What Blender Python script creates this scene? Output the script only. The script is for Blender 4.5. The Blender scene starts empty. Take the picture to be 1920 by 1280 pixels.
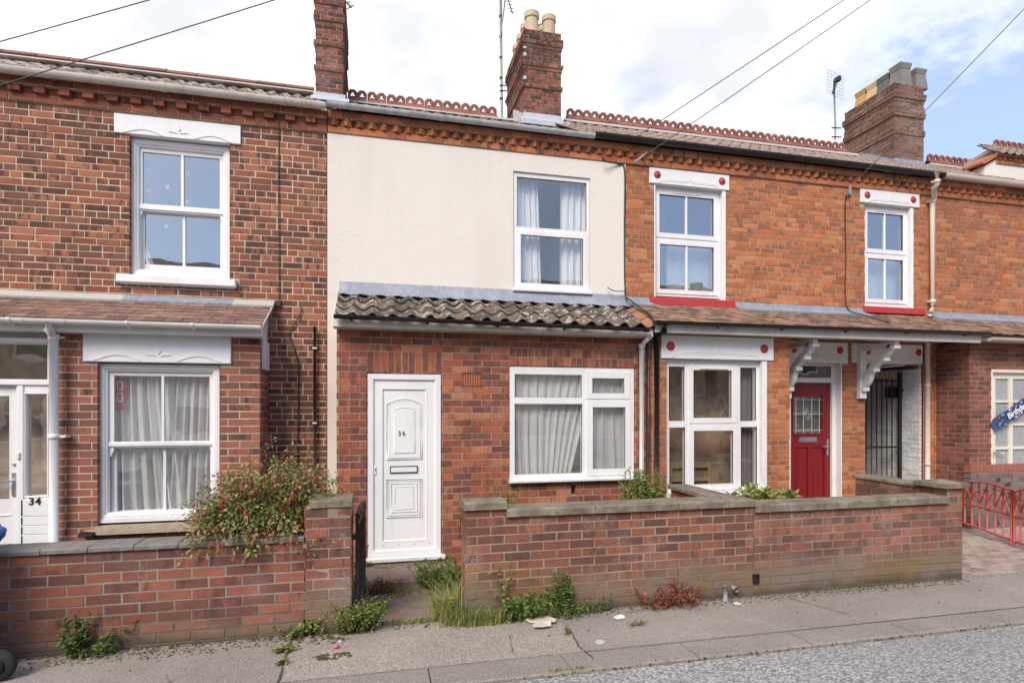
import bpy, math, random
from mathutils import Vector, Matrix, noise as mnoise

rng = random.Random(11)
scene = bpy.context.scene
COL = scene.collection
PI = math.pi
rad = math.radians

# ------------------------------------------------------------------ camera
CAM_YAW = rad(13.387)
cam_data = bpy.data.cameras.new('camera')
cam = bpy.data.objects.new('camera', cam_data)
COL.objects.link(cam)
cam.location = (0, 0, 1.70)
cam.rotation_euler = (PI/2, 0, -CAM_YAW)
cam_data.sensor_width = 36
cam_data.lens = 1092.4/1920*36
cam_data.shift_y = (768-640)/1920
cam_data.clip_start = 0.05
cam_data.clip_end = 3000
scene.camera = cam

# ------------------------------------------------------------------ sky, sun, exposure
SUN_EL, SUN_AZ = rad(42), rad(-145)      # azimuth from +Y, clockwise
sun_dir = Vector((math.sin(SUN_AZ)*math.cos(SUN_EL), math.cos(SUN_AZ)*math.cos(SUN_EL), math.sin(SUN_EL)))
world = bpy.data.worlds.new('World')
scene.world = world
world.use_nodes = True
wt = world.node_tree
wt.nodes.clear()
wo = wt.nodes.new('ShaderNodeOutputWorld')
bg = wt.nodes.new('ShaderNodeBackground')
bg.inputs['Strength'].default_value = 0.1
sky = wt.nodes.new('ShaderNodeTexSky')
sky.sky_type = 'NISHITA'
sky.sun_disc = False
sky.sun_elevation = SUN_EL
sky.sun_rotation = SUN_AZ
sky.altitude = 20
sky.air_density = 1.0
sky.dust_density = 1.2
sky.ozone_density = 1.6
tc = wt.nodes.new('ShaderNodeTexCoord')
sep = wt.nodes.new('ShaderNodeSeparateXYZ')
wt.links.new(tc.outputs['Generated'], sep.inputs[0])
def wmath(op, a, b=None, clamp=False):
    n = wt.nodes.new('ShaderNodeMath'); n.operation = op; n.use_clamp = clamp
    for i, v in enumerate((a, b)):
        if v is None: continue
        if isinstance(v, (int, float)): n.inputs[i].default_value = v
        else: wt.links.new(v, n.inputs[i])
    return n.outputs[0]
zz = wmath('ADD', wmath('MAXIMUM', sep.outputs[2], 0.0), 0.22)
cx_ = wmath('DIVIDE', sep.outputs[0], zz)
cy_ = wmath('DIVIDE', sep.outputs[1], zz)
comb = wt.nodes.new('ShaderNodeCombineXYZ')
wt.links.new(cx_, comb.inputs[0]); wt.links.new(cy_, comb.inputs[1]); comb.inputs[2].default_value = 3.7
def wnoise(scale, detail, rough, vec=None):
    n = wt.nodes.new('ShaderNodeTexNoise')
    n.inputs['Scale'].default_value = scale; n.inputs['Detail'].default_value = detail
    n.inputs['Roughness'].default_value = rough
    wt.links.new(vec or comb.outputs[0], n.inputs['Vector'])
    return n.outputs['Fac']
def wramp(fac, stops):
    n = wt.nodes.new('ShaderNodeValToRGB')
    e = n.color_ramp.elements
    while len(e) < len(stops): e.new(0.5)
    for q, (p, c) in zip(e, stops):
        q.position = p; q.color = (c, c, c, 1) if isinstance(c, (int, float)) else tuple(c)+(1,)
    n.color_ramp.interpolation = 'EASE'
    wt.links.new(fac, n.inputs[0])
    return n.outputs[0]
# one broad bank of cloud lies over the houses' left; the sky breaks up to the right and behind the street
bank = wmath('MULTIPLY', wmath('SUBTRACT', sep.outputs[1], wmath('MULTIPLY', sep.outputs[0], 0.95)), 0.30)
cover = wmath('ADD', wmath('ADD', wnoise(1.25, 9, 0.56), wmath('MULTIPLY', wmath('SUBTRACT', wnoise(4.2, 7, 0.6), 0.5), 0.42)), bank)
cloud = wramp(cover, [(0.44, 0.0), (0.53, 0.55), (0.67, 1.0)])
tone = wramp(wnoise(2.2, 6, 0.6), [(0.38, (4.3, 4.4, 4.6)), (0.60, (6.1, 6.05, 5.95))])
mix = wt.nodes.new('ShaderNodeMixRGB')
wt.links.new(cloud, mix.inputs[0]); wt.links.new(tone, mix.inputs[2])
veil = wt.nodes.new('ShaderNodeMixRGB')
veil.inputs[0].default_value = 0.55; veil.inputs[2].default_value = (3.3, 4.1, 6.0, 1)
wt.links.new(sky.outputs[0], veil.inputs[1])
wt.links.new(veil.outputs[0], mix.inputs[1])
wt.links.new(mix.outputs[0], bg.inputs['Color'])
wt.links.new(bg.outputs[0], wo.inputs['Surface'])

sun_data = bpy.data.lights.new('sun', 'SUN')
sun_data.energy = 1.9
sun_data.angle = rad(26)
sun_data.color = (1.0, 0.90, 0.78)
sun = bpy.data.objects.new('sun', sun_data)
COL.objects.link(sun)
sun.rotation_euler = sun_dir.to_track_quat('Z', 'Y').to_euler()

scene.view_settings.view_transform = 'Standard'
scene.view_settings.look = 'None'
scene.view_settings.exposure = 1.08
scene.view_settings.gamma = 1
scene.view_settings.use_curve_mapping = False
scene.cycles.max_bounces = 8
scene.cycles.transparent_max_bounces = 16

# ------------------------------------------------------------------ object helpers
def tag(o, label=None, cat=None, group=None, kind=None):
    if label: o['label'] = label
    if cat: o['category'] = cat
    if group: o['group'] = group
    if kind: o['kind'] = kind
    return o

def attach(o, parent):
    # parents here carry a translation only, so the inverse is a plain offset
    if parent is not None:
        o.parent = parent
        o.matrix_parent_inverse = Matrix.Translation(-world_loc(parent))

def world_loc(o):
    w = Vector((0, 0, 0))
    while o is not None:
        w += Vector(o.location)
        if o.parent is not None: w += o.matrix_parent_inverse.translation
        o = o.parent
    return w

def thing(name, loc, label, cat, group=None):
    o = bpy.data.objects.new(name, None)
    o.empty_display_size = 0.2
    COL.objects.link(o)
    o.location = loc
    return tag(o, label, cat, group)

class MB:
    """collects faces of one mesh; tint is stored per point, material index per face"""
    def __init__(s):
        s.v = []; s.f = []; s.t = []; s.m = []; s.sm = []
    def add(s, verts, faces, tint=(0.5, 0.5), mi=0, smooth=False):
        n = len(s.v)
        s.v.extend(verts); s.t.extend([tint]*len(verts))
        for f in faces:
            s.f.append([i+n for i in f]); s.m.append(mi); s.sm.append(smooth)
        return s
    def box(s, x0, x1, y0, y1, z0, z1, tint=(0.5, 0.5), mi=0):
        return s.add([(x0,y0,z0),(x1,y0,z0),(x1,y1,z0),(x0,y1,z0),(x0,y0,z1),(x1,y0,z1),(x1,y1,z1),(x0,y1,z1)],
                     [(0,1,5,4),(1,2,6,5),(2,3,7,6),(3,0,4,7),(4,5,6,7),(3,2,1,0)], tint, mi)
    def cbox(s, x0, x1, y0, y1, z0, z1, c=0.006, tint=(0.5, 0.5), mi=0):
        """box whose front (-Y) edges are chamfered"""
        v = [(x0,y1,z0),(x1,y1,z0),(x1,y1,z1),(x0,y1,z1),
             (x0,y0+c,z0),(x1,y0+c,z0),(x1,y0+c,z1),(x0,y0+c,z1),
             (x0+c,y0,z0+c),(x1-c,y0,z0+c),(x1-c,y0,z1-c),(x0+c,y0,z1-c)]
        f = [(3,2,1,0),(8,9,10,11)]
        for a in range(4):
            b = (a+1) % 4
            f.append((a, b, 4+b, 4+a)); f.append((4+a, 4+b, 8+b, 8+a))
        return s.add(v, f, tint, mi)
    def ring(s, x0, x1, z0, z1, w, y0, d, c=0.008, ci=None, mi=0, tint=(0.5, 0.5)):
        """mitred rectangular frame, front edges chamfered outside (c) and inside (ci)"""
        ci = c if ci is None else ci
        loops = [(0, y0+d), (0, y0+c), (c, y0), (w-ci, y0), (w, y0+ci), (w, y0+d)]
        v = []
        for o, y in loops:
            v += [(x0+o,y,z0+o),(x1-o,y,z0+o),(x1-o,y,z1-o),(x0+o,y,z1-o)]
        f = []
        for k in range(len(loops)-1):
            for a in range(4):
                b = (a+1) % 4
                f.append((4*k+a, 4*k+b, 4*k+4+b, 4*k+4+a))
        return s.add(v, f, tint, mi)
    def plate(s, x0, x1, z0, z1, holes, yf, d, mi=0, M=None, tint=(0.5, 0.5), back=False):
        """flat slab with rectangular holes: front face, hole sides and outer sides"""
        xs = sorted(set([x0, x1] + [min(max(h[i], x0), x1) for h in holes for i in (0, 1)]))
        zs = sorted(set([z0, z1] + [min(max(h[i], z0), z1) for h in holes for i in (2, 3)]))
        def inh(x, z): return any(h[0] < x < h[1] and h[2] < z < h[3] for h in holes)
        V = []; Fc = []
        def q(*p):
            n = len(V); V.extend(p); Fc.append((n, n+1, n+2, n+3))
        solid = {}
        for i in range(len(xs)-1):
            for k in range(len(zs)-1):
                solid[i, k] = not inh((xs[i]+xs[i+1])/2, (zs[k]+zs[k+1])/2)
        for (i, k), ok in solid.items():
            if not ok: continue
            a, b, c, e = xs[i], xs[i+1], zs[k], zs[k+1]
            q((a,yf,c),(b,yf,c),(b,yf,e),(a,yf,e))
            if back: q((b,yf+d,c),(a,yf+d,c),(a,yf+d,e),(b,yf+d,e))
            if not solid.get((i-1, k)): q((a,yf+d,c),(a,yf,c),(a,yf,e),(a,yf+d,e))
            if not solid.get((i+1, k)): q((b,yf,c),(b,yf+d,c),(b,yf+d,e),(b,yf,e))
            if not solid.get((i, k-1)): q((a,yf+d,c),(b,yf+d,c),(b,yf,c),(a,yf,c))
            if not solid.get((i, k+1)): q((a,yf,e),(b,yf,e),(b,yf+d,e),(a,yf+d,e))
        if M is not None: V = [tuple(M @ Vector(p)) for p in V]
        return s.add(V, Fc, tint, mi)
    def prism(s, poly, y0, y1, axis='y', tint=(0.5, 0.5), mi=0):
        """polygon extruded: axis y -> poly is (x,z); axis x -> poly is (y,z); axis z -> poly is (x,y)"""
        n = len(poly)
        def P(a, b, t): return {'y': (a, t, b), 'x': (t, a, b), 'z': (a, b, t)}[axis]
        v = [P(a, b, y0) for a, b in poly] + [P(a, b, y1) for a, b in poly]
        f = [tuple(range(n)), tuple(range(2*n-1, n-1, -1))]
        f += [(i, i+n, (i+1) % n + n, (i+1) % n) for i in range(n)]
        return s.add(v, f, tint, mi)
    def tube(s, pts, r, n=8, mi=0, cap=True, tint=(0.5, 0.5)):
        pts = [Vector(p) for p in pts]
        rs = r if isinstance(r, (list, tuple)) else [r]*len(pts)
        v = []; f = []
        up = Vector((0, 0, 1))
        for i, p in enumerate(pts):
            d = (pts[min(i+1, len(pts)-1)] - pts[max(i-1, 0)])
            if d.length < 1e-9: d = Vector((0, 0, 1))
            d.normalize()
            a = d.cross(up)
            if a.length < 0.05: a = d.cross(Vector((1, 0, 0)))
            a.normalize(); b = d.cross(a)
            for k in range(n):
                t = 2*PI*k/n
                v.append(tuple(p + (a*math.cos(t)+b*math.sin(t))*rs[i]))
        for i in range(len(pts)-1):
            for k in range(n):
                f.append((i*n+k, i*n+(k+1) % n, (i+1)*n+(k+1) % n, (i+1)*n+k))
        if cap:
            f.append(tuple(range(n))); f.append(tuple(range((len(pts)-1)*n+n-1, (len(pts)-1)*n-1, -1)))
        return s.add(v, f, tint, mi, smooth=n > 4)
    def lathe(s, c, prof, n=16, axis='z', mi=0, tint=(0.5, 0.5), smooth=True, a0=0.0):
        v = []; f = []
        for r, h in prof:
            for k in range(n):
                t = 2*PI*k/n + a0
                a, b = r*math.cos(t), r*math.sin(t)
                p = (a, b, h) if axis == 'z' else (a, -h, b)
                v.append((c[0]+p[0], c[1]+p[1], c[2]+p[2]))
        for i in range(len(prof)-1):
            for k in range(n):
                f.append((i*n+k, i*n+(k+1) % n, (i+1)*n+(k+1) % n, (i+1)*n+k))
        f.append(tuple(range(n-1, -1, -1))); f.append(tuple(range((len(prof)-1)*n, len(prof)*n)))
        return s.add(v, f, tint, mi, smooth)
    def mesh(s, name, mats):
        me = bpy.data.meshes.new(name)
        me.from_pydata(s.v, [], s.f)
        for m in (mats if isinstance(mats, (list, tuple)) else [mats]): me.materials.append(m)
        if len(me.polygons):
            me.polygons.foreach_set('material_index', s.m)
            me.polygons.foreach_set('use_smooth', s.sm)
        ca = me.color_attributes.new('tint', 'FLOAT_COLOR', 'POINT')
        flat = []
        for t in s.t: flat += [t[0], t[1], 0.5, 1.0]
        ca.data.foreach_set('color', flat)
        me.update()
        return me
    def build(s, name, mats, parent=None, label=None, cat=None, group=None, kind=None):
        o = bpy.data.objects.new(name, s.mesh(name, mats))
        COL.objects.link(o)
        attach(o, parent)
        return tag(o, label, cat, group, kind)

# how large a piece shows from the street: used only to pick which pieces become objects of their own
_cf = Vector((math.sin(CAM_YAW), math.cos(CAM_YAW), 0)); _cr = Vector((math.cos(CAM_YAW), -math.sin(CAM_YAW), 0))
def shown(p, area, normal=None):
    r = Vector(p) - Vector((0, 0, 1.7))
    d = r.dot(_cf)
    if d < 0.5: return 0.0
    x = r.dot(_cr)/d; z = r.z/d
    if abs(x) > 0.87 or z > 0.70 or z < -0.47: return area*1e-4
    k = 1.0 if normal is None else abs(Vector(normal).dot(r.normalized()))
    return area*k/(d*d)

class Pool:
    """alike pieces of one thing: the `limit` that show largest become objects, the rest one mesh of kind stuff"""
    def __init__(s, name, root, rest_name, limit=300):
        s.name = name; s.root = root; s.rest = rest_name; s.limit = limit; s.items = []
    def add(s, meshes, M, parent, score):
        s.items.append((score, len(s.items), rng.choice(meshes), M, parent))
    def finish(s):
        s.items.sort(key=lambda t: (-t[0], t[1]))
        for sc, _, me, M, parent in s.items[:s.limit]:
            o = bpy.data.objects.new(s.name, me)
            COL.objects.link(o)
            o.matrix_basis = M
            attach(o, parent)
        rest = s.items[s.limit:]
        if rest:
            mats = []; mb = MB(); cache = {}
            for sc, _, me, M, parent in rest:
                if me.name not in cache:
                    mt = me.materials[0]
                    if mt not in mats: mats.append(mt)
                    col = me.color_attributes['tint'].data
                    cache[me.name] = ([v.co.copy() for v in me.vertices], [tuple(p.vertices) for p in me.polygons],
                                      (col[0].color[0], col[0].color[1]), mats.index(mt), me.polygons[0].use_smooth)
                vs, fs, t, mi, smo = cache[me.name]
                mb.add([tuple(M @ v) for v in vs], fs, t, mi, smo)
            mb.build(s.rest, mats, s.root, kind='stuff')

# ------------------------------------------------------------------ materials
class NT:
    def __init__(s, name):
        s.m = bpy.data.materials.new(name); s.m.use_nodes = True
        s.t = s.m.node_tree; s.b = s.t.nodes['Principled BSDF']; s.out = s.t.nodes['Material Output']
        s._pos = None
    def n(s, kind, **kw):
        x = s.t.nodes.new('ShaderNode'+kind)
        for k, v in kw.items(): setattr(x, k, v)
        return x
    def l(s, a, b): s.t.links.new(a, b)
    def put(s, sock, v):
        if v is None: return
        if isinstance(v, (int, float)): sock.default_value = v
        elif isinstance(v, tuple): sock.default_value = v+(1,) if len(v) == 3 and sock.type == 'RGBA' else v
        else: s.l(v, sock)
    def pos(s):
        if s._pos is None: s._pos = s.n('NewGeometry').outputs['Position']
        return s._pos
    def tint(s):
        a = s.n('Attribute', attribute_name='tint')
        q = s.n('SeparateColor'); s.l(a.outputs['Color'], q.inputs[0])
        return q.outputs[0], q.outputs[1]
    def scaled(s, vec, sc):
        m = s.n('Mapping'); m.inputs['Scale'].default_value = sc
        s.l(vec, m.inputs['Vector']); return m.outputs[0]
    def noise(s, scale, detail=4, rough=0.55, vec=None, aniso=None, dist=0.0):
        x = s.n('TexNoise')
        x.inputs['Scale'].default_value = scale; x.inputs['Detail'].default_value = detail
        x.inputs['Roughness'].default_value = rough; x.inputs['Distortion'].default_value = dist
        v = vec or s.pos()
        if aniso: v = s.scaled(v, aniso)
        s.l(v, x.inputs['Vector']); return x.outputs['Fac']
    def vor(s, scale, feature='F1', vec=None, aniso=None, rnd=1.0):
        x = s.n('TexVoronoi', feature=feature)
        x.inputs['Scale'].default_value = scale; x.inputs['Randomness'].default_value = rnd
        v = vec or s.pos()
        if aniso: v = s.scaled(v, aniso)
        s.l(v, x.inputs['Vector']); return x
    def math(s, op, a, b=None, c=None, clamp=False):
        x = s.n('Math', operation=op, use_clamp=clamp)
        for i, v in enumerate((a, b, c)): s.put(x.inputs[i], v) if v is not None else None
        return x.outputs[0]
    def ramp(s, fac, stops, mode='LINEAR'):
        x = s.n('ValToRGB'); e = x.color_ramp.elements; x.color_ramp.interpolation = mode
        while len(e) < len(stops): e.new(0.5)
        for q, (p, c) in zip(e, stops):
            q.position = p; q.color = (c, c, c, 1) if isinstance(c, (int, float)) else tuple(c)+(1,)
        s.l(fac, x.inputs[0]); return x.outputs[0]
    def mix(s, fac, a, b, mode='MIX'):
        x = s.n('MixRGB', blend_type=mode)
        s.put(x.inputs[0], fac); s.put(x.inputs[1], a); s.put(x.inputs[2], b)
        return x.outputs[0]
    def z(s):
        q = s.n('SeparateXYZ'); s.l(s.pos(), q.inputs[0]); return q.outputs[2]
    def xyz(s):
        q = s.n('SeparateXYZ'); s.l(s.pos(), q.inputs[0]); return q.outputs
    def bump(s, h, dist=0.003, strength=1.0):
        x = s.n('Bump'); x.inputs['Distance'].default_value = dist; x.inputs['Strength'].default_value = strength
        s.l(h, x.inputs['Height']); s.l(x.outputs[0], s.b.inputs['Normal']); return x
    def done(s, col=None, rough=0.8, metal=0.0, spec=None):
        s.put(s.b.inputs['Base Color'], col); s.put(s.b.inputs['Roughness'], rough)
        s.b.inputs['Metallic'].default_value = metal
        if spec is not None: s.b.inputs['Specular IOR Level'].default_value = spec
        return s.m

def band(nt, z0, z1):
    """1 below z0, fading to 0 at z1"""
    return nt.math('DIVIDE', nt.math('SUBTRACT', z1, nt.z()), z1-z0, clamp=True)

def brick_mat(name, stops, burnt=(0.035, 0.022, 0.02), burnt_at=0.62, patch=(0.0, 0.5), white=0.0, moss=None, grain=0.18, bumpd=0.0025, soot=0.0, streak=None):
    nt = NT(name)
    r, g = nt.tint()
    col = nt.ramp(r, stops)
    # kiln marks: darker bands and ends that run across single bricks
    off = nt.n('VectorMath', operation='ADD'); nt.l(nt.pos(), off.inputs[0])
    cv = nt.n('CombineXYZ'); nt.l(nt.math('MULTIPLY', g, 37.0), cv.inputs[0]); nt.l(nt.math('MULTIPLY', r, 19.0), cv.inputs[1]); nt.l(cv.outputs[0], off.inputs[1])
    k = nt.noise(11, 3, 0.6, off.outputs[0], (1, 1, 0.35))
    k = nt.math('ADD', k, nt.math('MULTIPLY', nt.math('SUBTRACT', g, 0.5), 0.42))
    km = nt.ramp(k, [(burnt_at-0.07, 0.0), (burnt_at+0.06, 1.0)])
    col = nt.mix(nt.math('MULTIPLY', km, 0.85), col, burnt)
    if streak:
        sk = nt.noise(34, 2, 0.5, off.outputs[0], (1, 1, 0.05))
        col = nt.mix(nt.ramp(sk, [(0.5, 0.0), (0.66, 0.6)]), col, streak)
    fine = nt.noise(150, 3, 0.7)
    col = nt.mix(1.0, col, nt.ramp(fine, [(0.25, 1-grain*1.6), (0.75, 1+grain)]), 'MULTIPLY')
    med = nt.noise(3.1, 4, 0.6)
    col = nt.mix(1.0, col, nt.ramp(med, [(0.3, 0.84), (0.7, 1.10)]), 'MULTIPLY')
    if soot:
        sn = nt.noise(0.9, 5, 0.65, aniso=(1, 1, 0.5))
        col = nt.mix(nt.ramp(sn, [(0.48, 0.0), (0.72, soot)]), col, (0.045, 0.032, 0.028))
    if white:
        w = nt.noise(2.2, 6, 0.7)
        w2 = nt.noise(60, 3, 0.7)
        wm = nt.math('MULTIPLY', nt.ramp(w, [(0.52, 0.0), (0.72, 1.0)]), nt.ramp(w2, [(0.42, 0.0), (0.62, 1.0)]))
        col = nt.mix(nt.math('MULTIPLY', wm, white), col, (0.50, 0.45, 0.42))
    if moss:
        z0, z1, amt = moss
        mm = nt.math('ADD', band(nt, z0, z1), nt.math('MULTIPLY', nt.math('SUBTRACT', nt.noise(2.6, 6, 0.65), 0.5), 1.3), clamp=True)
        mm = nt.ramp(mm, [(0.25, 0.0), (0.8, 1.0)])
        mcol = nt.mix(nt.ramp(nt.noise(1.3, 4, 0.6), [(0.4, 0.0), (0.6, 1.0)]), (0.19, 0.135, 0.06), (0.20, 0.16, 0.14))
        col = nt.mix(nt.math('MULTIPLY', mm, amt), col, mcol)
        dk = nt.math('ADD', band(nt, 0.0, 0.17), nt.math('MULTIPLY', nt.math('SUBTRACT', nt.noise(5, 5, 0.6), 0.5), 1.2), clamp=True)
        col = nt.mix(nt.math('MULTIPLY', nt.ramp(dk, [(0.35, 0.0), (0.9, 1.0)]), 0.75), col, (0.045, 0.04, 0.032))
    h = nt.math('ADD', nt.noise(90, 4, 0.7), nt.math('MULTIPLY', nt.noise(24, 3, 0.6), 1.2))
    nt.bump(h, bumpd)
    return nt.done(col, 0.9, spec=0.25)

def mortar_mat(name, c, moss=False, dark=0.35):
    nt = NT(name)
    col = nt.mix(nt.ramp(nt.noise(4, 5, 0.65), [(0.4, 0.0), (0.68, 1.0)]), c, tuple(x*(1-dark) for x in c))
    col = nt.mix(1.0, col, nt.ramp(nt.noise(220, 2, 0.6), [(0.3, 0.8), (0.7, 1.12)]), 'MULTIPLY')
    if moss:
        mm = nt.math('ADD', band(nt, 0.05, 0.42), nt.math('MULTIPLY', nt.math('SUBTRACT', nt.noise(2.6, 6, 0.65), 0.5), 1.2), clamp=True)
        col = nt.mix(nt.math('MULTIPLY', nt.ramp(mm, [(0.25, 0.0), (0.8, 1.0)]), 0.8), col, (0.10, 0.085, 0.06))
    nt.bump(nt.noise(160, 3, 0.7), 0.0015)
    return nt.done(col, 0.95, spec=0.15)

def paint_mat(name, c, rough=0.45, dirt=0.12, dirtc=(0.35, 0.33, 0.30), wav=0.0006, dscale=3.0):
    nt = NT(name)
    d = nt.math('MULTIPLY', nt.ramp(nt.noise(dscale, 6, 0.7, aniso=(1, 1, 0.4)), [(0.45, 0.0), (0.75, 1.0)]), dirt)
    col = nt.mix(d, c, dirtc)
    col = nt.mix(1.0, col, nt.ramp(nt.noise(45, 3, 0.6), [(0.3, 0.965), (0.7, 1.02)]), 'MULTIPLY')
    nt.bump(nt.noise(35, 3, 0.6), wav)
    return nt.done(col, nt.ramp(nt.noise(9, 4, 0.6), [(0.3, rough*0.85), (0.7, min(1, rough*1.25))]))

def tile_mat(name, stops, lichen=None, lichen_amt=0.5, rough=0.9, dark=0.35, lscale=28):
    nt = NT(name)
    r, g = nt.tint()
    col = nt.ramp(r, stops)
    col = nt.mix(1.0, col, nt.ramp(nt.noise(90, 4, 0.7), [(0.28, 0.72), (0.72, 1.2)]), 'MULTIPLY')
    dk = nt.noise(5.5, 5, 0.7)
    col = nt.mix(nt.ramp(dk, [(0.48, 0.0), (0.7, dark)]), col, (0.03, 0.027, 0.024))
    if lichen:
        off = nt.n('VectorMath', operation='ADD'); nt.l(nt.pos(), off.inputs[0])
        cv = nt.n('CombineXYZ'); nt.l(nt.math('MULTIPLY', g, 23.0), cv.inputs[0]); nt.l(cv.outputs[0], off.inputs[1])
        a = nt.noise(lscale, 5, 0.65, off.outputs[0], dist=0.6)
        b = nt.noise(7, 3, 0.6)
        m = nt.ramp(nt.math('ADD', a, nt.math('MULTIPLY', nt.math('SUBTRACT', b, 0.5), 0.5)), [(0.56, 0.0), (0.60, 1.0)])
        col = nt.mix(nt.math('MULTIPLY', m, lichen_amt), col, lichen)
    nt.bump(nt.math('ADD', nt.noise(120, 4, 0.7), nt.noise(30, 3, 0.6)), 0.0025)
    return nt.done(col, rough, spec=0.25)

M = {}
# No. 34: multi-coloured old reds, cream joints
M['brick_multi'] = brick_mat('old multi red brick', [(0.0, (0.165, 0.075, 0.052)), (0.25, (0.265, 0.094, 0.054)), (0.65, (0.335, 0.118, 0.064)), (1.0, (0.39, 0.152, 0.086))], burnt=(0.080, 0.043, 0.034), burnt_at=0.595, soot=0.30)
M['mortar_cream'] = mortar_mat('cream lime mortar', (0.56, 0.46, 0.355), dark=0.45)
M['brick_bay34'] = brick_mat('smoother bay brick', [(0.0, (0.165, 0.080, 0.064)), (0.30, (0.30, 0.112, 0.074)), (1.0, (0.37, 0.142, 0.095))], burnt=(0.06, 0.042, 0.042), burnt_at=0.72, soot=0.1)
# No. 36 porch: rustic reds with dark drags
M['brick_porch'] = brick_mat('rustic porch brick', [(0.0, (0.20, 0.078, 0.056)), (0.35, (0.32, 0.095, 0.056)), (0.75, (0.40, 0.125, 0.064)), (1.0, (0.46, 0.190, 0.110))], burnt=(0.145, 0.064, 0.052), burnt_at=0.62, streak=(0.18, 0.072, 0.055), bumpd=0.004)
M['mortar_grey'] = mortar_mat('grey brown mortar', (0.37, 0.30, 0.225))
# Nos. 38 and 40: orange facing bricks with thin joints
M['brick_orange'] = brick_mat('orange facing brick', [(0.0, (0.34, 0.118, 0.060)), (0.2, (0.45, 0.152, 0.068)), (0.7, (0.52, 0.192, 0.080)), (1.0, (0.58, 0.250, 0.110))], burnt=(0.25, 0.098, 0.058), burnt_at=0.71, soot=0.18)
M['mortar_thin'] = mortar_mat('buff thin mortar', (0.46, 0.36, 0.25), dark=0.5)
M['brick_cornice'] = brick_mat('cornice brick', [(0.0, (0.30, 0.105, 0.058)), (0.35, (0.46, 0.150, 0.070)), (1.0, (0.56, 0.205, 0.088))], burnt=(0.14, 0.07, 0.05), burnt_at=0.70, soot=0.28)
M['brick_cornice34'] = brick_mat('old cornice brick', [(0.0, (0.20, 0.075, 0.052)), (0.4, (0.30, 0.095, 0.056)), (1.0, (0.36, 0.120, 0.066))], burnt=(0.075, 0.045, 0.038), burnt_at=0.68, soot=0.3)
M['brick_dark'] = brick_mat('dark plum bay brick', [(0.0, (0.165, 0.070, 0.058)), (0.5, (0.235, 0.088, 0.066)), (1.0, (0.31, 0.118, 0.080))], burnt=(0.095, 0.050, 0.045), burnt_at=0.64)
M['mortar_dark'] = mortar_mat('brown grey mortar', (0.38, 0.30, 0.235))
M['brick_sill'] = brick_mat('terracotta sill brick', [(0.0, (0.30, 0.115, 0.085)), (1.0, (0.38, 0.145, 0.105))], burnt_at=0.9)
M['brick_blue'] = brick_mat('grey plinth brick', [(0.0, (0.15, 0.115, 0.115)), (1.0, (0.24, 0.185, 0.18))], burnt_at=0.75, white=0.3)
M['brick_stack'] = brick_mat('chimney brick', [(0.0, (0.15, 0.060, 0.048)), (0.5, (0.245, 0.085, 0.060)), (1.0, (0.31, 0.115, 0.078))], burnt=(0.055, 0.040, 0.036), burnt_at=0.64, white=0.6, soot=0.75)
M['brick_stack_pale'] = brick_mat('weathered chimney brick', [(0.0, (0.17, 0.098, 0.080)), (0.5, (0.24, 0.130, 0.100)), (1.0, (0.30, 0.165, 0.125))], burnt=(0.10, 0.07, 0.06), burnt_at=0.66, white=0.55, soot=0.35)
M['brick_white'] = brick_mat('whitewashed brick', [(0.0, (0.62, 0.61, 0.61)), (1.0, (0.72, 0.71, 0.71))], burnt=(0.55, 0.53, 0.52), burnt_at=0.72, grain=0.08, bumpd=0.006)
M['mortar_white'] = mortar_mat('whitewashed mortar', (0.64, 0.63, 0.63), dark=0.2)
# garden walls
M['brick_wall34'] = brick_mat('smooth red garden brick', [(0.0, (0.155, 0.070, 0.054)), (0.35, (0.240, 0.086, 0.057)), (1.0, (0.315, 0.118, 0.076))], burnt=(0.095, 0.050, 0.050), burnt_at=0.66, white=0.35, soot=0.25, moss=(0.04, 0.22, 0.75))
M['brick_pier'] = brick_mat('worn pier brick', [(0.0, (0.14, 0.070, 0.056)), (0.5, (0.23, 0.088, 0.062)), (1.0, (0.30, 0.115, 0.075))], burnt=(0.10, 0.06, 0.05), burnt_at=0.66, white=0.55, moss=(0.20, 0.55, 0.8))
M['brick_wall36'] = brick_mat('rustic garden brick', [(0.0, (0.14, 0.066, 0.050)), (0.4, (0.225, 0.086, 0.056)), (1.0, (0.315, 0.126, 0.070))], burnt=(0.120, 0.058, 0.050), burnt_at=0.58, white=0.6, moss=(0.06, 0.56, 0.82), soot=0.25, streak=(0.17, 0.07, 0.06), bumpd=0.0045)
M['brick_wall38'] = brick_mat('plain red garden brick', [(0.0, (0.175, 0.082, 0.062)), (0.5, (0.260, 0.102, 0.068)), (1.0, (0.325, 0.134, 0.086))], burnt=(0.13, 0.074, 0.066), burnt_at=0.68, white=0.5, moss=(0.12, 0.50, 0.9), soot=0.2)
M['mortar_wall'] = mortar_mat('garden wall mortar', (0.34, 0.285, 0.24), moss=True)
M['mortar_wall_grey'] = mortar_mat('grey garden mortar', (0.30, 0.275, 0.25), moss=True)

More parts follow.
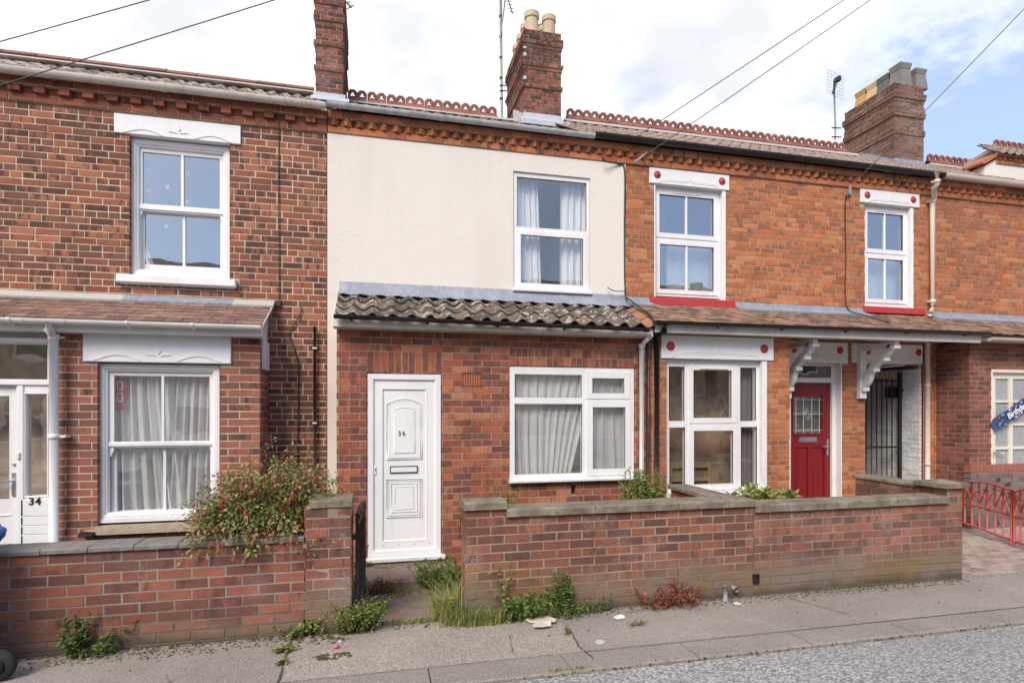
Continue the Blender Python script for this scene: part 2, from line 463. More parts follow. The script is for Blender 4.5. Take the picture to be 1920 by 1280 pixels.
# render: rough-floated masonry paint
nt = NT('cream masonry paint')
c = nt.mix(nt.math('MULTIPLY', nt.ramp(nt.math('ADD', nt.noise(1.1, 6, 0.65, aniso=(1, 1, 0.35)), nt.math('MULTIPLY', nt.math('SUBTRACT', nt.noise(7, 4, 0.6, aniso=(1, 1, 0.06)), 0.5), 0.5)), [(0.45, 0.0), (0.78, 1.0)]), 0.30), (0.690, 0.645, 0.580), (0.50, 0.455, 0.40))
c = nt.mix(1.0, c, nt.ramp(nt.noise(30, 4, 0.7), [(0.3, 0.97), (0.7, 1.015)]), 'MULTIPLY')
trow = nt.math('MULTIPLY', nt.ramp(nt.noise(13, 4, 0.6, aniso=(1, 1, 2.2), dist=0.8), [(0.60, 0.0), (0.68, 1.0)]), nt.ramp(nt.noise(1.7, 2, 0.5), [(0.48, 0.0), (0.62, 1.0)]))
nt.bump(nt.math('ADD', nt.math('MULTIPLY', trow, 0.9), nt.math('MULTIPLY', nt.noise(26, 4, 0.6), 0.5)), 0.0022)
M['render'] = nt.done(c, 0.85, spec=0.3)

M['upvc'] = paint_mat('white upvc', (0.76, 0.75, 0.75), 0.28, 0.24, wav=0.0002)
M['white_paint'] = paint_mat('white gloss paint', (0.74, 0.735, 0.73), 0.40, 0.32, wav=0.001)
M['white_stone'] = paint_mat('white painted stone', (0.74, 0.735, 0.75), 0.65, 0.14, wav=0.0015)
M['white_brickpaint'] = paint_mat('white painted reveal', (0.76, 0.75, 0.75), 0.7, 0.2, wav=0.006)
M['cream_paint'] = paint_mat('cream window paint', (0.74, 0.68, 0.58), 0.45, 0.14)
M['beige_pipe'] = paint_mat('beige pipe paint', (0.62, 0.53, 0.44), 0.45, 0.25, (0.30, 0.22, 0.15))
M['cream_gutter'] = paint_mat('weathered cream gutter', (0.60, 0.555, 0.48), 0.55, 0.6, (0.25, 0.20, 0.15), dscale=6)
M['grey_gutter'] = paint_mat('grey gutter', (0.50, 0.51, 0.52), 0.5, 0.65, (0.10, 0.10, 0.09), dscale=9)
M['fascia'] = paint_mat('grimy white fascia', (0.66, 0.63, 0.58), 0.6, 0.55, (0.24, 0.20, 0.15), dscale=5)
M['black_plastic'] = paint_mat('black gutter plastic', (0.012, 0.012, 0.013), 0.32, 0.25, (0.06, 0.055, 0.05))
M['black_iron'] = paint_mat('black iron paint', (0.018, 0.018, 0.02), 0.42, 0.2, (0.09, 0.04, 0.02))
M['rusty_iron'] = paint_mat('rusting black iron', (0.022, 0.018, 0.016), 0.6, 0.7, (0.13, 0.055, 0.028), dscale=14)
M['red_iron'] = paint_mat('red gate paint', (0.50, 0.085, 0.062), 0.5, 0.45, (0.30, 0.07, 0.05), dscale=11)
M['brown_pipe'] = paint_mat('red brown pipe paint', (0.14, 0.030, 0.025), 0.5, 0.3)
M['dark_pipe'] = paint_mat('dark brown pipe', (0.022, 0.014, 0.014), 0.35, 0.2)
M['red_paint'] = paint_mat('red masonry paint', (0.42, 0.038, 0.040), 0.6, 0.25, (0.25, 0.06, 0.05))
M['red_door'] = paint_mat('deep red door', (0.205, 0.010, 0.014), 0.30, 0.12, (0.10, 0.02, 0.02), wav=0.0008)
M['lead'] = paint_mat('lead sheet', (0.235, 0.255, 0.305), 0.55, 0.65, (0.42, 0.44, 0.48), wav=0.012, dscale=7)
M['lead_pale'] = paint_mat('pale lead flashing', (0.46, 0.48, 0.53), 0.55, 0.5, (0.26, 0.28, 0.32), wav=0.008, dscale=7)
M['cement'] = paint_mat('pale cement fillet', (0.44, 0.41, 0.38), 0.9, 0.35, wav=0.006)
M['chrome'] = paint_mat('satin metal', (0.55, 0.55, 0.56), 0.3, 0.15); M['chrome'].node_tree.nodes['Principled BSDF'].inputs['Metallic'].default_value = 0.9
M['gold'] = paint_mat('gold paint', (0.50, 0.30, 0.07), 0.4, 0.2); M['gold'].node_tree.nodes['Principled BSDF'].inputs['Metallic'].default_value = 0.5
M['alu'] = paint_mat('dull aluminium', (0.28, 0.28, 0.30), 0.5, 0.4, (0.10, 0.09, 0.08))
M['cable'] = paint_mat('black cable', (0.02, 0.018, 0.018), 0.6, 0.2)
M['wire'] = paint_mat('overhead wire', (0.05, 0.05, 0.055), 0.6, 0.2)
M['plaster'] = paint_mat('room plaster', (0.42, 0.40, 0.37), 0.9, 0.2)
M['plaster_dim'] = paint_mat('dim room paint', (0.030, 0.029, 0.028), 0.9, 0.0)  # near-black copy of the plaster: the unlit room's shade in its colour
M['plaster_white'] = paint_mat('white room plaster', (0.78, 0.77, 0.74), 0.9, 0.1)
M['black_print'] = paint_mat('black numeral', (0.02, 0.02, 0.025), 0.4, 0.1)
M['terracotta'] = paint_mat('terracotta vent', (0.46, 0.17, 0.09), 0.85, 0.3, (0.25, 0.10, 0.06))
M['dark_void'] = paint_mat('dark recess', (0.02, 0.018, 0.017), 0.9, 0.1)  # near-black that holds the shade of holes and gaps
M['wood_old'] = paint_mat('weathered timber', (0.40, 0.33, 0.25), 0.9, 0.6, (0.20, 0.15, 0.10), wav=0.006, dscale=12)
M['slate'] = paint_mat('grey slate coping', (0.155, 0.148, 0.142), 0.85, 0.8, (0.27, 0.235, 0.195), wav=0.006, dscale=6)
M['pale_wood'] = paint_mat('pale wood', (0.44, 0.30, 0.15), 0.5, 0.2)
M['pot_buff'] = paint_mat('buff chimney pot', (0.50, 0.40, 0.27), 0.85, 0.35, (0.25, 0.19, 0.13), wav=0.004, dscale=5)
M['pot_grey'] = paint_mat('sooty chimney pot', (0.20, 0.19, 0.175), 0.9, 0.6, (0.09, 0.085, 0.08), wav=0.004, dscale=5)
M['pot_dark'] = paint_mat('dark grey chimney pot', (0.12, 0.12, 0.125), 0.9, 0.5, (0.06, 0.06, 0.06), wav=0.004)
M['pot_orange'] = paint_mat('orange buff chimney pot', (0.50, 0.30, 0.13), 0.85, 0.3, (0.30, 0.18, 0.09), wav=0.004)
M['pot_yellow'] = paint_mat('yellow chimney pot', (0.58, 0.44, 0.22), 0.85, 0.3, (0.34, 0.25, 0.14), wav=0.004)

# coping concrete with lichen
nt = NT('lichened concrete coping')
c = nt.ramp(nt.noise(5, 6, 0.7), [(0.3, (0.115, 0.097, 0.072)), (0.5, (0.20, 0.172, 0.132)), (0.7, (0.30, 0.26, 0.205))])
c = nt.mix(nt.ramp(nt.noise(14, 5, 0.75), [(0.55, 0.0), (0.68, 0.75)]), c, (0.06, 0.052, 0.042))
c = nt.mix(1.0, c, nt.ramp(nt.noise(190, 3, 0.7), [(0.25, 0.72), (0.75, 1.25)]), 'MULTIPLY')
nt.bump(nt.noise(80, 5, 0.75), 0.005)
M['coping'] = nt.done(c, 0.95, spec=0.2)

M['pantile_old'] = tile_mat('old black pantile', [(0.0, (0.085, 0.073, 0.063)), (0.55, (0.130, 0.108, 0.090)), (0.94, (0.18, 0.135, 0.105)), (0.985, (0.36, 0.155, 0.095)), (1.0, (0.42, 0.19, 0.115))], lichen=(0.46, 0.39, 0.31), lichen_amt=0.9, lscale=13)
M['pantile_orange'] = tile_mat('orange pantile', [(0.0, (0.33, 0.155, 0.098)), (1.0, (0.42, 0.20, 0.125))], lichen=(0.22, 0.17, 0.13), lichen_amt=0.6, dark=0.2)
M['pantile_roof'] = tile_mat('brown roof pantile', [(0.0, (0.11, 0.078, 0.06)), (1.0, (0.20, 0.135, 0.098))], lichen=(0.34, 0.29, 0.23), lichen_amt=0.5)
M['pantile_pale'] = tile_mat('pale corrugated roof tile', [(0.0, (0.20, 0.155, 0.125)), (0.6, (0.42, 0.355, 0.30)), (1.0, (0.52, 0.45, 0.39))], lichen=(0.13, 0.105, 0.09), lichen_amt=0.6, dark=0.5)
M['pantile_pink'] = tile_mat('pinkish concrete roof tile', [(0.0, (0.26, 0.190, 0.160)), (1.0, (0.38, 0.28, 0.235))], lichen=(0.18, 0.14, 0.115), lichen_amt=0.5, dark=0.45)
M['plain34'] = tile_mat('brown red plain tile', [(0.0, (0.165, 0.100, 0.080)), (0.6, (0.235, 0.138, 0.106)), (1.0, (0.30, 0.180, 0.135))], lichen=(0.34, 0.26, 0.20), lichen_amt=0.3, dark=0.4)
M['plain38'] = tile_mat('weathered plain tile', [(0.0, (0.13, 0.085, 0.062)), (0.5, (0.25, 0.150, 0.105)), (1.0, (0.37, 0.215, 0.145))], lichen=(0.30, 0.25, 0.17), lichen_amt=0.4, dark=0.55)
M['ridge_red'] = tile_mat('red crested ridge tile', [(0.0, (0.21, 0.080, 0.060)), (1.0, (0.30, 0.118, 0.086))], dark=0.5)
M['ridge_brown'] = tile_mat('red brown ridge tile', [(0.0, (0.22, 0.095, 0.075)), (1.0, (0.28, 0.125, 0.098))], dark=0.2)

# asphalt and road
def chip_mat(name, base, chip, dens, scale=95, rough=0.92, stain=0.4, bumpd=0.003):
    nt = NT(name)
    v = nt.vor(scale)
    rnd = nt.n('SeparateColor'); nt.l(v.outputs['Color'], rnd.inputs[0])
    c = nt.mix(nt.ramp(rnd.outputs[0], [(1-dens-0.02, 0.0), (1-dens+0.02, 1.0)]), base, chip)
    c = nt.mix(1.0, c, nt.ramp(rnd.outputs[1], [(0.0, 0.75), (1.0, 1.25)]), 'MULTIPLY')
    c = nt.mix(nt.ramp(nt.noise(1.4, 7, 0.68), [(0.42, 0.0), (0.70, stain)]), c, tuple(x*0.45 for x in base))
    c = nt.mix(nt.ramp(nt.noise(0.55, 5, 0.6), [(0.45, 0.0), (0.7, 0.35)]), c, tuple(min(1, x*1.7) for x in base))
    nt.bump(nt.math('ADD', nt.math('MULTIPLY', v.outputs['Distance'], -1.0), nt.noise(40, 3, 0.6)), bumpd)
    return nt.done(c, rough, spec=0.25)
M['asphalt_chip'] = chip_mat('chipped pinkish pavement asphalt', (0.285, 0.242, 0.208), (0.43, 0.375, 0.33), 0.18, 130, stain=0.24)
M['asphalt_dark'] = chip_mat('darker pavement asphalt', (0.262, 0.230, 0.202), (0.34, 0.30, 0.265), 0.14, 160, stain=0.3)
M['asphalt_smooth'] = chip_mat('smooth asphalt patch', (0.245, 0.212, 0.192), (0.28, 0.25, 0.23), 0.10, 190, stain=0.2)
M['kerb'] = chip_mat('concrete kerb', (0.238, 0.212, 0.188), (0.31, 0.28, 0.25), 0.2, 160, stain=0.3)
M['path'] = chip_mat('worn path concrete', (0.235, 0.168, 0.140), (0.30, 0.23, 0.195), 0.15, 120, stain=0.6)
nt = NT('surface dressed road chippings')
ptp = nt.noise(3.0, 3, 0.5)
v = nt.vor(54, aniso=(0.8, 1.5, 1.0), rnd=0.8)
rnd = nt.n('SeparateColor'); nt.l(v.outputs['Color'], rnd.inputs[0])
c = nt.ramp(rnd.outputs[0], [(0.0, (0.30, 0.295, 0.285)), (0.5, (0.40, 0.395, 0.38)), (1.0, (0.50, 0.49, 0.475))])
gap = nt.ramp(v.outputs['Distance'], [(0.40, 0.0), (0.64, 0.75)])
c = nt.mix(gap, c, (0.10, 0.097, 0.094))
c = nt.mix(nt.ramp(nt.noise(0.9, 6, 0.65, aniso=(0.35, 1, 1)), [(0.42, 0.0), (0.68, 0.5)]), c, (0.20, 0.195, 0.185))
nt.bump(nt.math('MULTIPLY', v.outputs['Distance'], -1.0), 0.006)
M['road'] = nt.done(c, 0.9, spec=0.3)
nt = NT('dark soil')
c = nt.ramp(nt.noise(7, 6, 0.7), [(0.3, (0.045, 0.036, 0.026)), (0.7, (0.115, 0.092, 0.062))])
nt.bump(nt.noise(40, 5, 0.7), 0.015)
M['soil'] = nt.done(c, 1.0, spec=0.1)
nt = NT('paver blocks')
r, g = nt.tint()
c = nt.ramp(r, [(0.0, (0.25, 0.20, 0.18)), (0.5, (0.36, 0.26, 0.235)), (1.0, (0.40, 0.33, 0.29))])
c = nt.mix(nt.ramp(nt.noise(6, 5, 0.65), [(0.5, 0.0), (0.7, 0.7)]), c, (0.13, 0.125, 0.07))
nt.bump(nt.noise(60, 4, 0.7), 0.003)
M['paver'] = nt.done(c, 0.95, spec=0.2)

# glass: mostly clear, reflecting like a double-glazed unit
def glass_mat(name, floor=0.10, tint=(0.90, 0.93, 0.93), wob=0.0004, rough=0.0, frost=False):
    nt = NT(name); nt.t.nodes.remove(nt.b)
    tr = nt.n('BsdfTransparent'); tr.inputs[0].default_value = tint+(1,)
    gl = nt.n('BsdfGlossy'); gl.inputs['Roughness'].default_value = rough; gl.inputs[0].default_value = (0.95, 0.97, 1.0, 1)
    fr = nt.n('Fresnel'); back = nt.n('NewGeometry').outputs['Backfacing']
    nt.l(nt.math('SUBTRACT', 1.5, nt.math('MULTIPLY', back, 1.5-1/1.5)), fr.inputs[0])     # the same reflection from either side of the pane
    fac = nt.math('ADD', nt.math('MULTIPLY', fr.outputs[0], 1.2), floor, clamp=True)
    bp = nt.n('Bump'); bp.inputs['Distance'].default_value = wob
    nt.l(nt.noise(2.2, 2, 0.5), bp.inputs['Height']); nt.l(bp.outputs[0], gl.inputs['Normal'])
    mx = nt.n('MixShader'); nt.l(fac, mx.inputs[0]); nt.l(tr.outputs[0], mx.inputs[1]); nt.l(gl.outputs[0], mx.inputs[2])
    nt.l(mx.outputs[0], nt.out.inputs['Surface'])
    return nt.m
M['glass'] = glass_mat('double glazing', 0.06, (0.99, 0.99, 0.99), wob=0.002)
M['glass_up'] = glass_mat('upstairs glazing', 0.20, wob=0.0014)
M['glass_old'] = glass_mat('old window glass', 0.06, (0.99, 0.99, 0.99), wob=0.003)
nt = NT('obscured patterned glass')
h = nt.noise(38, 3, 0.6, aniso=(1.6, 1, 0.5), dist=1.5)
nt.bump(h, 0.012)
nt.done(nt.ramp(h, [(0.3, (0.26, 0.29, 0.30)), (0.7, (0.44, 0.47, 0.47))]), 0.12, spec=0.8)
M['glass_frost'] = nt.m

nt = NT('obscured door glass')
nt.bump(nt.noise(30, 3, 0.6), 0.006)
nt.done(nt.ramp(nt.noise(9, 3, 0.6), [(0.3, (0.13, 0.12, 0.095)), (0.7, (0.24, 0.225, 0.18))]), 0.25, spec=0.6)  # tan street reflection put into the glass colour
M['glass_door'] = nt.m

# cloth
def cloth_mat(name, c, transp=0.0, trans=0.45, weave=900):
    nt = NT(name); nt.t.nodes.remove(nt.b)
    d = nt.n('BsdfDiffuse'); t = nt.n('BsdfTranslucent'); tr = nt.n('BsdfTransparent')
    col = nt.mix(1.0, c, nt.ramp(nt.noise(40, 3, 0.6, aniso=(1, 1, 0.1)), [(0.3, 0.88), (0.7, 1.05)]), 'MULTIPLY')
    nt.l(col, d.inputs[0]); nt.l(col, t.inputs[0])
    a = nt.n('MixShader'); a.inputs[0].default_value = trans; nt.l(d.outputs[0], a.inputs[1]); nt.l(t.outputs[0], a.inputs[2])
    b = nt.n('MixShader'); b.inputs[0].default_value = transp; nt.l(a.outputs[0], b.inputs[1]); nt.l(tr.outputs[0], b.inputs[2])
    nt.l(b.outputs[0], nt.out.inputs['Surface'])
    return nt.m
M['net'] = cloth_mat('white net curtain', (0.93, 0.94, 0.93), 0.20, 0.30)
M['sheer'] = cloth_mat('thin white voile', (0.92, 0.93, 0.93), 0.30, 0.3)
M['curtain_white'] = cloth_mat('white lined curtain', (0.82, 0.82, 0.80), 0.0, 0.15)
M['curtain_grey'] = cloth_mat('grey striped curtain', (0.30, 0.32, 0.34), 0.0)
M['curtain_red'] = cloth_mat('pink red curtain', (0.60, 0.30, 0.30), 0.0)
M['curtain_dark'] = cloth_mat('dark curtain', (0.05, 0.045, 0.042), 0.0, 0.1)

# leaves
def leaf_mat(name, stops, rough=0.55):
    nt = NT(name)
    r, g = nt.tint()
    c = nt.ramp(r, stops)
    c = nt.mix(1.0, c, nt.ramp(nt.noise(60, 3, 0.6), [(0.3, 0.82), (0.7, 1.15)]), 'MULTIPLY')
    nt.put(nt.b.inputs['Base Color'], c); nt.b.inputs['Roughness'].default_value = rough
    nt.b.inputs['Specular IOR Level'].default_value = 0.3
    t = nt.n('BsdfTranslucent'); nt.l(nt.mix(0.5, c, (0.16, 0.22, 0.03)), t.inputs[0])
    mx = nt.n('MixShader'); mx.inputs[0].default_value = 0.28
    nt.l(nt.b.outputs[0], mx.inputs[1]); nt.l(t.outputs[0], mx.inputs[2]); nt.l(mx.outputs[0], nt.out.inputs['Surface'])
    return nt.m
M['leaf_fuchsia'] = leaf_mat('fuchsia leaf', [(0.0, (0.085, 0.140, 0.034)), (0.40, (0.19, 0.255, 0.066)), (0.70, (0.35, 0.36, 0.13)), (0.86, (0.40, 0.24, 0.15)), (1.0, (0.38, 0.13, 0.10))])
M['leaf_green'] = leaf_mat('weed leaf', [(0.0, (0.040, 0.085, 0.022)), (0.5, (0.095, 0.170, 0.038)), (1.0, (0.21, 0.28, 0.075))])
M['leaf_lime'] = leaf_mat('lime weed leaf', [(0.0, (0.085, 0.14, 0.028)), (0.5, (0.19, 0.26, 0.055)), (1.0, (0.34, 0.36, 0.11))])
M['leaf_red'] = leaf_mat('red leaf', [(0.0, (0.13, 0.040, 0.026)), (0.6, (0.27, 0.075, 0.052)), (1.0, (0.34, 0.17, 0.085))])
M['grass_dry'] = leaf_mat('mixed grass', [(0.0, (0.12, 0.18, 0.04)), (0.5, (0.26, 0.31, 0.08)), (1.0, (0.48, 0.44, 0.20))])
M['stem'] = leaf_mat('plant stem', [(0.0, (0.10, 0.060, 0.035)), (1.0, (0.18, 0.12, 0.06))])
M['flower_red'] = leaf_mat('crimson flower', [(0.0, (0.44, 0.014, 0.040)), (1.0, (0.66, 0.07, 0.13))])
M['flower_yellow'] = leaf_mat('yellow flower', [(0.0, (0.62, 0.42, 0.03)), (1.0, (0.75, 0.58, 0.08))])
M['litter'] = leaf_mat('dead leaf litter', [(0.0, (0.06, 0.040, 0.026)), (0.6, (0.15, 0.095, 0.055)), (1.0, (0.40, 0.31, 0.20))])
M['moss'] = leaf_mat('moss tuft', [(0.0, (0.050, 0.052, 0.018)), (1.0, (0.13, 0.125, 0.042))])
M['card'] = paint_mat('torn cardboard', (0.60, 0.54, 0.44), 0.9, 0.3, (0.4, 0.34, 0.26), wav=0.004)
M['marker'] = paint_mat('grey marker', (0.42, 0.42, 0.42), 0.8, 0.3)
M['paper'] = paint_mat('white paper', (0.75, 0.74, 0.74), 0.8, 0.1)
M['pink'] = paint_mat('pink petal', (0.62, 0.10, 0.26), 0.5, 0.1)
M['blue_bag'] = paint_mat('blue plastic', (0.035, 0.14, 0.42), 0.35, 0.3, (0.25, 0.35, 0.5), wav=0.006)
M['rubber'] = paint_mat('black rubber', (0.014, 0.014, 0.016), 0.7, 0.3, (0.06, 0.055, 0.05))

M['roof_felt'] = paint_mat('dark roofing felt', (0.035, 0.028, 0.024), 0.95, 0.2)

# ------------------------------------------------------------------ pieces shared between alike bricks and tiles
def brick_variants(name, mat, n=20, jit=0.012, taper=0.02):
    out = []
    for k in range(n):
        mb = MB(); j = lambda a: rng.uniform(-a, a)
        back = [(-.5, 1, -.5), (.5, 1, -.5), (.5, 1, .5), (-.5, 1, .5)]
        mid = [(x+j(jit), .03, z+j(jit*2.5)) for x, _, z in back]
        fr = [(x*(1-taper)+j(jit*.6), j(.006), z*(1-taper*3)+j(jit*1.5)) for x, _, z in back]
        f = [(8, 9, 10, 11)]
        for a in range(4):
            b = (a+1) % 4
            f.append((a, b, 4+b, 4+a)); f.append((4+a, 4+b, 8+b, 8+a))
        mb.add(back+mid+fr, f, (rng.random(), rng.random()))
        out.append(mb.mesh(name, mat))
    return out

_bv = {}
def bricks_of(key, **kw):
    if key not in _bv: _bv[key] = brick_variants(key, M[key], **kw)
    return _bv[key]

def lay(x0, x1, z0, z1, holes, L=0.225, H=0.075, j=0.010, bond='stretcher', phase=0.0, keep=None):
    """brick rectangles of a wall face in local (s, z); holes are (s0, s1, z0, z1)"""
    hl = (L-j)/2 - j/2 + 0.0       # header face length
    out = []
    nz = int(round((z1-z0)/H)); H = (z1-z0)/max(nz, 1)
    for k in range(nz):
        a, b = z0+k*H+j/2, z0+(k+1)*H-j/2
        zm = (a+b)/2
        if bond == 'flemish':
            seq = [L, hl+j]; start = x0 - phase - (k % 2)*(L*0.5+hl*0.5+j*0.5) - 2*L
        elif bond == 'mixed':           # stretchers with header courses thrown in
            r5 = (k*7+3) % 5
            if r5 == 1: seq = [hl+j]
            elif r5 == 3: seq = [L, hl+j, L]
            else: seq = [L]
            start = x0 - phase - [0, .5, .25, .75][k % 4]*L - 2*L
        else:
            seq = [L]; start = x0 - phase - (k % 2)*L*0.5 - 2*L
        spans = [(x0, x1)]
        for h in holes:
            if h[2] < zm < h[3]:
                ns = []
                for p, q in spans:
                    if h[1] <= p or h[0] >= q: ns.append((p, q)); continue
                    if h[0] > p: ns.append((p, h[0]))
                    if h[1] < q: ns.append((h[1], q))
                spans = ns
        s = start; i = 0
        while s < x1:
            e = s + seq[i % len(seq)]; i += 1
            for p, q in spans:
                c0, c1 = max(s+j/2, p), min(e-j/2, q)
                if c1-c0 > 0.022: out.append((c0, c1, a, b))
            s = e
    return out

def place_bricks(pool, key, rects, parent, origin, ang, depth=0.10, out=0.0, wob=0.0012):
    """origin: world point of local (0,0,0); ang turns local s about z; local +Y goes into the wall"""
    R = Matrix.Rotation(ang, 4, 'Z'); O = Matrix.Translation(Vector(origin))
    nrm = R.to_3x3() @ Vector((0, -1, 0)); vs = bricks_of(key)
    for c0, c1, a, b in rects:
        loc = Vector(((c0+c1)/2, -out+rng.uniform(-wob, wob), (a+b)/2))
        Mx = O @ R @ Matrix.Translation(loc) @ Matrix.Rotation(rng.uniform(-.004, .004), 4, 'Y') @ Matrix.Diagonal((c1-c0, depth, b-a, 1))
        p = (O @ R @ loc.to_4d()).to_3d()
        pool.add(vs, Mx, parent, shown(p, (c1-c0)*(b-a), nrm))

def wall_face(pool, root, name, key, mort, x0, x1, z0, z1, y, holes=(), L=0.225, H=0.075, j=0.010, bond='stretcher', phase=0.0,
              thick=0.25, ang=0.0, origin=None, rec=0.004, skip=(), depth=0.10, span=None, wob=0.0012, label=None):
    """a wall part of mortar with its bricks standing proud of it. Local frame: s along, y into the wall"""
    O = Vector((0, y, 0)) if origin is None else Vector(origin)
    T = Matrix.Translation(O) @ Matrix.Rotation(ang, 4, 'Z')
    mb = MB()
    e = 0.005
    mb.plate(x0+.004, x1-.004, z0, z1, [(h[0]-e, h[1]+e, h[2]-e, h[3]+e) for h in holes], rec, thick-rec, M=T, back=True)
    w = mb.build(name, mort, root, label)
    bx0, bx1 = span or (x0, x1)
    place_bricks(pool, key, lay(bx0, bx1, z0, z1, list(holes)+list(skip), L, H, j, bond, phase), w, O, ang, depth, wob=wob)
    return w

def soldier(pool, key, x0, x1, z0, z1, n, y, parent, rows=1, j=0.010):
    rects = []
    dz = (z1-z0)/rows; dx = (x1-x0)/n
    for r in range(rows):
        for i in range(n):
            rects.append((x0+i*dx+j/2, x0+(i+1)*dx-j/2, z0+r*dz+j/2, z0+(r+1)*dz-j/2))
    place_bricks(pool, key, rects, parent, (0, y, 0), 0, wob=0.002)

# tiles -------------------------------------------------------------
def pantile_variants(name, mat, n, w=0.20, L=0.30, amp=0.027, seg=8, th=0.013, sharp=1.35, jit=0.004):
    out = []
    for k in range(n):
        mb = MB(); v = []; f = []
        tx = rng.uniform(-jit, jit)
        for i in range(seg+1):
            t = i/seg
            x = -w*0.08 + t*w*1.10
            u = (x/w)
            h = amp*2*(0.5+0.5*math.cos(2*PI*(u-0.80)))**sharp - amp
            v += [(x, 0, h+th), (x, L, h+th+tx), (x, 0, h), (x, 0.06, h)]
        for i in range(seg):
            a, b = 4*i, 4*i+4
            f += [(a, b, b+1, a+1), (a+2, b+2, b, a), (a+3, b+3, b+2, a+2)]
        f += [(0, 1, 3, 2), (4*seg+2, 4*seg+3, 4*seg+1, 4*seg)]
        mb.add(v, f, (rng.random(), rng.random()), smooth=True)
        me = mb.mesh(name, mat)
        out.append(me)
    return out

def plain_variants(name, mat, n, w=0.165, L=0.2, th=0.016, jit=0.003):
    out = []
    for k in range(n):
        mb = MB(); j = lambda: rng.uniform(-jit, jit)
        c = rng.uniform(0.0, 0.004); g = 0.0025
        v = [(g, j(), 0), (w/2, j(), c), (w-g, j(), 0), (g, j(), th+j()), (w/2, j(), th+c), (w-g, j(), th+j()), (g, L, 0), (w-g, L, 0), (g, L, th), (w/2, L, th+c), (w-g, L, th)]
        f = [(0, 1, 4, 3), (1, 2, 5, 4), (3, 4, 9, 8), (4, 5, 10, 9), (0, 3, 8, 6), (2, 7, 10, 5), (0, 6, 7, 2, 1)]
        mb.add(v, f, (rng.random(), rng.random()))
        out.append(mb.mesh(name, mat))
    return out

def flat_variants(name, mat, n, w=0.2, L=0.36, th=0.020, gap=.13, crown=.007, jit=.004):
    out = []
    for k in range(n):
        mb = MB(); j = lambda: rng.uniform(-jit, jit)
        V = []; xs = [0, .12*w, .5*w, (1-gap)*w]; hs = [crown*.4+j()*.5, crown+j()*.5, 0, -crown*.3]
        for x, h in zip(xs, hs): V += [(x, j()*.6, h), (x, j()*.6, h+th), (x, L, h+th)]
        F = [q for i in range(3) for q in ((3*i, 3*i+3, 3*i+4, 3*i+1), (3*i+1, 3*i+4, 3*i+5, 3*i+2))]+[(0, 1, 2), (9, 11, 10)]
        mb.add(V, F, (rng.random(), rng.random())); out.append(mb.mesh(name, mat))
    return out

def tile_slope(pool, variants, x0, x1, ye, ze, yt, zt, w, gauge, lift, parent, stagger=True, pick=None, off=0.0, wob=0.004, clip=None, zf=None):
    slope = math.atan2(zt-ze, yt-ye); Ls = math.hypot(zt-ze, yt-ye)
    rows = max(1, int(round(Ls/gauge))); g = Ls/rows
    tilt = lift
    nrm = Vector((0, -math.sin(slope), math.cos(slope)))
    for r in range(rows):
        o = (0.5*w if (stagger and r % 2) else 0.0) + off
        n = int((x1-x0)/w)+2
        for i in range(-1, n):
            xa = x0 + i*w - o + (w if stagger else 0)
            if xa < x0-1e-4 or xa+w > x1+0.02: 
                if not (stagger and xa < x1-0.03 and xa+w > x0+0.03): continue
            y = ye + math.cos(slope)*g*r; z = ze + math.sin(slope)*g*r; sl = slope
            if zf: z = zf(y); sl = math.atan((zf(y+.1)-zf(y-.1))/.2)
            if clip and not clip(xa+w/2, y): continue
            sx = 1.0; px = xa
            if xa < x0: sx = (xa+w-x0)/w; px = x0
            if xa+w > x1: sx = (x1-xa)/w
            Mx = Matrix.Translation((px, y, z)) @ Matrix.Rotation(sl, 4, 'X') @ Matrix.Translation((0, rng.uniform(-wob, wob), rng.uniform(0, wob*.5))) @ Matrix.Rotation(-tilt+rng.uniform(-.006, .006), 4, 'X') @ Matrix.Rotation(rng.uniform(-.008, .008), 4, 'Z') @ Matrix.Diagonal((sx, 1, 1, 1))
            vs = variants if pick is None else pick(px, r)
            pool.add(vs, Mx, parent, shown((px+w/2, y, z), w*g, nrm))

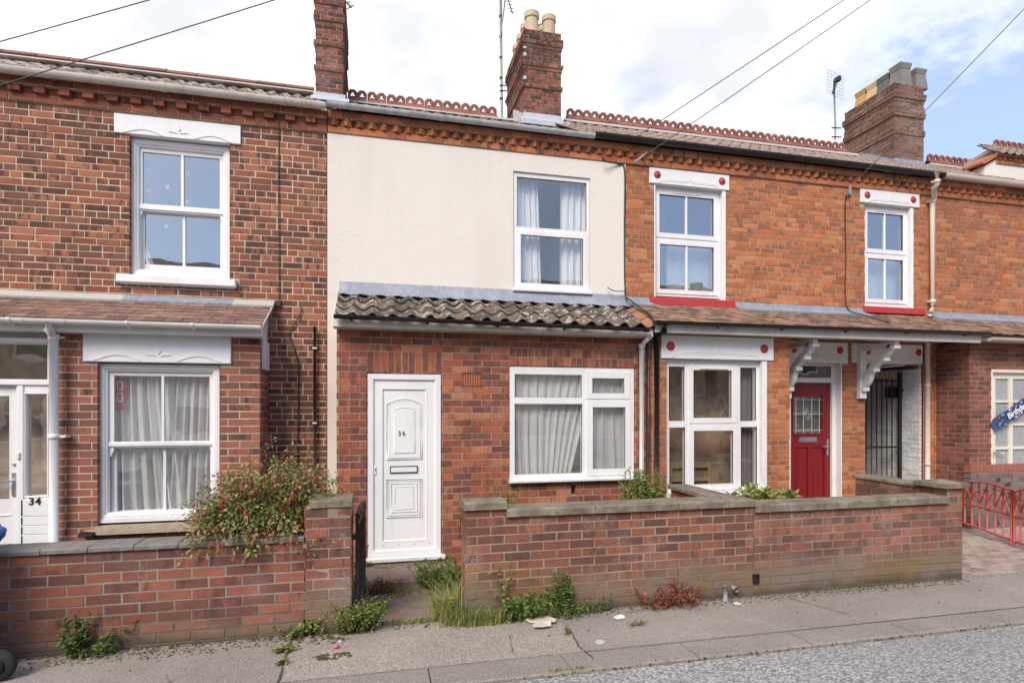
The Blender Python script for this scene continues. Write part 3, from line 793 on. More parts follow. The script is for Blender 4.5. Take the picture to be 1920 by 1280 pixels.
# gutters and pipes ---------------------------------------------------
def gutter(root, mat, x0, x1, y, zt, r=0.056, hz=1.02, slope=0.0, brackets=(), joints=(), name='gutter', bz=0.03, label=None):
    mb = MB()
    prof = []
    n = 9
    for k in range(n+1):
        a = PI + PI*k/n
        prof.append((math.cos(a)*r, math.sin(a)*r*hz))
    inn = [(p[0]*0.93, p[1]*0.93) for p in prof][::-1]
    poly = prof + inn
    def run(xa, xb, sc):
        za, zb = zt+slope*(xa-x0), zt+slope*(xb-x0)
        m = len(poly)
        v = [(xa, y+p[0]*sc, za+p[1]*sc) for p in poly] + [(xb, y+p[0]*sc, zb+p[1]*sc) for p in poly]
        f = [(i, (i+1) % m, (i+1) % m+m, i+m) for i in range(m)]
        mb.add(v, f, smooth=False)
        for xq, zq in ((xa, za), (xb, zb)):
            w = [(xq, y+p[0]*sc, zq+p[1]*sc) for p in prof]
            mb.add(w, [tuple(range(len(w)))])
    run(x0, x1, 1.0)
    for xj in joints: run(xj-0.03, xj+0.03, 1.09)
    g = mb.build(name, mat, root, label)
    for xb_ in brackets:
        b = MB(); zb_ = zt+slope*(xb_-x0)
        b.prism([(y-r*1.1, zb_+0.003), (y-r*1.1, zb_-0.02), (y-r*0.75, zb_-r*hz*0.86), (y, zb_-r*hz*1.14), (y+r*0.8, zb_-r*hz*1.2), (y+r*1.05, zb_-r*hz*1.35), (y+r*1.25, zb_-r*hz*1.35), (y+r*1.25, zb_-r*hz*0.6), (y+r*0.8, zb_-r*hz*0.85), (y, zb_-r*hz*1.07), (y-r*0.72, zb_-r*hz*0.79), (y-r*1.05, zb_-0.02)], xb_-0.014, xb_+0.014, axis='x')
        b.build('bracket', mat, g)
    return g

def downpipe(root, mat, pts, r=0.034, collars=(), name='downpipe', clip=0.0, label=None):
    mb = MB(); mb.tube(pts, r, 14)
    p = mb.build(name, mat, root, label)
    for c in collars:
        m = MB(); m.lathe((c[0], c[1], c[2]-0.025), [(r*1.02, 0), (r*1.22, 0.004), (r*1.22, 0.046), (r*1.02, 0.05)], 14)
        if clip: m.box(c[0]-r*1.7, c[0]+r*1.7, c[1]+r*0.75, c[1]+r*1.15, c[2]-0.012, c[2]+0.012)
        m.build('collar', mat, p)
    return p

# windows -------------------------------------------------------------
def pane(parent, x0, x1, z0, z1, y, mat='glass', name='pane'):
    mb = MB(); mb.box(x0-.008, x1+.008, y, y+0.006, z0-.008, z1+.008)
    return mb.build(name, M[mat], parent)

def upvc_frame(root, x0, x1, z0, z1, y, panes, casements=(), mat='upvc', depth=0.07, name='window', glass='glass', label=None, bead=0.014):
    """one frame with its openings cut; every casement a raised sash; every pane a piece of glass"""
    mb = MB()
    holes = []
    for p in panes:
        inside = [c for c in casements if c[0] < p[0] and c[1] > p[1] and c[2] < p[2] and c[3] > p[3]]
        if not inside: holes.append(p)
    holes += [(c[0]+.012, c[1]-.012, c[2]+.012, c[3]-.012) for c in casements]
    mb.plate(x0, x1, z0, z1, holes, y, depth)
    mb.ring(x0-.004, x1+.004, z0-.004, z1+.004, 0.014, y+.012, depth-.012, .004)
    w = mb.build(name, M[mat], root, label)
    for p in panes:
        inside = [c for c in casements if c[0] < p[0] and c[1] > p[1] and c[2] < p[2] and c[3] > p[3]]
        par = w; yp = y+0.028
        if inside:
            c = inside[0]
            sm = MB()
            sm.plate(c[0], c[1], c[2], c[3], [p], y-0.012, 0.06)
            sm.ring(c[0]-.003, c[1]+.003, c[2]-.003, c[3]+.003, .012, y-.008, .03, .004)
            sm.ring(p[0]-bead, p[1]+bead, p[2]-bead, p[3]+bead, bead, y-.013, .03, .001, bead*.8)
            par = sm.build('casement', M[mat], w); yp = y+0.014
        else:
            bm_ = MB(); bm_.ring(p[0]-bead, p[1]+bead, p[2]-bead, p[3]+bead, bead, y-.002, .03, .001, bead*.8)
            bm_.build('glazing_bead', M[mat], w)
        pane(par, p[0], p[1], p[2], p[3], yp, glass)
    return w

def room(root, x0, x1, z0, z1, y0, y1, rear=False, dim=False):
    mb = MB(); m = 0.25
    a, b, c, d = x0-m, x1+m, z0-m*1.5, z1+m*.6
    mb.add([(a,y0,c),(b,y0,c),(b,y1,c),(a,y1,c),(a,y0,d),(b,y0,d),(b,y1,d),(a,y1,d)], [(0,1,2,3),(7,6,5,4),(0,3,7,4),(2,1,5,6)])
    # rear opening added in the far wall so sky light reaches the curtains
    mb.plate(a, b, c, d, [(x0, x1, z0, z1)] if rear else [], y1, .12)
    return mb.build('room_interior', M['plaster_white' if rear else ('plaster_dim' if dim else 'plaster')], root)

def curtain(label, x0, x1, z0, z1, y, mat, folds=9, amp=0.02, top_gather=1.0, sweep=None, group='curtains hanging behind the windows', cols=None, rows=22, thick=True):
    """hanging cloth: folds deepen downwards; sweep(t, v) -> x offset at height fraction v"""
    n = cols or folds*8
    ph = rng.uniform(0, 6); mb = MB(); v = []; f = []
    for k in range(rows+1):
        vz = k/rows; z = z0+(z1-z0)*vz
        for i in range(n+1):
            t = i/n
            x = x0+(x1-x0)*t
            if sweep: x += sweep(t, vz)
            a = amp*(0.75+0.35*(1-vz))
            yy = y + a*(math.sin(2*PI*folds*t+ph+0.25*math.sin(5*vz+ph)) + 0.45*math.sin(2*PI*folds*1.73*t+ph*2)+0.3*math.sin(2*PI*folds*.41*t+vz))
            v.append((x, yy, z))
    for k in range(rows):
        for i in range(n):
            a = k*(n+1)+i
            f.append((a, a+1, a+n+2, a+n+1))
    mb.add(v, f, smooth=True)
    return mb.build('curtain', M[mat], None, label, 'curtain', group)

def text_mesh(parent, s, cx, cz, y, h, mat, name, ang=0.0, depth=0.004, bold=0.0, spacing=1.0, wscale=1.0):
    cu = bpy.data.curves.new(name, 'FONT'); cu.body = s; cu.size = h*1.38; cu.extrude = depth/2; cu.offset = bold
    cu.align_x = 'CENTER'; cu.align_y = 'CENTER'; cu.space_character = spacing; cu.resolution_u = 3
    t = bpy.data.objects.new(name+'_curve', cu)
    me = bpy.data.meshes.new_from_object(t)
    bpy.data.objects.remove(t); bpy.data.curves.remove(cu)
    me.transform(Matrix.Translation((cx, y-depth/2, cz)) @ Matrix.Rotation(-ang, 4, 'Y') @ Matrix.Rotation(PI/2, 4, 'X') @ Matrix.Diagonal((wscale, 1, 1, 1)))
    me.materials.clear(); me.materials.append(M[mat])
    o = bpy.data.objects.new(name, me); COL.objects.link(o); attach(o, parent)
    return o

# roof ridge with pierced octagonal crests
def crest_tile(mat):
    mb = MB()
    # saddle
    for sgn in (1,):
        mb.prism([(-0.14, -0.085), (-0.128, -0.085), (0, 0.012), (0.128, -0.085), (0.14, -0.085), (0.018, 0.035), (-0.018, 0.035)], 0.0, 0.326, axis='x')
    R_, th = 0.088, 0.032
    for cx in (0.082, 0.245):
        out = []; inn = []
        n = 24
        for k in range(n):
            a = 2*PI*k/n + PI/8
            seg = (a - PI/8) % (PI/4) - PI/8
            ro = R_*math.cos(PI/8)/math.cos(seg)
            b = 2*PI*k/n + PI/8
            ri = 0.034 + 0.013*math.cos(3*(b-PI/2))
            out.append((cx+ro*math.cos(a), 0.085+ro*math.sin(a))); inn.append((cx+ri*math.cos(b), 0.080+ri*math.sin(b)))
        V = []
        for y in (-th/2, th/2):
            V += [(x, y, z) for x, z in out] + [(x, y, z) for x, z in inn]
        F = []
        for k in range(n):
            q = (k+1) % n
            F += [(k, q, n+q, n+k), (2*n+k, 3*n+k, 3*n+q, 2*n+q), (k, 2*n+k, 2*n+q, q), (n+k, n+q, 3*n+q, 3*n+k)]
        mb.add(V, F)
    mb.t = [(rng.random(), rng.random())]*len(mb.v)
    return mb.mesh('crested_ridge_tile', mat)

def ridge_run(root, x0, x1, y, z, meshes, step, name='ridge_tile', parent=None):
    n = int((x1-x0)/step)
    for i in range(n):
        o = bpy.data.objects.new(name, meshes[i % len(meshes)]); COL.objects.link(o)
        o.location = (x0+i*step, y, z+rng.uniform(-.004, .004)); o.rotation_euler = (rng.uniform(-.01, .01), rng.uniform(-.008, .008), rng.uniform(-.01, .01))
        attach(o, parent or root)

def chimney(root, pool, key, mort, x0, x1, y0, y1, zb, zt, H, bands, left=True, right=False, L=0.222):
    """stack of real courses; bands are (z0, z1, projection)"""
    mb = MB(); i = 0.006
    nz = int(round((zt-zb)/H)); H = (zt-zb)/nz
    def proj(z):
        for a, b, p in bands:
            if a <= z < b: return p
        return 0.0
    segs = []
    for k in range(nz):
        p = proj(zb+(k+.5)*H)
        if segs and abs(segs[-1][2]-p) < 1e-6: segs[-1][1] = zb+(k+1)*H
        else: segs.append([zb+k*H, zb+(k+1)*H, p])
    for a, b, p in segs:
        mb.box(x0-p+i, x1+p-i, y0-p+i, y1+p, a, b)
    st = mb.build('chimney', mort, root)
    vs = key
    for k in range(nz):
        z0 = zb+k*H; p = proj(z0+H/2)
        ph = (k % 2)*0.5*L
        fr = [(c0, c1, z0+.005, z0+H-.005) for c0, c1, _, _ in lay(x0-p, x1+p, 0, H, [], L, H, .009, 'stretcher', ph)]
        place_bricks(pool, vs, fr, st, (0, y0-p, 0), 0, 0.08)
        if left:
            d = y1-y0+2*p
            r = [(c0, c1, z0+.005, z0+H-.005) for c0, c1, _, _ in lay(-d, -.003, 0, H, [], L, H, .009, 'stretcher', L*.5-ph)]
            place_bricks(pool, vs, r, st, (x0-p-.005, y0-p, 0), -PI/2, 0.08)
        if right:
            d = y1-y0+2*p
            r = [(c0, c1, z0+.005, z0+H-.005) for c0, c1, _, _ in lay(.003, d, 0, H, [], L, H, .009, 'stretcher', L*.5-ph)]
            place_bricks(pool, vs, r, st, (x1+p+.005, y0-p, 0), PI/2, 0.08)
    return st

def cornice(root, pool, key, x0, x1, y, z, kind='saw', pitch=0.140, mort=None, phase=0.0):
    """projecting eaves courses over the wall: string course, sawtooth or dentil course, string course"""
    h = 0.0755
    mb = MB()
    mb.box(x0, x1, y-.022, y+.2, z, z+h); mb.box(x0, x1, y-.062, y+.2, z+2*h+.006, z+3*h+.01)
    mid = .030 if kind == 'saw' else -.002
    mb.box(x0, x1, y+mid, y+.2, z+h, z+2*h+.006, mi=1)
    c = mb.build('cornice', [mort, M[key]], root)
    place_bricks(pool, key, lay(x0, x1, z, z+h, [], .225, h, .009, phase=phase), c, (0, y-.028, 0), 0, .1)
    place_bricks(pool, key, lay(x0, x1, z+2*h+.008, z+3*h+.008, [], .225, h, .009, phase=.07+phase), c, (0, y-.068, 0), 0, .1)
    vs = bricks_of(key)
    n = int((x1-x0)/pitch)
    for i in range(n):
        xc = x0+(i+.5)*pitch+phase*.3
        if kind == 'saw':
            s = pitch*0.705
            mbv = rng.choice(vs)
            Mx = Matrix.Translation((xc, y-.070+rng.uniform(-.004, .004), z+h*1.5+.003)) @ Matrix.Rotation(PI/4+rng.uniform(-.05, .05), 4, 'Z') @ Matrix.Translation((s/2, 0, 0)) @ Matrix.Diagonal((s, s, h*.94, 1))
            o = bpy.data.objects.new('sawtooth_brick', saw_mesh(key)); 
        else:
            Mx = Matrix.Translation((xc, y-.072+rng.uniform(-.003, .003), z+h*1.5+.003)) @ Matrix.Diagonal((.102, .1, h*.93, 1))
            o = bpy.data.objects.new('dentil_brick', rng.choice(vs))
        COL.objects.link(o); o.matrix_basis = Mx; attach(o, c)
        if kind != 'saw':
            o = bpy.data.objects.new('dentil_brick', rng.choice(vs)); COL.objects.link(o)
            o.matrix_basis = Matrix.Translation((xc+pitch/2, y-.012, z+h*1.5+.003)) @ Matrix.Diagonal((.098, .1, h*.9, 1)); attach(o, c)
    return c

_saw = {}
def saw_mesh(key):
    if key not in _saw:
        _saw[key] = []
        for k in range(12):
            mb = MB(); j = lambda: rng.uniform(-.02, .02)
            v = [(-.5+j(), 0+j()*.5, -.5), (.5+j(), 0+j(), -.5), (.5, 1, -.5), (-.5+j(), 1, -.5), (-.5+j(), 0+j()*.5, .5), (.5+j(), 0, .5), (.5, 1, .5), (-.5, 1, .5)]
            mb.add(v, [(0,1,5,4),(1,2,6,5),(2,3,7,6),(3,0,4,7),(4,5,6,7),(3,2,1,0)], (rng.random(), rng.random()))
            _saw[key].append(mb.mesh('sawtooth', M[key]))
    return rng.choice(_saw[key])

# ================================================================== THE TERRACE
YM, YB, YF = 7.05, 6.55, 4.65        # main wall face, bay and porch face, street face of the garden walls
RY, RZ = 10.6, 7.20                  # ridge
EY, EZ = 6.90, 5.155                  # eaves
X34, X36, X38 = -0.516, 3.194, 8.205
SL = math.atan2(RZ-EZ, RY-EY)
SAG = .065                            # old rafters: every slope hangs a little in the middle
def roof_z(y, rz=RZ):
    t = (y-EY)/(RY-EY)
    return EZ + t*(rz-EZ) - SAG*4*t*(1-t)*(1 if 0 < t < 1 else 0)

def roof_base(root, x0, x1, mat='roof_felt', rz=RZ):
    mb = MB()
    pr = [(YM-.04+(RY-YM+.04)*k/10, roof_z(YM-.04+(RY-YM+.04)*k/10, rz)-.045) for k in range(11)]
    mb.prism([(YM-.04, EZ-.06)]+pr+[ (RY+3.6, EZ-.03), (RY+3.6, EZ-.13), (YM+.3, EZ-.13), (YM+.3, EZ-.02)], x0, x1, axis='x')
    r = mb.build('roof', M[mat], root)
    return r

# ------------------------------------------------------------------ No. 34, dark multi red brick with white sashes
h34 = thing('terraced_house', (-2.4, YM, 0), 'dark red mixed brick terraced house with white sash windows, at the left end', 'house', 'terraced houses in the row')
p34 = Pool('brick', h34, 'brickwork')
U0, U1, UZ0, UZ1 = -2.551, -1.557, 3.061, 4.659
LT34 = (-2.693, -1.441, 4.659, 4.866)
SI34 = (-2.658, -1.485, 3.060, 3.142)
CZ34 = 4.890
w34 = wall_face(p34, h34, 'front_wall', 'brick_multi', M['mortar_cream'], -6.8, X34-.004, -0.142, CZ34, YM, [(U0, U1, UZ0, UZ1)], H=0.0720, j=.0135, bond='mixed',
                skip=[LT34, SI34, (-6.8, -1.158-.0, -1, 2.82)], phase=.06)
cornice(h34, p34, 'brick_cornice34', -6.8, X34-.004, YM, CZ34+.002, 'dentil', .222, M['mortar_cream'])
mb = MB(); mb.cbox(LT34[0], LT34[1], YM-.022, YM+.14, LT34[2], LT34[3], .006)
lin = mb.build('lintel', M['white_stone'], h34)

def swoosh(parent, cx, z0, hw, y, s=1.0):
    """carved waves and a three-leafed sprig, standing a few millimetres proud"""
    for sg in (-1, 1):
        up = []; dn = []
        for k in range(15):
            t = k/14
            x = cx+sg*(hw*0.24+t*hw*0.62)
            zb = z0 + s*(0.012+0.062*math.sin(PI*min(1, t*1.0))**1.2*(1-.15*t))
            th = s*0.027*math.sin(PI*t)**.8
            up.append((x, zb+th)); dn.append((x, zb-th*.35))
        m = MB(); m.prism(up+dn[::-1], y-.007, y+.01); m.build('carved_wave', M['white_stone'], parent)
        leaf = [(cx+sg*.012*s, z0+.055*s), (cx+sg*.035*s, z0+.080*s), (cx+sg*.065*s, z0+.086*s), (cx+sg*.10*s, z0+.066*s), (cx+sg*.055*s, z0+.064*s)]
        m = MB(); m.prism(leaf, y-.008, y+.01); m.build('carved_leaf', M['white_stone'], parent)
    m = MB(); m.prism([(cx, z0+.075*s), (cx+.024*s, z0+.105*s), (cx+.010*s, z0+.120*s), (cx, z0+.15*s), (cx-.010*s, z0+.120*s), (cx-.024*s, z0+.105*s)], y-.008, y+.01); m.build('carved_leaf', M['white_stone'], parent)
swoosh(lin, (LT34[0]+LT34[1])/2, LT34[2]-.005, (LT34[1]-LT34[0])/2, YM-.022, 1.0)
mb = MB(); mb.cbox(SI34[0], SI34[1], YM-.07, YM+.13, SI34[2], SI34[3], .008); mb.box(SI34[0]+.02, SI34[1]-.02, YM-.012, YM+.1, SI34[2]-.012, SI34[2])
mb.build('sill', M['white_paint'], h34)

def sash_window(root, x0, x1, z0, z1, y, gx, mid, gz, glass='glass_old', sub=0.03):
    """box sash: moulded box frame, outer top sash with horns, inner bottom sash; gx=(left pane x0,x1,right pane x0,x1), gz=(bottom z0,z1, top z0,z1)"""
    mb = MB()
    mb.ring(x0, x1, z0, z1, .058, y, .14, .004, .012)
    mb.ring(x0+.056, x1-.056, z0+.056, z1-.056, .020, y+.018, .12, .002, .008)
    mb.box(x0, x1, y-.012, y+.10, z0-sub, z0+.02)
    w = mb.build('window', M['white_paint'], root)
    t = MB()
    sx0, sx1 = gx[0]-.045, gx[3]+.045
    t.plate(sx0, sx1, mid[0], gz[3]+.045, [(gx[0], gx[1], gz[2], gz[3]), (gx[2], gx[3], gz[2], gz[3])], y+.045, .035)
    t.cbox(sx0-.004, sx1+.004, y+.030, y+.08, mid[0]+.012, mid[1], .006)
    for sg, xx in ((1, sx0), (-1, sx1)):
        t.prism([(xx, mid[0]+.02), (xx+sg*.042, mid[0]+.02), (xx+sg*.042, mid[0]-.030), (xx+sg*.028, mid[0]-.052), (xx+sg*.020, mid[0]-.085), (xx, mid[0]-.095)], y+.047, y+.078)
    top = t.build('sash', M['white_paint'], w)
    b = MB()
    b.plate(sx0+.006, sx1-.006, z0+.035, mid[1]-.01, [(gx[0]+.008, gx[1]+.004, gz[0], gz[1]), (gx[2]+.004, gx[3]-.004, gz[0], gz[1])], y+.088, .035)
    bot = b.build('sash', M['white_paint'], w)
    for xa, xb in ((gx[0], gx[1]), (gx[2], gx[3])):
        pane(w, xa, xb, gz[2], gz[3], y+.062, glass)
        pane(w, xa+.006, xb, gz[0], gz[1], y+.105, glass)
    return w
yw = YM+.055
sash_window(h34, -2.564, -1.568, 3.159, 4.647, yw,
            (-2.462, -2.079, -2.052, -1.684), (3.881, 3.941),
            (3.306, 3.869, 3.958, 4.527), glass='glass_up')
room(h34, U0, U1, UZ0, UZ1, YM+.26, YM+2.8)

# bay and door screen under the tiled lean-to
B0, B1, B2, B3 = -3.012, -2.651, -1.543, -1.158
ZF34 = 2.449
LB34 = (-2.771, -1.431, 2.174, 2.448)
wz0 = 0.531
wb = wall_face(p34, h34, 'bay_wall', 'brick_bay34', M['mortar_cream'], B0, B3, -0.145, ZF34-.002, YB, [(B1, B2, wz0, LB34[2])], H=0.0755, j=.013, bond='stretcher', phase=.03, skip=[LB34])
side = wall_face(p34, h34, 'bay_side_wall', 'brick_bay34', M['mortar_cream'], .004, YM-YB-.002, -0.145, ZF34-.002, 0, [], H=0.0755, j=.013, ang=PI/2, origin=(B3+.006, YB, 0), span=(.003, YM-YB-.002), phase=.11, skip=[(0.12, .5, LB34[2], 3)], thick=.1)
mb = MB(); mb.cbox(LB34[0], LB34[1], YB-.024, YB+.14, LB34[2], LB34[3], .006)
lb = mb.build('lintel', M['white_stone'], h34)
swoosh(lb, (LB34[0]+LB34[1])/2, LB34[2]+.002, (LB34[1]-LB34[0])/2, YB-.024, 1.1)
mb = MB(); mb.box(B3-.1, B3+.022, YB+.10, YB+.46, LB34[2]-.04, LB34[3]-.004)
mb.build('lintel', M['white_stone'], h34)
sash_window(h34, -2.667, -1.555, 0.593, 2.161, YB+.05,
            (-2.545, -2.114, -2.090, -1.663), (1.317, 1.372),
            (0.655, 1.306, 1.377, 2.045), sub=.02)
mb = MB(); mb.box(B1-.09, B2-.02, YB-.075, YB+.10, wz0-.055, wz0-.012); mb.box(B1-.02, B2+.01, YB-.03, YB+.1, wz0-.010, wz0+.018)
sill = mb.build('sill', M['wood_old'], h34)
mb = MB()
for k in range(7): mb.box(B1-.13+rng.uniform(-.012,.012)+k*.012, B1-.085+k*.012+.02, YB-.10+rng.uniform(-.01,.01), YB-.03, wz0-.075+rng.uniform(0,.02), wz0-.02+rng.uniform(-.015,.01))
mb.build('rotten_sill_end', M['cable'], sill)
room(h34, B1, B2, wz0+.1, LB34[2], YB+.26, YB+2.4, True)

wall_face(p34, h34, 'bay_wall', 'brick_bay34', M['mortar_cream'], -6.8, -4.505, -0.145, ZF34-.002, YB, [], H=0.0755, j=.013, bond='stretcher', phase=.03)
# door screen, left of the bay
ds = YB+.03
mb = MB()
zT = 2.351
gl = (-3.277, -3.098, 0.863, 1.851)
fan = (-4.35, -3.094, 1.995, 2.338)
dr = (-4.30, -3.353, -.08, 1.928)
mb.plate(-4.5, B0-.005, -.1, zT+.03, [gl, fan, dr], ds, .10)
mb.cbox(-4.5, B0-.005, ds-.02, ds+.05, 1.938, 1.989, .006)
mb.cbox(-4.5, B0-.005, ds-.03, ds+.03, zT, zT+.045, .008)
mb.cbox(-3.338, -3.290, ds-.012, ds+.04, -.1, 1.937, .005)
sc = mb.build('door_screen', M['white_paint'], h34)
pane(sc, gl[0], gl[1], gl[2], gl[3], ds+.05, 'glass_old'); pane(sc, fan[0], fan[1], fan[2], fan[3], ds+.05, 'glass_old')
mb = MB(); mb.ring(gl[0]-.012, gl[1]+.012, gl[2]-.012, gl[3]+.012, .014, ds-.006, .04, .001, .010); mb.build('glazing_bead', M['white_paint'], sc)
zb_ = [0.834, 0.668, 0.580, 0.492, -.05]
for a, b in zip(zb_[1:], zb_[:-1]):
    m = MB(); m.cbox(gl[0]-.035, gl[1]+.03, ds-.012, ds+.03, a+.002, b-.002, .004); m.build('board', M['white_paint'], sc)
text_mesh(sc, '34', -3.193, 0.812, ds-.014, .072, 'black_print', 'number', bold=.0025, spacing=1.12)
m = MB()
dgl = (-4.12, -3.429, 0.833, 1.834)
m.plate(dr[0]+.004, dr[1]-.004, dr[2], dr[3]-.004, [dgl], ds+.035, .045)
m.cbox(dgl[0]-.02, dgl[1]+.02, ds+.028, ds+.06, dgl[2]-.16, dgl[2]-.145, .004)
door = m.build('door', M['white_paint'], h34)
pane(door, *dgl, ds+.055, 'glass_old')
m = MB(); hz = 0.994; hx = -3.388
m.cbox(hx-.018, hx+.018, ds+.022, ds+.037, hz-.13, hz+.10, .004); m.tube([(hx, ds+.022, hz+.02), (hx, ds-.03, hz+.02), (hx-.11, ds-.035, hz+.025)], .009, 8)
m.build('handle', M['chrome'], door)
m = MB(); m.lathe((-3.384, ds+.035, 1.174), [(.017, 0), (.017, .012), (.008, .016)], 14, axis='y'); m.build('lock', M['chrome'], door)
m = MB(); m.cbox(-3.340, -3.316, ds-.03, ds-.01, 1.226, 1.288, .004); m.build('doorbell', M['cream_paint'], sc)
room(h34, -4.4, B0-.05, .1, zT, YB+.30, YB+2.8)

# lean-to roof
LY0, LZ0, LY1, LZ1 = 6.38, 2.557, 7.03, 2.882
mb = MB(); xr = -1.129
mb.prism([(LY0+.03, LZ0-.05), (LY0+.03, LZ0-.012), (LY1+.01, LZ1-.012), (LY1+.01, ZF34), (LY0+.06, ZF34)], -6.8, B3+.0, axis='x')
can = mb.build('canopy_roof', M['white_paint'], h34)
pt = Pool('canopy_tile', h34, 'canopy_tiling')
v34 = plain_variants('plain_tile_34', M['plain34'], 14)
LXR = -1.113
tile_slope(pt, v34, -6.8, LXR+.01, LY0-.02, LZ0, LY1, LZ1, .165, .105, .055, can)
pt.finish()
mb = MB(); mb.prism([(LY0-.01, LZ0-.015), (LY1, LZ1-.018), (LY1, LZ1+.012), (LY0-.01, LZ0+.012)], LXR+.004, LXR+.022, axis='x'); mb.build('verge', M['cement'], can)
for x0_, x1_, mt in ((-6.8, -2.584, 'cement'), (-2.584, -1.503, 'lead'), (-1.503, -1.085, 'cement')):
    m = MB(); m.prism([(YM-.14, LZ1-.045), (YM+.002, LZ1+.005), (YM+.002, LZ1+.055), (YM-.02, LZ1+.042), (YM-.145, LZ1-.025)], x0_, x1_, axis='x'); m.build('flashing', M[mt], can)
mb = MB(); mb.cbox(-6.8, LXR+.005, LY0+.025, LY0+.05, ZF34-.002, LZ0-.02, .004); mb.box(-6.8, LXR+.005, LY0+.03, YB+.0, ZF34-.004, ZF34+.004); mb.build('fascia', M['white_paint'], h34)
gutter(h34, M['white_paint'], -6.8, LXR+.0, LY0-.05, 2.550, .046, joints=[-2.850, -3.186, LXR-.02], brackets=[-2.304, -1.733, -3.271])
px_, py_ = -2.979, 6.45
downpipe(h34, M['white_paint'], [(px_+.012, LY0-.05, LZ0-.03), (px_+.012, LY0-.05, LZ0-.10), (px_, py_, LZ0-.17), (px_, py_, .0)], .040, collars=[(px_, py_, LZ0-.16), (px_, py_, 1.444)], clip=1)
m = MB(); m.cbox(px_+.03, px_+.10, py_-.01, py_+.10, 1.444-.012, 1.444+.012, .003); m.build('pipe_clip', M['white_paint'], h34)

# eaves, gutter, roof
gutter(h34, M['cream_gutter'], -6.8, X34-.01, 6.90, 5.155, .055, hz=1.1, joints=[-2.177, -0.984], brackets=())
mb = MB(); mb.box(-6.8, X34-.006, YM-.058, YM+.1, CZ34+.222, EZ+.0); mb.build('fascia', M['fascia'], h34)
RZ34 = 7.125
def roof_z34(y): return roof_z(y, RZ34)
roof = roof_base(h34, -6.8, X34, rz=RZ34)
r34 = Pool('roof_tile', h34, 'roof_tiling')
vt = pantile_variants('pale_roof_tile', M['pantile_pale'], 12, w=.2, L=.42, amp=.021, seg=10, th=.013, sharp=1.7)
tile_slope(r34, vt, -6.8, X34-.02, EY-.01, EZ-.012, RY-.08, RZ34, .20, .31, .040, roof, stagger=False, zf=lambda y: roof_z34(y)-.012)
r34.finish()
rb = []
for k in range(4):
    m = MB(); m.prism([(-.125, -.075), (-.06, -.005), (0, .022), (.06, -.005), (.125, -.075), (.105, -.085), (0, -.01), (-.105, -.085)], 0, .447, axis='x', tint=(rng.random(), .5)); rb.append(m.mesh('ridge_tile', M['ridge_brown']))
m = MB(); m.prism([(-.15, -.055), (-.12, -.02), (.12, -.02), (.15, -.055)], -6.9, -0.952, axis='x')
for q in range(1): m.v = [(a, b+RY, c+7.272-.10) for a, b, c in m.v]
rm = m.build('ridge_bedding', M['cement'], h34)
ridge_run(h34, -0.988-15*.455-.002, -0.988+.01, RY, 7.272-.022, rb, .455)

# chimney shared at the party line with No. 36
CY = 10.0
st = chimney(h34, p34, 'brick_stack', M['mortar_cream'], -0.920, -0.488, CY, 11.35, 6.78, 8.62, .0672,
             [(7.27, 7.34, .025), (7.68, 7.76, .03), (8.05, 8.2, .03), (8.33, 8.62, .03)], left=False, right=True)
m = MB(); m.box(-0.932-.02, -0.480+.03, CY-.012, 11.40, roof_z34(CY)-.06, roof_z34(CY)+.12)
m.prism([(CY-.20, roof_z34(CY-.20)+.02), (CY-.012, roof_z34(CY-.012)+.02), (CY-.012, roof_z34(CY)+.06), (CY-.20, roof_z34(CY-.2)+.035)], -0.949-.03, -0.446+.06, axis='x')
m.build('flashing', M['lead_pale'], st)
for dx, zc in ((0, 8.16), (.42, 8.13)):
    m = MB(); m.box(-0.920+dx-.004, -0.920+dx+.045, CY-.012, CY+.03, zc-.045, zc+.045); m.build('corner_clip', M['lead_pale'], st)
for k in range(2):
    m = MB(); m.lathe((-0.707+.0, CY+.3+k*.55, 8.62), [(.14, 0), (.12, .3), (.14, .32), (.13, .38)], 16); m.build('chimney_pot', M['pot_buff'], st)

# pipe and loose cables on the wall beside the bay
downpipe(h34, M['dark_pipe'], [(-0.652, 7.0, -.1), (-0.652, 7.0, 2.651)], .016, name='vent_pipe')
for v_ in (2.401, 1.548):
    m = MB(); m.cbox(-0.652-.024, -0.652+.024, 6.976, 7.06, v_-.009, v_+.009, .003); m.build('pipe_clip', M['white_paint'], h34)
def cable(root, pts, r, mat='cable', name='cable'):
    P = [Vector(p) for p in pts]; out = []
    for i in range(len(P)-1):
        p0, p1, p2, p3 = P[max(i-1, 0)], P[i], P[i+1], P[min(i+2, len(P)-1)]
        for k in range(5):
            t = k/5
            out.append(0.5*((2*p1)+(-p0+p2)*t+(2*p0-5*p1+4*p2-p3)*t*t+(-p0+3*p1-3*p2+p3)*t**3))
    out.append(P[-1])
    m = MB(); m.tube(out, r, 5)
    return m.build(name, M[mat], root)
cable(h34, [(-0.817, 7.06, 2.899), (-0.800, 7.03, 2.845), (-0.829, 7.03, 2.747), (-0.909, 7.03, 2.628), (-0.926, 7.03, 2.525), (-0.869, 7.03, 2.387), (-0.829, 7.03, 2.175), (-0.835, 7.03, 1.749), (-0.840, 7.03, 1.080)], .007)
cable(h34, [(-1.027, 6.90, 5.038), (-1.042, 7.035, 4.859), (-1.042, 7.035, 3.923), (-1.036, 7.035, 2.806)], .005)
m = MB(); m.box(-1.081, -1.019, YM-.03, YM+.01, 2.872, 2.932); m.build('junction_box', M['cable'], h34)
p34.finish()

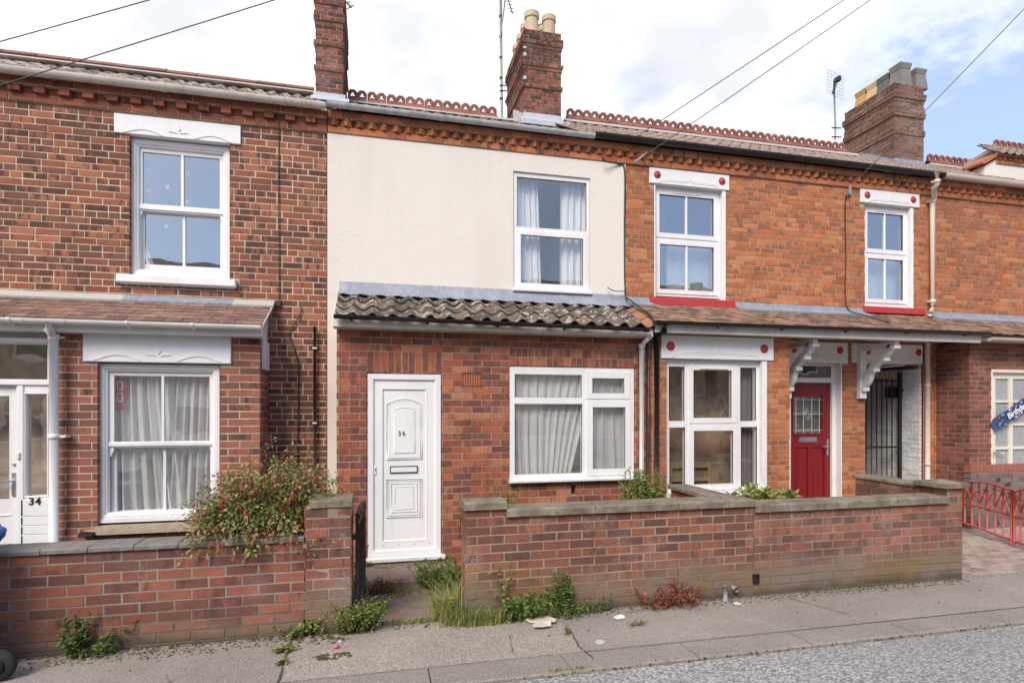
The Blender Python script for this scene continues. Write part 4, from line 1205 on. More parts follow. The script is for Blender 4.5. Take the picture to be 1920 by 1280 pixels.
# ------------------------------------------------------------------ No. 36, cream rendered front and brick porch with a pantiled lean-to
h36 = thing('terraced_house', (1.4, YM, 0), 'cream rendered terraced house with brick porch, white door and pantiled lean-to', 'house', 'terraced houses in the row')
p36 = Pool('brick', h36, 'brickwork')
CZ = 4.900
U0, U1, UZ0, UZ1 = 1.692, 2.706, 3.177, 4.667
# rendered wall, a real coat over the masonry
nx, nzz = 92, 60
mb = MB()
mb.plate(X34, X36, -.1, CZ-.004, [(U0, U1, UZ0, UZ1)], YM-.012, .27, back=True)
w36 = mb.build('rendered_wall', M['render'], h36)
cornice(h36, p36, 'brick_cornice', X34+.006, X36, YM, CZ, 'saw', .1415, M['mortar_thin'])
upvc_frame(h36, U0+.004, U1-.004, UZ0+.03, UZ1-.004, YM+.012,
           [(1.742, 2.666, 3.989, 4.610), (1.790, 2.616, 3.287, 3.888)],
           [(1.735, 2.674, 3.226, 3.948)], glass='glass')
mb = MB(); mb.cbox(U0-.012, U1+.012, YM-.06, YM+.05, UZ0-.005, UZ0+.032, .006); mb.build('sill', M['white_paint'], h36)
room(h36, U0, U1, UZ0, UZ1, YM+.26, YM+2.6, True)

PX0, PX1 = -0.381, 3.241
PZ = 2.568
D0, D1, DZ0, DZ1 = -0.068, 0.746, .055, 2.101
W0, W1, WZ0, WZ1 = 1.527, 3.093, 0.860, 2.205
HP = (PZ+.145)/round((PZ+.145)/.0752)
def course_top(z): return -.145+HP*round((z+.145)/HP)
SD = (D0-.002, D1+.004, DZ1, course_top(DZ1+.225))
SW = (W0-.0, W1-.004, WZ1, course_top(WZ1+.215))
AB = (0.975, 1.202, 1.961, 2.112)
WV = (2.286, 2.333, 0.701, 0.809)
AB2 = (0.957, 1.171, 0.292, 0.461)
pw = wall_face(p36, h36, 'porch_wall', 'brick_porch', M['mortar_grey'], PX0, PX1, -0.145, PZ, YB, [(D0, D1, DZ0, DZ1), (W0, W1, WZ0, WZ1), AB, AB2, WV], H=.0752, L=.2245, bond='stretcher', phase=.10, skip=[SD, SW], wob=.002)
soldier(p36, 'brick_porch', SD[0], SD[1], SD[2]+.004, SD[3], 11, YB, pw)
soldier(p36, 'brick_porch', SW[0], SW[1], SW[2]+.004, SW[3], 21, YB, pw, rows=2)
wall_face(p36, h36, 'porch_side_wall', 'brick_porch', M['mortar_grey'], .004, YM-YB-.014, -0.145, PZ, 0, [], H=.0752, ang=PI/2, origin=(PX1+.006, YB, 0), span=(.003, YM-YB-.014), phase=.1, thick=.1)
wall_face(p36, h36, 'porch_side_wall', 'brick_porch', M['mortar_grey'], -(YM-YB-.014), -.004, -0.145, PZ, 0, [], H=.0752, ang=-PI/2, origin=(PX0-.006, YB, 0), span=(-(YM-YB-.014), -.003), phase=.1, thick=.1)
# air bricks
def airbrick(root, r, y, mat, nx, nz):
    m = MB(); dx = (r[1]-r[0])/nx; dz = (r[3]-r[2])/nz
    holes = [(r[0]+(i+.17)*dx, r[0]+(i+.83)*dx, r[2]+(k+.17)*dz, r[2]+(k+.83)*dz) for i in range(nx) for k in range(nz)]
    m.plate(r[0], r[1], r[2], r[3], holes, y-.004, .05)
    a = m.build('air_brick', mat, root)
    b = MB(); b.box(r[0]+.004, r[1]-.004, y+.018, y+.044, r[2]+.004, r[3]-.004); b.build('void', M['dark_void'], a)  # black plate behind the holes stands for their shade
airbrick(h36, (AB[0]+.002, AB[1]-.002, AB[2]+.006, AB[3]-.006), YB, M['terracotta'], 8, 5)
airbrick(h36, (AB2[0]+.008, AB2[1]-.008, AB2[2]+.01, AB2[3]-.01), YB, M['terracotta'], 8, 5)
m = MB(); m.box(WV[0]-.01, WV[1]+.01, YB+.06, YB+.08, WV[2]-.01, WV[3]+.01); m.build('vent_slot', M['cable'], h36)
m = MB(); m.box(0.939, 1.012, YB-.012, YB+.02, 0.263, 0.293); m.build('vent_lip', M['cable'], h36)

# front door
m = MB(); yd = YB+.012
m.ring(D0+.004, D1-.004, DZ0+.03, DZ1-.004, .072, yd, .09, .005, .012)
fr = m.build('door_frame', M['upvc'], h36)
dx0, dx1, dz0, dz1 = D0+.074, D1-.074, DZ0+.100, DZ1-.076
m = MB()
m.plate(dx0, dx1, dz0, dz1, [(dx0+.095, dx1-.095, dz0+.095, dz1-.10)], yd+.022, .055)
m.ring(dx0+.085, dx1-.085, dz0+.085, dz1-.09, .014, yd+.018, .03, .003, .010)
m.box(dx0+.09, dx1-.09, yd+.036, yd+.07, dz0+.09, dz1-.095)
door = m.build('door', M['upvc'], h36)
a0, a1 = dx0+.095, dx1-.095; pyd = yd+.036
def mould(pts, r=.0075, closed=True, name='moulding'):
    P = [(x, pyd-.001, z) for x, z in pts]
    if closed: P = P+[P[0]]
    k = MB(); k.tube(P, r, 6); return k.build(name, M['upvc'], door)
def arch(xa, xb, z0, zs, rise, inset=0):
    n = 12
    return [(xa, z0), (xb, z0)] + [(xb-(xb-xa)*i/n, zs+rise*math.sin(PI*i/n)) for i in range(n+1)]
zt_ = 1.825; zs_ = 1.771; zl_ = 1.147
mould(arch(a0+.045, a1-.045, zl_, zs_, zt_-zs_), .007); mould(arch(a0+.062, a1-.062, zl_+.018, zs_-.012, zt_-zs_-.004), .004)
mould(arch(a0+.125, a1-.125, 1.218, 1.706, .022), .0045)
q0, q1 = 0.505, 0.927
mould([(a0+.045, q0), (a1-.045, q0), (a1-.045, q1), (a0+.045, q1)], .007); mould([(a0+.065, q0+.02), (a1-.065, q0+.02), (a1-.065, q1-.02), (a0+.065, q1-.02)], .004)
mould([(a0+.095, q0+.055), (a1-.095, q0+.055), (a1-.095, q1-.050), (a0+.095, q1-.050)], .004)
mould([(a0+.14, q0+.085), (a1-.14, q0+.085), (a1-.14, q1-.085), (a0+.14, q1-.085)], .003)
text_mesh(door, '36', 0.305, 1.439, pyd-.006, .052, 'black_print', 'number', bold=-.0006, spacing=1.3)
l0, l1, lz0, lz1 = 0.178, 0.483, 0.998, 1.076
m = MB(); m.ring(l0, l1, lz0, lz1, .009, pyd-.014, .02, .002); m.build('letter_plate', M['black_print'], door)
m = MB(); m.cbox(l0+.008, l1-.008, pyd-.009, pyd+.004, lz0+.008, lz1-.008, .003); m.build('letter_flap', M['upvc'], door)
kx, kz = 0.020, 1.035
m = MB(); m.cbox(kx-.014, kx+.014, yd+.010, yd+.024, kz-.045, kz+.045, .006); esc = m.build('lock_plate', M['upvc'], door)
m = MB(); m.lathe((kx, yd+.012, kz+.015), [(.007, 0), (.007, .004)], 10, axis='y'); m.cbox(kx-.0035, kx+.0035, yd+.007, yd+.012, kz-.012, kz+.012, .001); m.build('keyhole', M['black_print'], door)
m = MB(); m.cbox(D0-.012, D1+.035, YB-.085, YB+.03, DZ0-.012, DZ0+.030, .006); m.build('door_sill', M['upvc'], h36)
for k in range(4):
    m = MB(); m.lathe((dx0+.1+k*.17, yd+.021, dz0+.05), [(.006, 0), (.006, .004)], 8, axis='y'); m.build('drain_cap', M['alu'], door)
m = MB(); m.box(D0-.03, D1+.12, YB-.03, YB+.08, -.145, DZ0-.015); m.build('threshold_base', M['dark_void'], h36)  # near-black block: the shade under the door sill put into colour

upvc_frame(h36, W0+.005, W1-.005, WZ0+.035, WZ1-.006, YB+.012,
           [(1.593, 2.417, 1.844, 2.114), (1.593, 2.424, 0.948, 1.769),
            (2.545, 2.958, 1.899, 2.079), (2.552, 2.972, 0.993, 1.732)],
           [(2.471, 3.034, 1.832, 2.156), (2.471, 3.041, 0.916, 1.809)])
mb = MB(); mb.cbox(W0-.012, W1+.025, YB-.075, YB+.05, WZ0-.004, WZ0+.034, .008); mb.build('sill', M['white_paint'], h36)
room(h36, W0, W1, WZ0, WZ1, YB+.26, YB+2.4, True)

# lean-to
LY0, LZ0, LY1, LZ1 = 6.33, 2.674, 7.03, 3.047
LX0 = -0.388; LX1 = PX1+.06; TW = (LX1-LX0-.015)/18
mb = MB(); mb.prism([(LY0+.05, LZ0-.03), (LY1, LZ1-.045), (LY1, PZ), (LY0+.05, PZ)], PX0+.0, PX1+.01, axis='x')
can = mb.build('canopy_roof', M['fascia'], h36)
pt = Pool('canopy_tile', h36, 'canopy_tiling')
vo = pantile_variants('old_pantile', M['pantile_old'], 26, w=.203, L=.32, amp=.026, seg=10, th=.014, sharp=1.25, jit=.006)
vn = pantile_variants('orange_pantile', M['pantile_orange'], 4, w=.203, L=.32, amp=.026, seg=10, th=.014, sharp=1.25)
tile_slope(pt, vo, LX0+.015, LX1, LY0-.01, LZ0+.012, LY1-.01, LZ1+.01, TW, .265, .072, can, stagger=False, pick=lambda x, r: vn if x > LX1-.26 else vo, wob=.008)
pt.finish()
m = MB()
nn = 60; V = []; Fq = []
for i in range(nn+1):
    x = -0.383+(3.216--0.383)*i/nn
    wv = .010*math.sin(2*PI*(x-LX0)/.203)
    V += [(x, YM-.012, LZ1+.145), (x, YM-.026, LZ1+.115+.004*math.sin(i*1.7)), (x, YM-.045, LZ1+.055+.005*math.sin(i*.9)), (x, YM-.155, LZ1-.020+wv), (x, YM-.155, LZ1-.034+wv), (x, YM-.012, LZ1+.0)]
for i in range(nn):
    for k in range(5): Fq.append((6*i+k, 6*i+6+k, 6*i+7+k, 6*i+1+k))
m.add(V, Fq+[(0,1,2,3,4,5), tuple(6*nn+k for k in (5,4,3,2,1,0))], smooth=True); m.build('flashing', M['lead'], can)
mb = MB(); mb.cbox(PX0-.03, PX1+.0, LY0+.04, LY0+.062, PZ+.004, LZ0-.008, .003); mb.box(PX0-.03, PX1, LY0+.05, YB, PZ+.002, PZ+.012); mb.build('fascia', M['fascia'], h36)
gutter(h36, M['black_plastic'], LX0-.01, 3.133, 6.285, 2.685, .042, slope=-.008, joints=[-0.216, 3.117], brackets=[-0.221, 0.567, 1.339, 2.117], bz=.05)
dxp = 3.160
downpipe(h36, M['white_paint'], [(dxp, 6.30, LZ0-.08), (dxp, 6.30, LZ0-.12), (dxp, 6.497, LZ0-.19), (dxp, 6.497, .0)], .033, collars=[(dxp, 6.497, LZ0-.20)], clip=0)
cable(h36, [(3.237, 6.50, 2.581), (3.230, 6.52, 2.140), (3.252, 6.52, 1.493), (3.259, 6.52, 0.845)], .008)
cable(h36, [(3.294, 6.50, 2.595), (3.266, 6.50, 2.141), (3.280, 6.52, 1.622), (3.273, 6.52, 0.844)], .008)

# eaves and roof
gutter(h36, M['grey_gutter'], X34+.004, 2.711, 6.905, 5.178, .047, hz=1.0, slope=-.005, joints=[0.787, -0.234], brackets=())
mb = MB(); mb.box(X34+.006, X36, YM-.058, YM+.1, CZ+.217, EZ+.0); mb.build('fascia', M['black_plastic'], h36)
roof = roof_base(h36, X34+.002, X36, rz=7.09)
RZ36 = 7.09
def roof_z36(y): return roof_z(y, RZ36)
r36 = Pool('roof_tile', h36, 'roof_tiling')
vt = pantile_variants('brown_roof_tile', M['pantile_roof'], 12, w=.205, L=.42, amp=.021, seg=10, th=.013, sharp=1.6)
vt2 = pantile_variants('dark_roof_tile', M['pantile_old'], 8, w=.205, L=.34, amp=.012, seg=8, th=.016)
tile_slope(r36, vt, X34+.03, X36, EY-.01, EZ+.005, RY-.08, RZ36, .205, .31, .040, roof, stagger=False, zf=roof_z36, pick=lambda x, r: vt2 if x < .9 else vt, wob=.01,
           clip=lambda x, y: not (2.646-.1 < x < X36 and y > 10.2))
r36.finish()
crest = [crest_tile(M['ridge_red']) for _ in range(5)]
ridge_run(h36, -0.437, 2.400, RY, 7.146, crest, .334)
m = MB(); m.prism([(RY-.15, 7.03), (RY-.13, 7.075), (RY+.13, 7.075), (RY+.15, 7.03)], -0.455, 2.574, axis='x'); m.build('ridge_bedding', M['cement'], h36)

CY = 10.2
zt2 = 8.596
hb = .066
st = chimney(h36, p36, 'brick_stack', M['mortar_thin'], 2.651, 3.354, CY, 11.55, zt2-26*hb, zt2, hb,
             [(zt2-4*hb, zt2-2*hb-.001, .035), (zt2-5*hb, zt2-4*hb-.001, .015), (zt2-10*hb, zt2-9*hb-.001, .035), (zt2-11*hb, zt2-10*hb-.001, .014), (zt2-16*hb, zt2-15*hb-.001, .026)])
zr = roof_z(CY)
m = MB(); m.box(2.651-.008, 3.354+.02, CY-.012, CY+.2, zr-.05, zr+.125)
m.prism([(CY-.20, zr-.17), (CY-.012, zr-.07), (CY-.012, zr+.03), (CY-.20, zr-.085)], 2.546, 3.436+.02, axis='x')
for k in range(5):
    yy = CY+k*.16; zz_ = roof_z(yy)
    m.prism([(yy, zz_-.1), (yy+.16, zz_-.02), (yy+.16, zz_+.19), (yy, zz_+.10)], 2.651-.012, 2.651+.01, axis='x')
m.build('flashing', M['lead_pale'], st)
for zc in (8.262, 8.127, 7.703):
    m = MB(); m.box(2.651-.010, 2.695, CY-.010, CY+.03, zc-.03, zc+.03); m.build('corner_clip', M['lead_pale'], st)
def round_pot(st, x, y, z, mat='pot_buff', s=1.0):
    m = MB(); m.lathe((x, y, z), [(.135*s, 0), (.118*s, .02), (.112*s, .27*s), (.116*s, .275*s), (.130*s, .278*s), (.130*s, .368*s), (.126*s, .375*s), (.095*s, .375*s), (.09*s, .2*s)], 24, smooth=False); return m.build('chimney_pot', M[mat], st)
for k, yy in enumerate((10.36, 10.68, 11.0, 11.32)):
    if k: round_pot(st, 2.839, yy, zt2); 
    else: round_pot(st, 2.839, yy, zt2, s=1.05)
    if k < 2: round_pot(st, 3.168, yy, zt2)
m = MB(); m.lathe((3.062+.08, 10.75, zt2), [(.09, 0), (.09, .34), (.11, .36), (.11, .44), (.05, .47)], 12); m.build('cowl', M['black_plastic'], st)
p36.finish()

# ------------------------------------------------------------------ No. 38, orange brick with red-dotted white lintels, red door and gated passage
h38 = thing('terraced_house', (5.6, YM, 0), 'orange brick terraced house with dark red door, bay window and white lintels with red discs', 'house', 'terraced houses in the row')
p38 = Pool('brick', h38, 'brickwork')
A = (3.611, 4.666, 3.089, 4.696)
Bw = (6.953, 7.811, 3.113, 4.719)
LA = (3.534, 4.715, 4.682, 4.886)
LBx = (6.860, 7.908, 4.703, 4.899)
SA = (3.542, 4.789, 3.074, 3.182)
SB = (6.906, 7.987, 3.105, 3.200)
BX0, BX1 = 3.434, 5.274
DX0, DX1 = 5.660, 6.548
GX0, GX1 = 6.953, 7.938
LD = (5.590, 6.639, 2.367, 2.662)
LG = (6.712, 7.967, 2.381, 2.663)
w38 = wall_face(p38, h38, 'front_wall', 'brick_orange', M['mortar_thin'], X36+.004, X38-.004, -.145, CZ, YM,
                [A, Bw, (DX0, DX1, .02, LD[2]), (GX0, GX1, -.145, LG[2])], L=.222, H=.0635, j=.0095, bond='mixed',
                skip=[(LA[0], LA[1], LA[2]-.03, LA[3]), (LBx[0], LBx[1], LBx[2]-.03, LBx[3]), SA, SB, LD, LG, (X36, BX1-.12, -1, 3.02), (6.548, GX0, -.2, .21)], phase=.03, wob=.0015)
cornice(h38, p38, 'brick_cornice', X36, X38-.01, YM, CZ, 'saw', .1415, M['mortar_thin'])

def dotted_lintel(root, r, y, cz, dots, dr):
    m = MB(); m.cbox(r[0], r[1], y-.022, y+.16, r[2], r[3], .006)
    lin = m.build('lintel', M['white_stone'], root)
    for dx in dots:
        k = MB(); k.lathe((dx, y-.018, cz), [(dr, 0), (dr, .006), (dr*.86, .013), (dr*.62, .010), (dr*.56, .016), (dr*.25, .016), (dr*.2, .020), (0.002, .022)], 20, axis='y'); k.build('red_disc', M['red_paint'], lin)
    # ogee moulding line near the lower edge
    a, b = dots[0]+dr*.2, dots[-1]-dr*.2; w = b-a; c = (a+b)/2; zl = r[2]+(r[3]-r[2])*.16
    h = (r[3]-r[2])*.13
    for off in (0, .018):
        P = [(a, y-.022, r[2]+.01), (a+w*.07, y-.022, zl+off), (a+w*.12, y-.022, zl+h*.3+off), (c-w*.06, y-.022, zl+h*.4+off), (c-w*.02, y-.022, zl+h*.7+off), (c, y-.022, zl+h*1.6+off), (c+w*.02, y-.022, zl+h*.7+off), (c+w*.06, y-.022, zl+h*.4+off), (b-w*.12, y-.022, zl+h*.3+off), (b-w*.07, y-.022, zl+off), (b, y-.022, r[2]+.01)]
        k = MB(); k.tube(P, .005, 5); k.build('moulding', M['white_stone'], lin)
    return lin
dotted_lintel(h38, LA, YM, 4.795*.5+4.797*.5, [3.642, 4.601], .052)
dotted_lintel(h38, LBx, YM, 4.810*.5+4.816*.5, [6.972, 7.791], .052)
for r in (SA, SB):
    m = MB(); m.cbox(r[0], r[1], YM-.055, YM+.12, r[2], r[3], .008); m.build('sill', M['red_paint'], h38)
yw = YM+.07
def sashlook(root, x0, x1, z0, z1, panes, cas, room_y):
    w = upvc_frame(root, x0, x1, z0, z1, yw, panes, cas, glass='glass_up')
    # painted brick reveals beside the frame
    return w
W = (3.655, 4.605, 3.223, 4.696)
pu = (3.712, 4.528, 4.066, 4.579)
pl = (3.720, 4.528, 3.313, 3.914)
win = sashlook(h38, W[0], A[1]-.005, W[2], A[3]-.003, [pu, pl], [(pu[0]-.045, pu[1]+.07, pu[2]-.06, pu[3]+.07), (pl[0]-.045, pl[1]+.07, pl[2]-.055, pl[3]+.06)], 0)
for q in (pu, pl):
    m = MB(); xm = (q[0]+q[1])/2; m.cbox(xm-.013, xm+.013, yw-.004, yw+.03, q[2]-.01, q[3]+.01, .004); m.build('glazing_bar', M['upvc'], win)
m = MB(); m.cbox(xm-.20, xm+.20, yw-.022, yw-.008, pu[3]+.022, pu[3]+.036, .003); m.build('trickle_vent', M['upvc'], win)
for ra, rb_ in ((A[1]-.045, A[1]+.003), (A[0]-.003, A[0]+.012)):
    m = MB(); m.box(ra, rb_, YM-.004, yw+.02, A[2]+.05, A[3]); m.build('painted_reveal', M['white_brickpaint'], h38)
pu = (7.051, 7.694, 4.069, 4.599)
pl = (7.061, 7.694, 3.332, 3.926)
win = sashlook(h38, Bw[0]+.003, Bw[1]-.004, Bw[2]+.06, Bw[3]-.003, [pu, pl], [(pu[0]-.03, pu[1]+.065, pu[2]-.06, pu[3]+.07), (pl[0]-.03, pl[1]+.065, pl[2]-.055, pl[3]+.06)], 0)
for q in (pu, pl):
    m = MB(); xm = (q[0]+q[1])/2; m.cbox(xm-.013, xm+.013, yw-.004, yw+.03, q[2]-.01, q[3]+.01, .004); m.build('glazing_bar', M['upvc'], win)
m = MB(); m.cbox(xm-.18, xm+.18, yw-.022, yw-.008, pu[3]+.022, pu[3]+.036, .003); m.build('trickle_vent', M['upvc'], win)
m = MB(); m.box(Bw[1]-.055, Bw[1]+.003, YM-.004, yw+.02, Bw[2]+.05, Bw[3]); m.build('painted_reveal', M['white_brickpaint'], h38)
room(h38, A[0], A[1], A[2], A[3], YM+.26, YM+2.8); room(h38, Bw[0], Bw[1], Bw[2], Bw[3], YM+.26, YM+2.8)

# bay
BZ = 2.635
LBay = (3.441, 5.026, 2.332, 2.621)
HB = (3.520, 4.931, 0.611, LBay[2])
bw = wall_face(p38, h38, 'bay_wall', 'brick_orange', M['mortar_thin'], PX1+.03, BX1, -.145, BZ, YB, [HB], L=.222, H=.0665, j=.009, bond='stretcher', phase=.05, skip=[LBay, (4.931, BX1, -.2, .30)])
wall_face(p38, h38, 'bay_side_wall', 'brick_orange', M['mortar_thin'], .004, YM-YB-.01, -.145, BZ, 0, [], L=.222, H=.0665, ang=PI/2, origin=(BX1+.006, YB, 0), span=(.003, YM-YB-.01), thick=.1, phase=.1)
m = MB(); m.cbox(4.931, BX1+.008, YB-.010, YM-.02, -.14, .30, .004); m.box(6.548-.0, GX0+.006, YM-.012, YM+.1, -.14, .215); m.build('painted_plinth', M['white_brickpaint'], h38)
dotted_lintel(h38, LBay, YB, 2.491*.5+2.476*.5, [3.563, 4.884], .058)
yb_ = YB+.06
Wb = (HB[0]+.004, 4.865, 0.662, HB[3]-.004)
PC = [(3.580, 3.800, 1.560, 2.241), (3.587, 3.808, 0.725, 1.480),
      (3.915, 4.460, 1.599, 2.201), (3.922, 4.483, 0.759, 1.436),
      (4.590, 4.825, 1.555, 2.245), (4.598, 4.841, 0.707, 1.479)]
CA = [(3.855, 4.538, 1.531, 2.275), (3.855, 4.545, 0.685, 1.511)]
win = upvc_frame(h38, Wb[0], Wb[1], Wb[2], Wb[3], yb_, PC, CA)
m = MB(); m.cbox(3.998, 4.400, yb_-.03, yb_-.014, PC[2][3]+.012, PC[2][3]+.028, .003); m.build('trickle_vent', M['upvc'], win)
m = MB(); m.box(Wb[1]-.004, HB[1]+.004, YB-.006, yb_+.04, HB[2]+.03, HB[3]-.002); m.build('painted_reveal', M['white_brickpaint'], h38)
m = MB(); m.cbox(Wb[0]-.01, HB[1], YB-.05, YB+.1, Wb[2]-.045, Wb[2]+.004, .006); m.build('sill', M['white_paint'], h38)
m = MB(); m.cbox(HB[0]+.0, HB[1], YB-.03, YB+.1, HB[2]-.05, Wb[2]-.047, .006); m.build('sill', M['red_paint'], h38)
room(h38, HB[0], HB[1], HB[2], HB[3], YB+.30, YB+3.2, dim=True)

# front door in the recess
dotted_lintel(h38, LD, YM, 2.550, [5.729, 6.502], .054)
yd = YM+.10
f0, f1, fz1 = 5.705, 6.549, LD[2]-.004
rd = (5.782, 6.475, .03, 2.092)
fl = (5.809, 6.457, 2.161, 2.330)
m = MB(); m.plate(f0, f1, .02, fz1, [rd, fl], yd, .08); m.ring(fl[0]-.014, fl[1]+.014, fl[2]-.014, fl[3]+.014, .014, yd-.003, .03, .001, .01)
frm = m.build('door_frame', M['upvc'], h38)
pane(frm, *fl, yd+.03)
m = MB(); m.box(DX1-.014, DX1+.001, YM-.004, yd+.05, .02, fz1+.002); m.build('painted_reveal', M['white_brickpaint'], h38)
m = MB()
gz = (5.852, 6.347, 1.362, 1.892)
xm = (rd[0]+rd[1])/2
low = [(rd[0]+.10, xm-.035, .18, 1.162), (xm+.035, rd[1]-.10, .18, 1.162)]
m.plate(rd[0]+.006, rd[1]-.006, rd[2]+.004, rd[3]-.006, [gz]+low, yd+.030, .045)
for q in low: m.cbox(q[0]+.02, q[1]-.02, yd+.036, yd+.06, q[2]+.02, q[3]-.02, .012); m.box(q[0], q[1], yd+.050, yd+.07, q[2], q[3])
m.ring(gz[0]-.025, gz[1]+.025, gz[2]-.025, gz[3]+.025, .028, yd+.020, .03, .004, .012)
door = m.build('door', M['red_door'], h38)
gp = pane(door, *gz, yd+.05, 'glass')
m = MB(); gx = (gz[0]+gz[1])/2; gw = gz[1]-gz[0]; gh = gz[3]-gz[2]; gzc = (gz[2]+gz[3])/2
for t in (.10, .36, .64, .90): m.box(gz[0]+gw*t-.004, gz[0]+gw*t+.004, yd+.040, yd+.050, gz[2], gz[3])
for t in (.08, .52, .92):
    m.box(gz[0], gz[1], yd+.041, yd+.049, gz[2]+gh*t-.004, gz[2]+gh*t+.004)
for s in (.085, .05):
    P = [(gx-s*.8, yd+.043, gzc+.01), (gx, yd+.043, gzc+.01+s), (gx+s*.8, yd+.043, gzc+.01), (gx, yd+.043, gzc+.01-s), (gx-s*.8, yd+.043, gzc+.01)]
    m.tube(P, .005, 4)
m.build('leaded_strip', M['lead_pale'], door)
m = MB(); m.box(gz[0]-.01, gz[1]+.01, yd+.09, yd+.1, gz[2]-.01, gz[3]+.01); m.build('obscured_pane', M['glass_door'], door)
m = MB(); lz = 1.271; m.cbox(5.943, 6.238, yd+.016, yd+.035, lz-.036, lz+.036, .008); m.cbox(5.969, 6.211, yd+.006, yd+.02, lz-.022, lz+.022, .006); m.build('letter_plate', M['chrome'], door)
m = MB(); hx, hz = 6.420, 1.174; m.cbox(hx-.017, hx+.017, yd+.018, yd+.032, hz-.14, hz+.10, .004); m.tube([(hx, yd+.02, hz), (hx, yd-.03, hz), (hx-.13, yd-.032, hz)], .010, 8); m.build('handle', M['chrome'], door)
room(h38, f0+.1, f1-.1, .3, fz1, YM+.27, YM+3)
m = MB(); m.box(DX0-.1, DX1+.02, YM-.35, YM+.1, -.145, .02); m.build('doorstep', M['coping'], h38)

# passage
dotted_lintel(h38, LG, YM, 2.551, [6.981, 7.889], .054)
wall_face(p38, h38, 'passage_wall', 'brick_white', M['mortar_white'], -3.2, -.001, -.145, LG[2]-.002, 0, [], L=.222, H=.0665, j=.010, bond='mixed', ang=-PI/2, origin=(GX1-.010, YM-.003, 0), thick=.10, depth=.05, wob=.004)
wall_face(p38, h38, 'passage_wall', 'brick_white', M['mortar_white'], .02, 3.2, -.145, LG[2]-.002, 0, [], L=.222, H=.0665, j=.010, bond='mixed', ang=PI/2, origin=(GX0+.010, YM-.003, 0), thick=.10, depth=.05, wob=.004)
m = MB(); m.box(GX0-.02, GX1+.02, YM+.02, YM+4, LG[2]+.002, LG[2]+.05); m.box(GX0-.1, GX1+.1, YM+4, YM+4.1, -.1, LG[2]+.1); m.build('passage_ceiling', M['plaster'], h38)
m = MB(); zz_ = 2.311; m.tube([(GX1-.03, YM+.06, 2.336), (GX1-.03, YM+1.6, 2.336+.02)], .022, 8); m.tube([(GX1+.03, YM-.03, -.1), (GX1+.03, YM-.03, 2.352), (GX1-.03, YM+.06, 2.336)], .020, 8); m.build('service_pipe', M['brown_pipe'], h38)
m = MB(); m.box(GX1-.10, GX1-.002, YM+.10+.25, YM+.10+.42, 1.891, 2.057); m.build('lock_box', M['black_iron'], h38)

# lean-to over bay, door and passage
LY0, LZ0, LY1, LZ1 = 6.33, 2.741, 7.03, 3.079
CX0, CX1 = 3.243, 8.225
mb = MB(); mb.prism([(LY0+.03, LZ0-.045), (LY0+.03, LZ0-.014), (LY1+.01, LZ1-.014), (LY1+.01, LZ0-.04)], CX0+.0, 12.6, axis='x')
can = mb.build('canopy_roof', M['fascia'], h38)
pt = Pool('canopy_tile', h38, 'canopy_tiling')
v38 = plain_variants('plain_tile_38', M['plain38'], 18, jit=.006)
tile_slope(pt, v38, CX0, 12.4, LY0-.03, LZ0, LY1, LZ1, .165, .103, .055, can, wob=.007)
pt.finish()
for x0_, x1_ in ((3.193, SA[0]), (SA[1], SB[0]), (SB[1]+.10, 12.5)):
    m = MB(); m.prism([(YM-.17, LZ1-.052), (YM+.002, LZ1+.02), (YM+.002, LZ1+.095), (YM-.018, LZ1+.09), (YM-.03, LZ1+.035), (YM-.175, LZ1-.030)], x0_+.006, x1_-.006, axis='x'); m.build('flashing', M['lead'], can)
mb = MB(); mb.cbox(CX0+.02, CX1-.03, LY0+.02, LY0+.042, BZ-.01, LZ0-.012, .003); mb.box(CX0+.02, BX1, LY0+.03, YB, BZ+.002, BZ+.012); mb.build('fascia', M['fascia'], h38)
gutter(h38, M['black_plastic'], CX0-.01, CX1+.03, 6.285, 2.747, .042, slope=.004, joints=[6.517, 7.701, 4.087], brackets=[3.392, 4.087, 4.984, 5.935, 6.902, 7.883])
bx_ = 3.358
downpipe(h38, M['black_plastic'], [(bx_, 6.30, LZ0-.06), (bx_, 6.30, LZ0-.10), (bx_, 6.50, LZ0-.16), (bx_, 6.50, .0)], .034, collars=[(bx_, 6.50, LZ0-.16)])

def corbel(root, x, zt, zb, proj, w=.07):
    """scrolled timber bracket carrying the lean-to"""
    m = MB()
    front = []
    n = 26
    for k in range(n+1):
        t = k/n
        y = -proj*(1-t)**1.0*1.0
        base_y = -proj + (proj-.06)*(t**.85); base_z = zt-.07-(zt-zb-.14)*t
        s = math.sin(t*PI*3.0)
        front.append((YM+base_y-.030*s*(1 if t < .97 else 0), base_z))
    back = [(y+.085+.02*(i/n), z+.045-.02*(i/n)) for i, (y, z) in enumerate(front)][::-1]
    m.prism(front+[(min(p[0], YM-.07), p[1]) for p in back], x-w/2, x+w/2, axis='x')
    m.box(x-w/2, x+w/2, YM-proj-.02, YM-.072, zt-.075, zt)
    for k, (t0, sc) in enumerate(((.03, 1.0), (.30, 1.0), (.53, 1.1), (.97, 1.2))):
        i = int(t0*n); y, z = front[i]
        m.box(x-w/2-.016, x+w/2+.016, y-.028*sc, y+.055, z-.022*sc, z+.022*sc)
    m.cbox(x-w/2-.02, x+w/2+.02, YM-.072, YM-.002, zb-.04, zt, .006)
    return m.build('corbel_bracket', M['white_paint'], root)
corbel(h38, 6.860, 2.619, 1.901, .60)
corbel(h38, 5.608, 2.619, 1.895, .56)

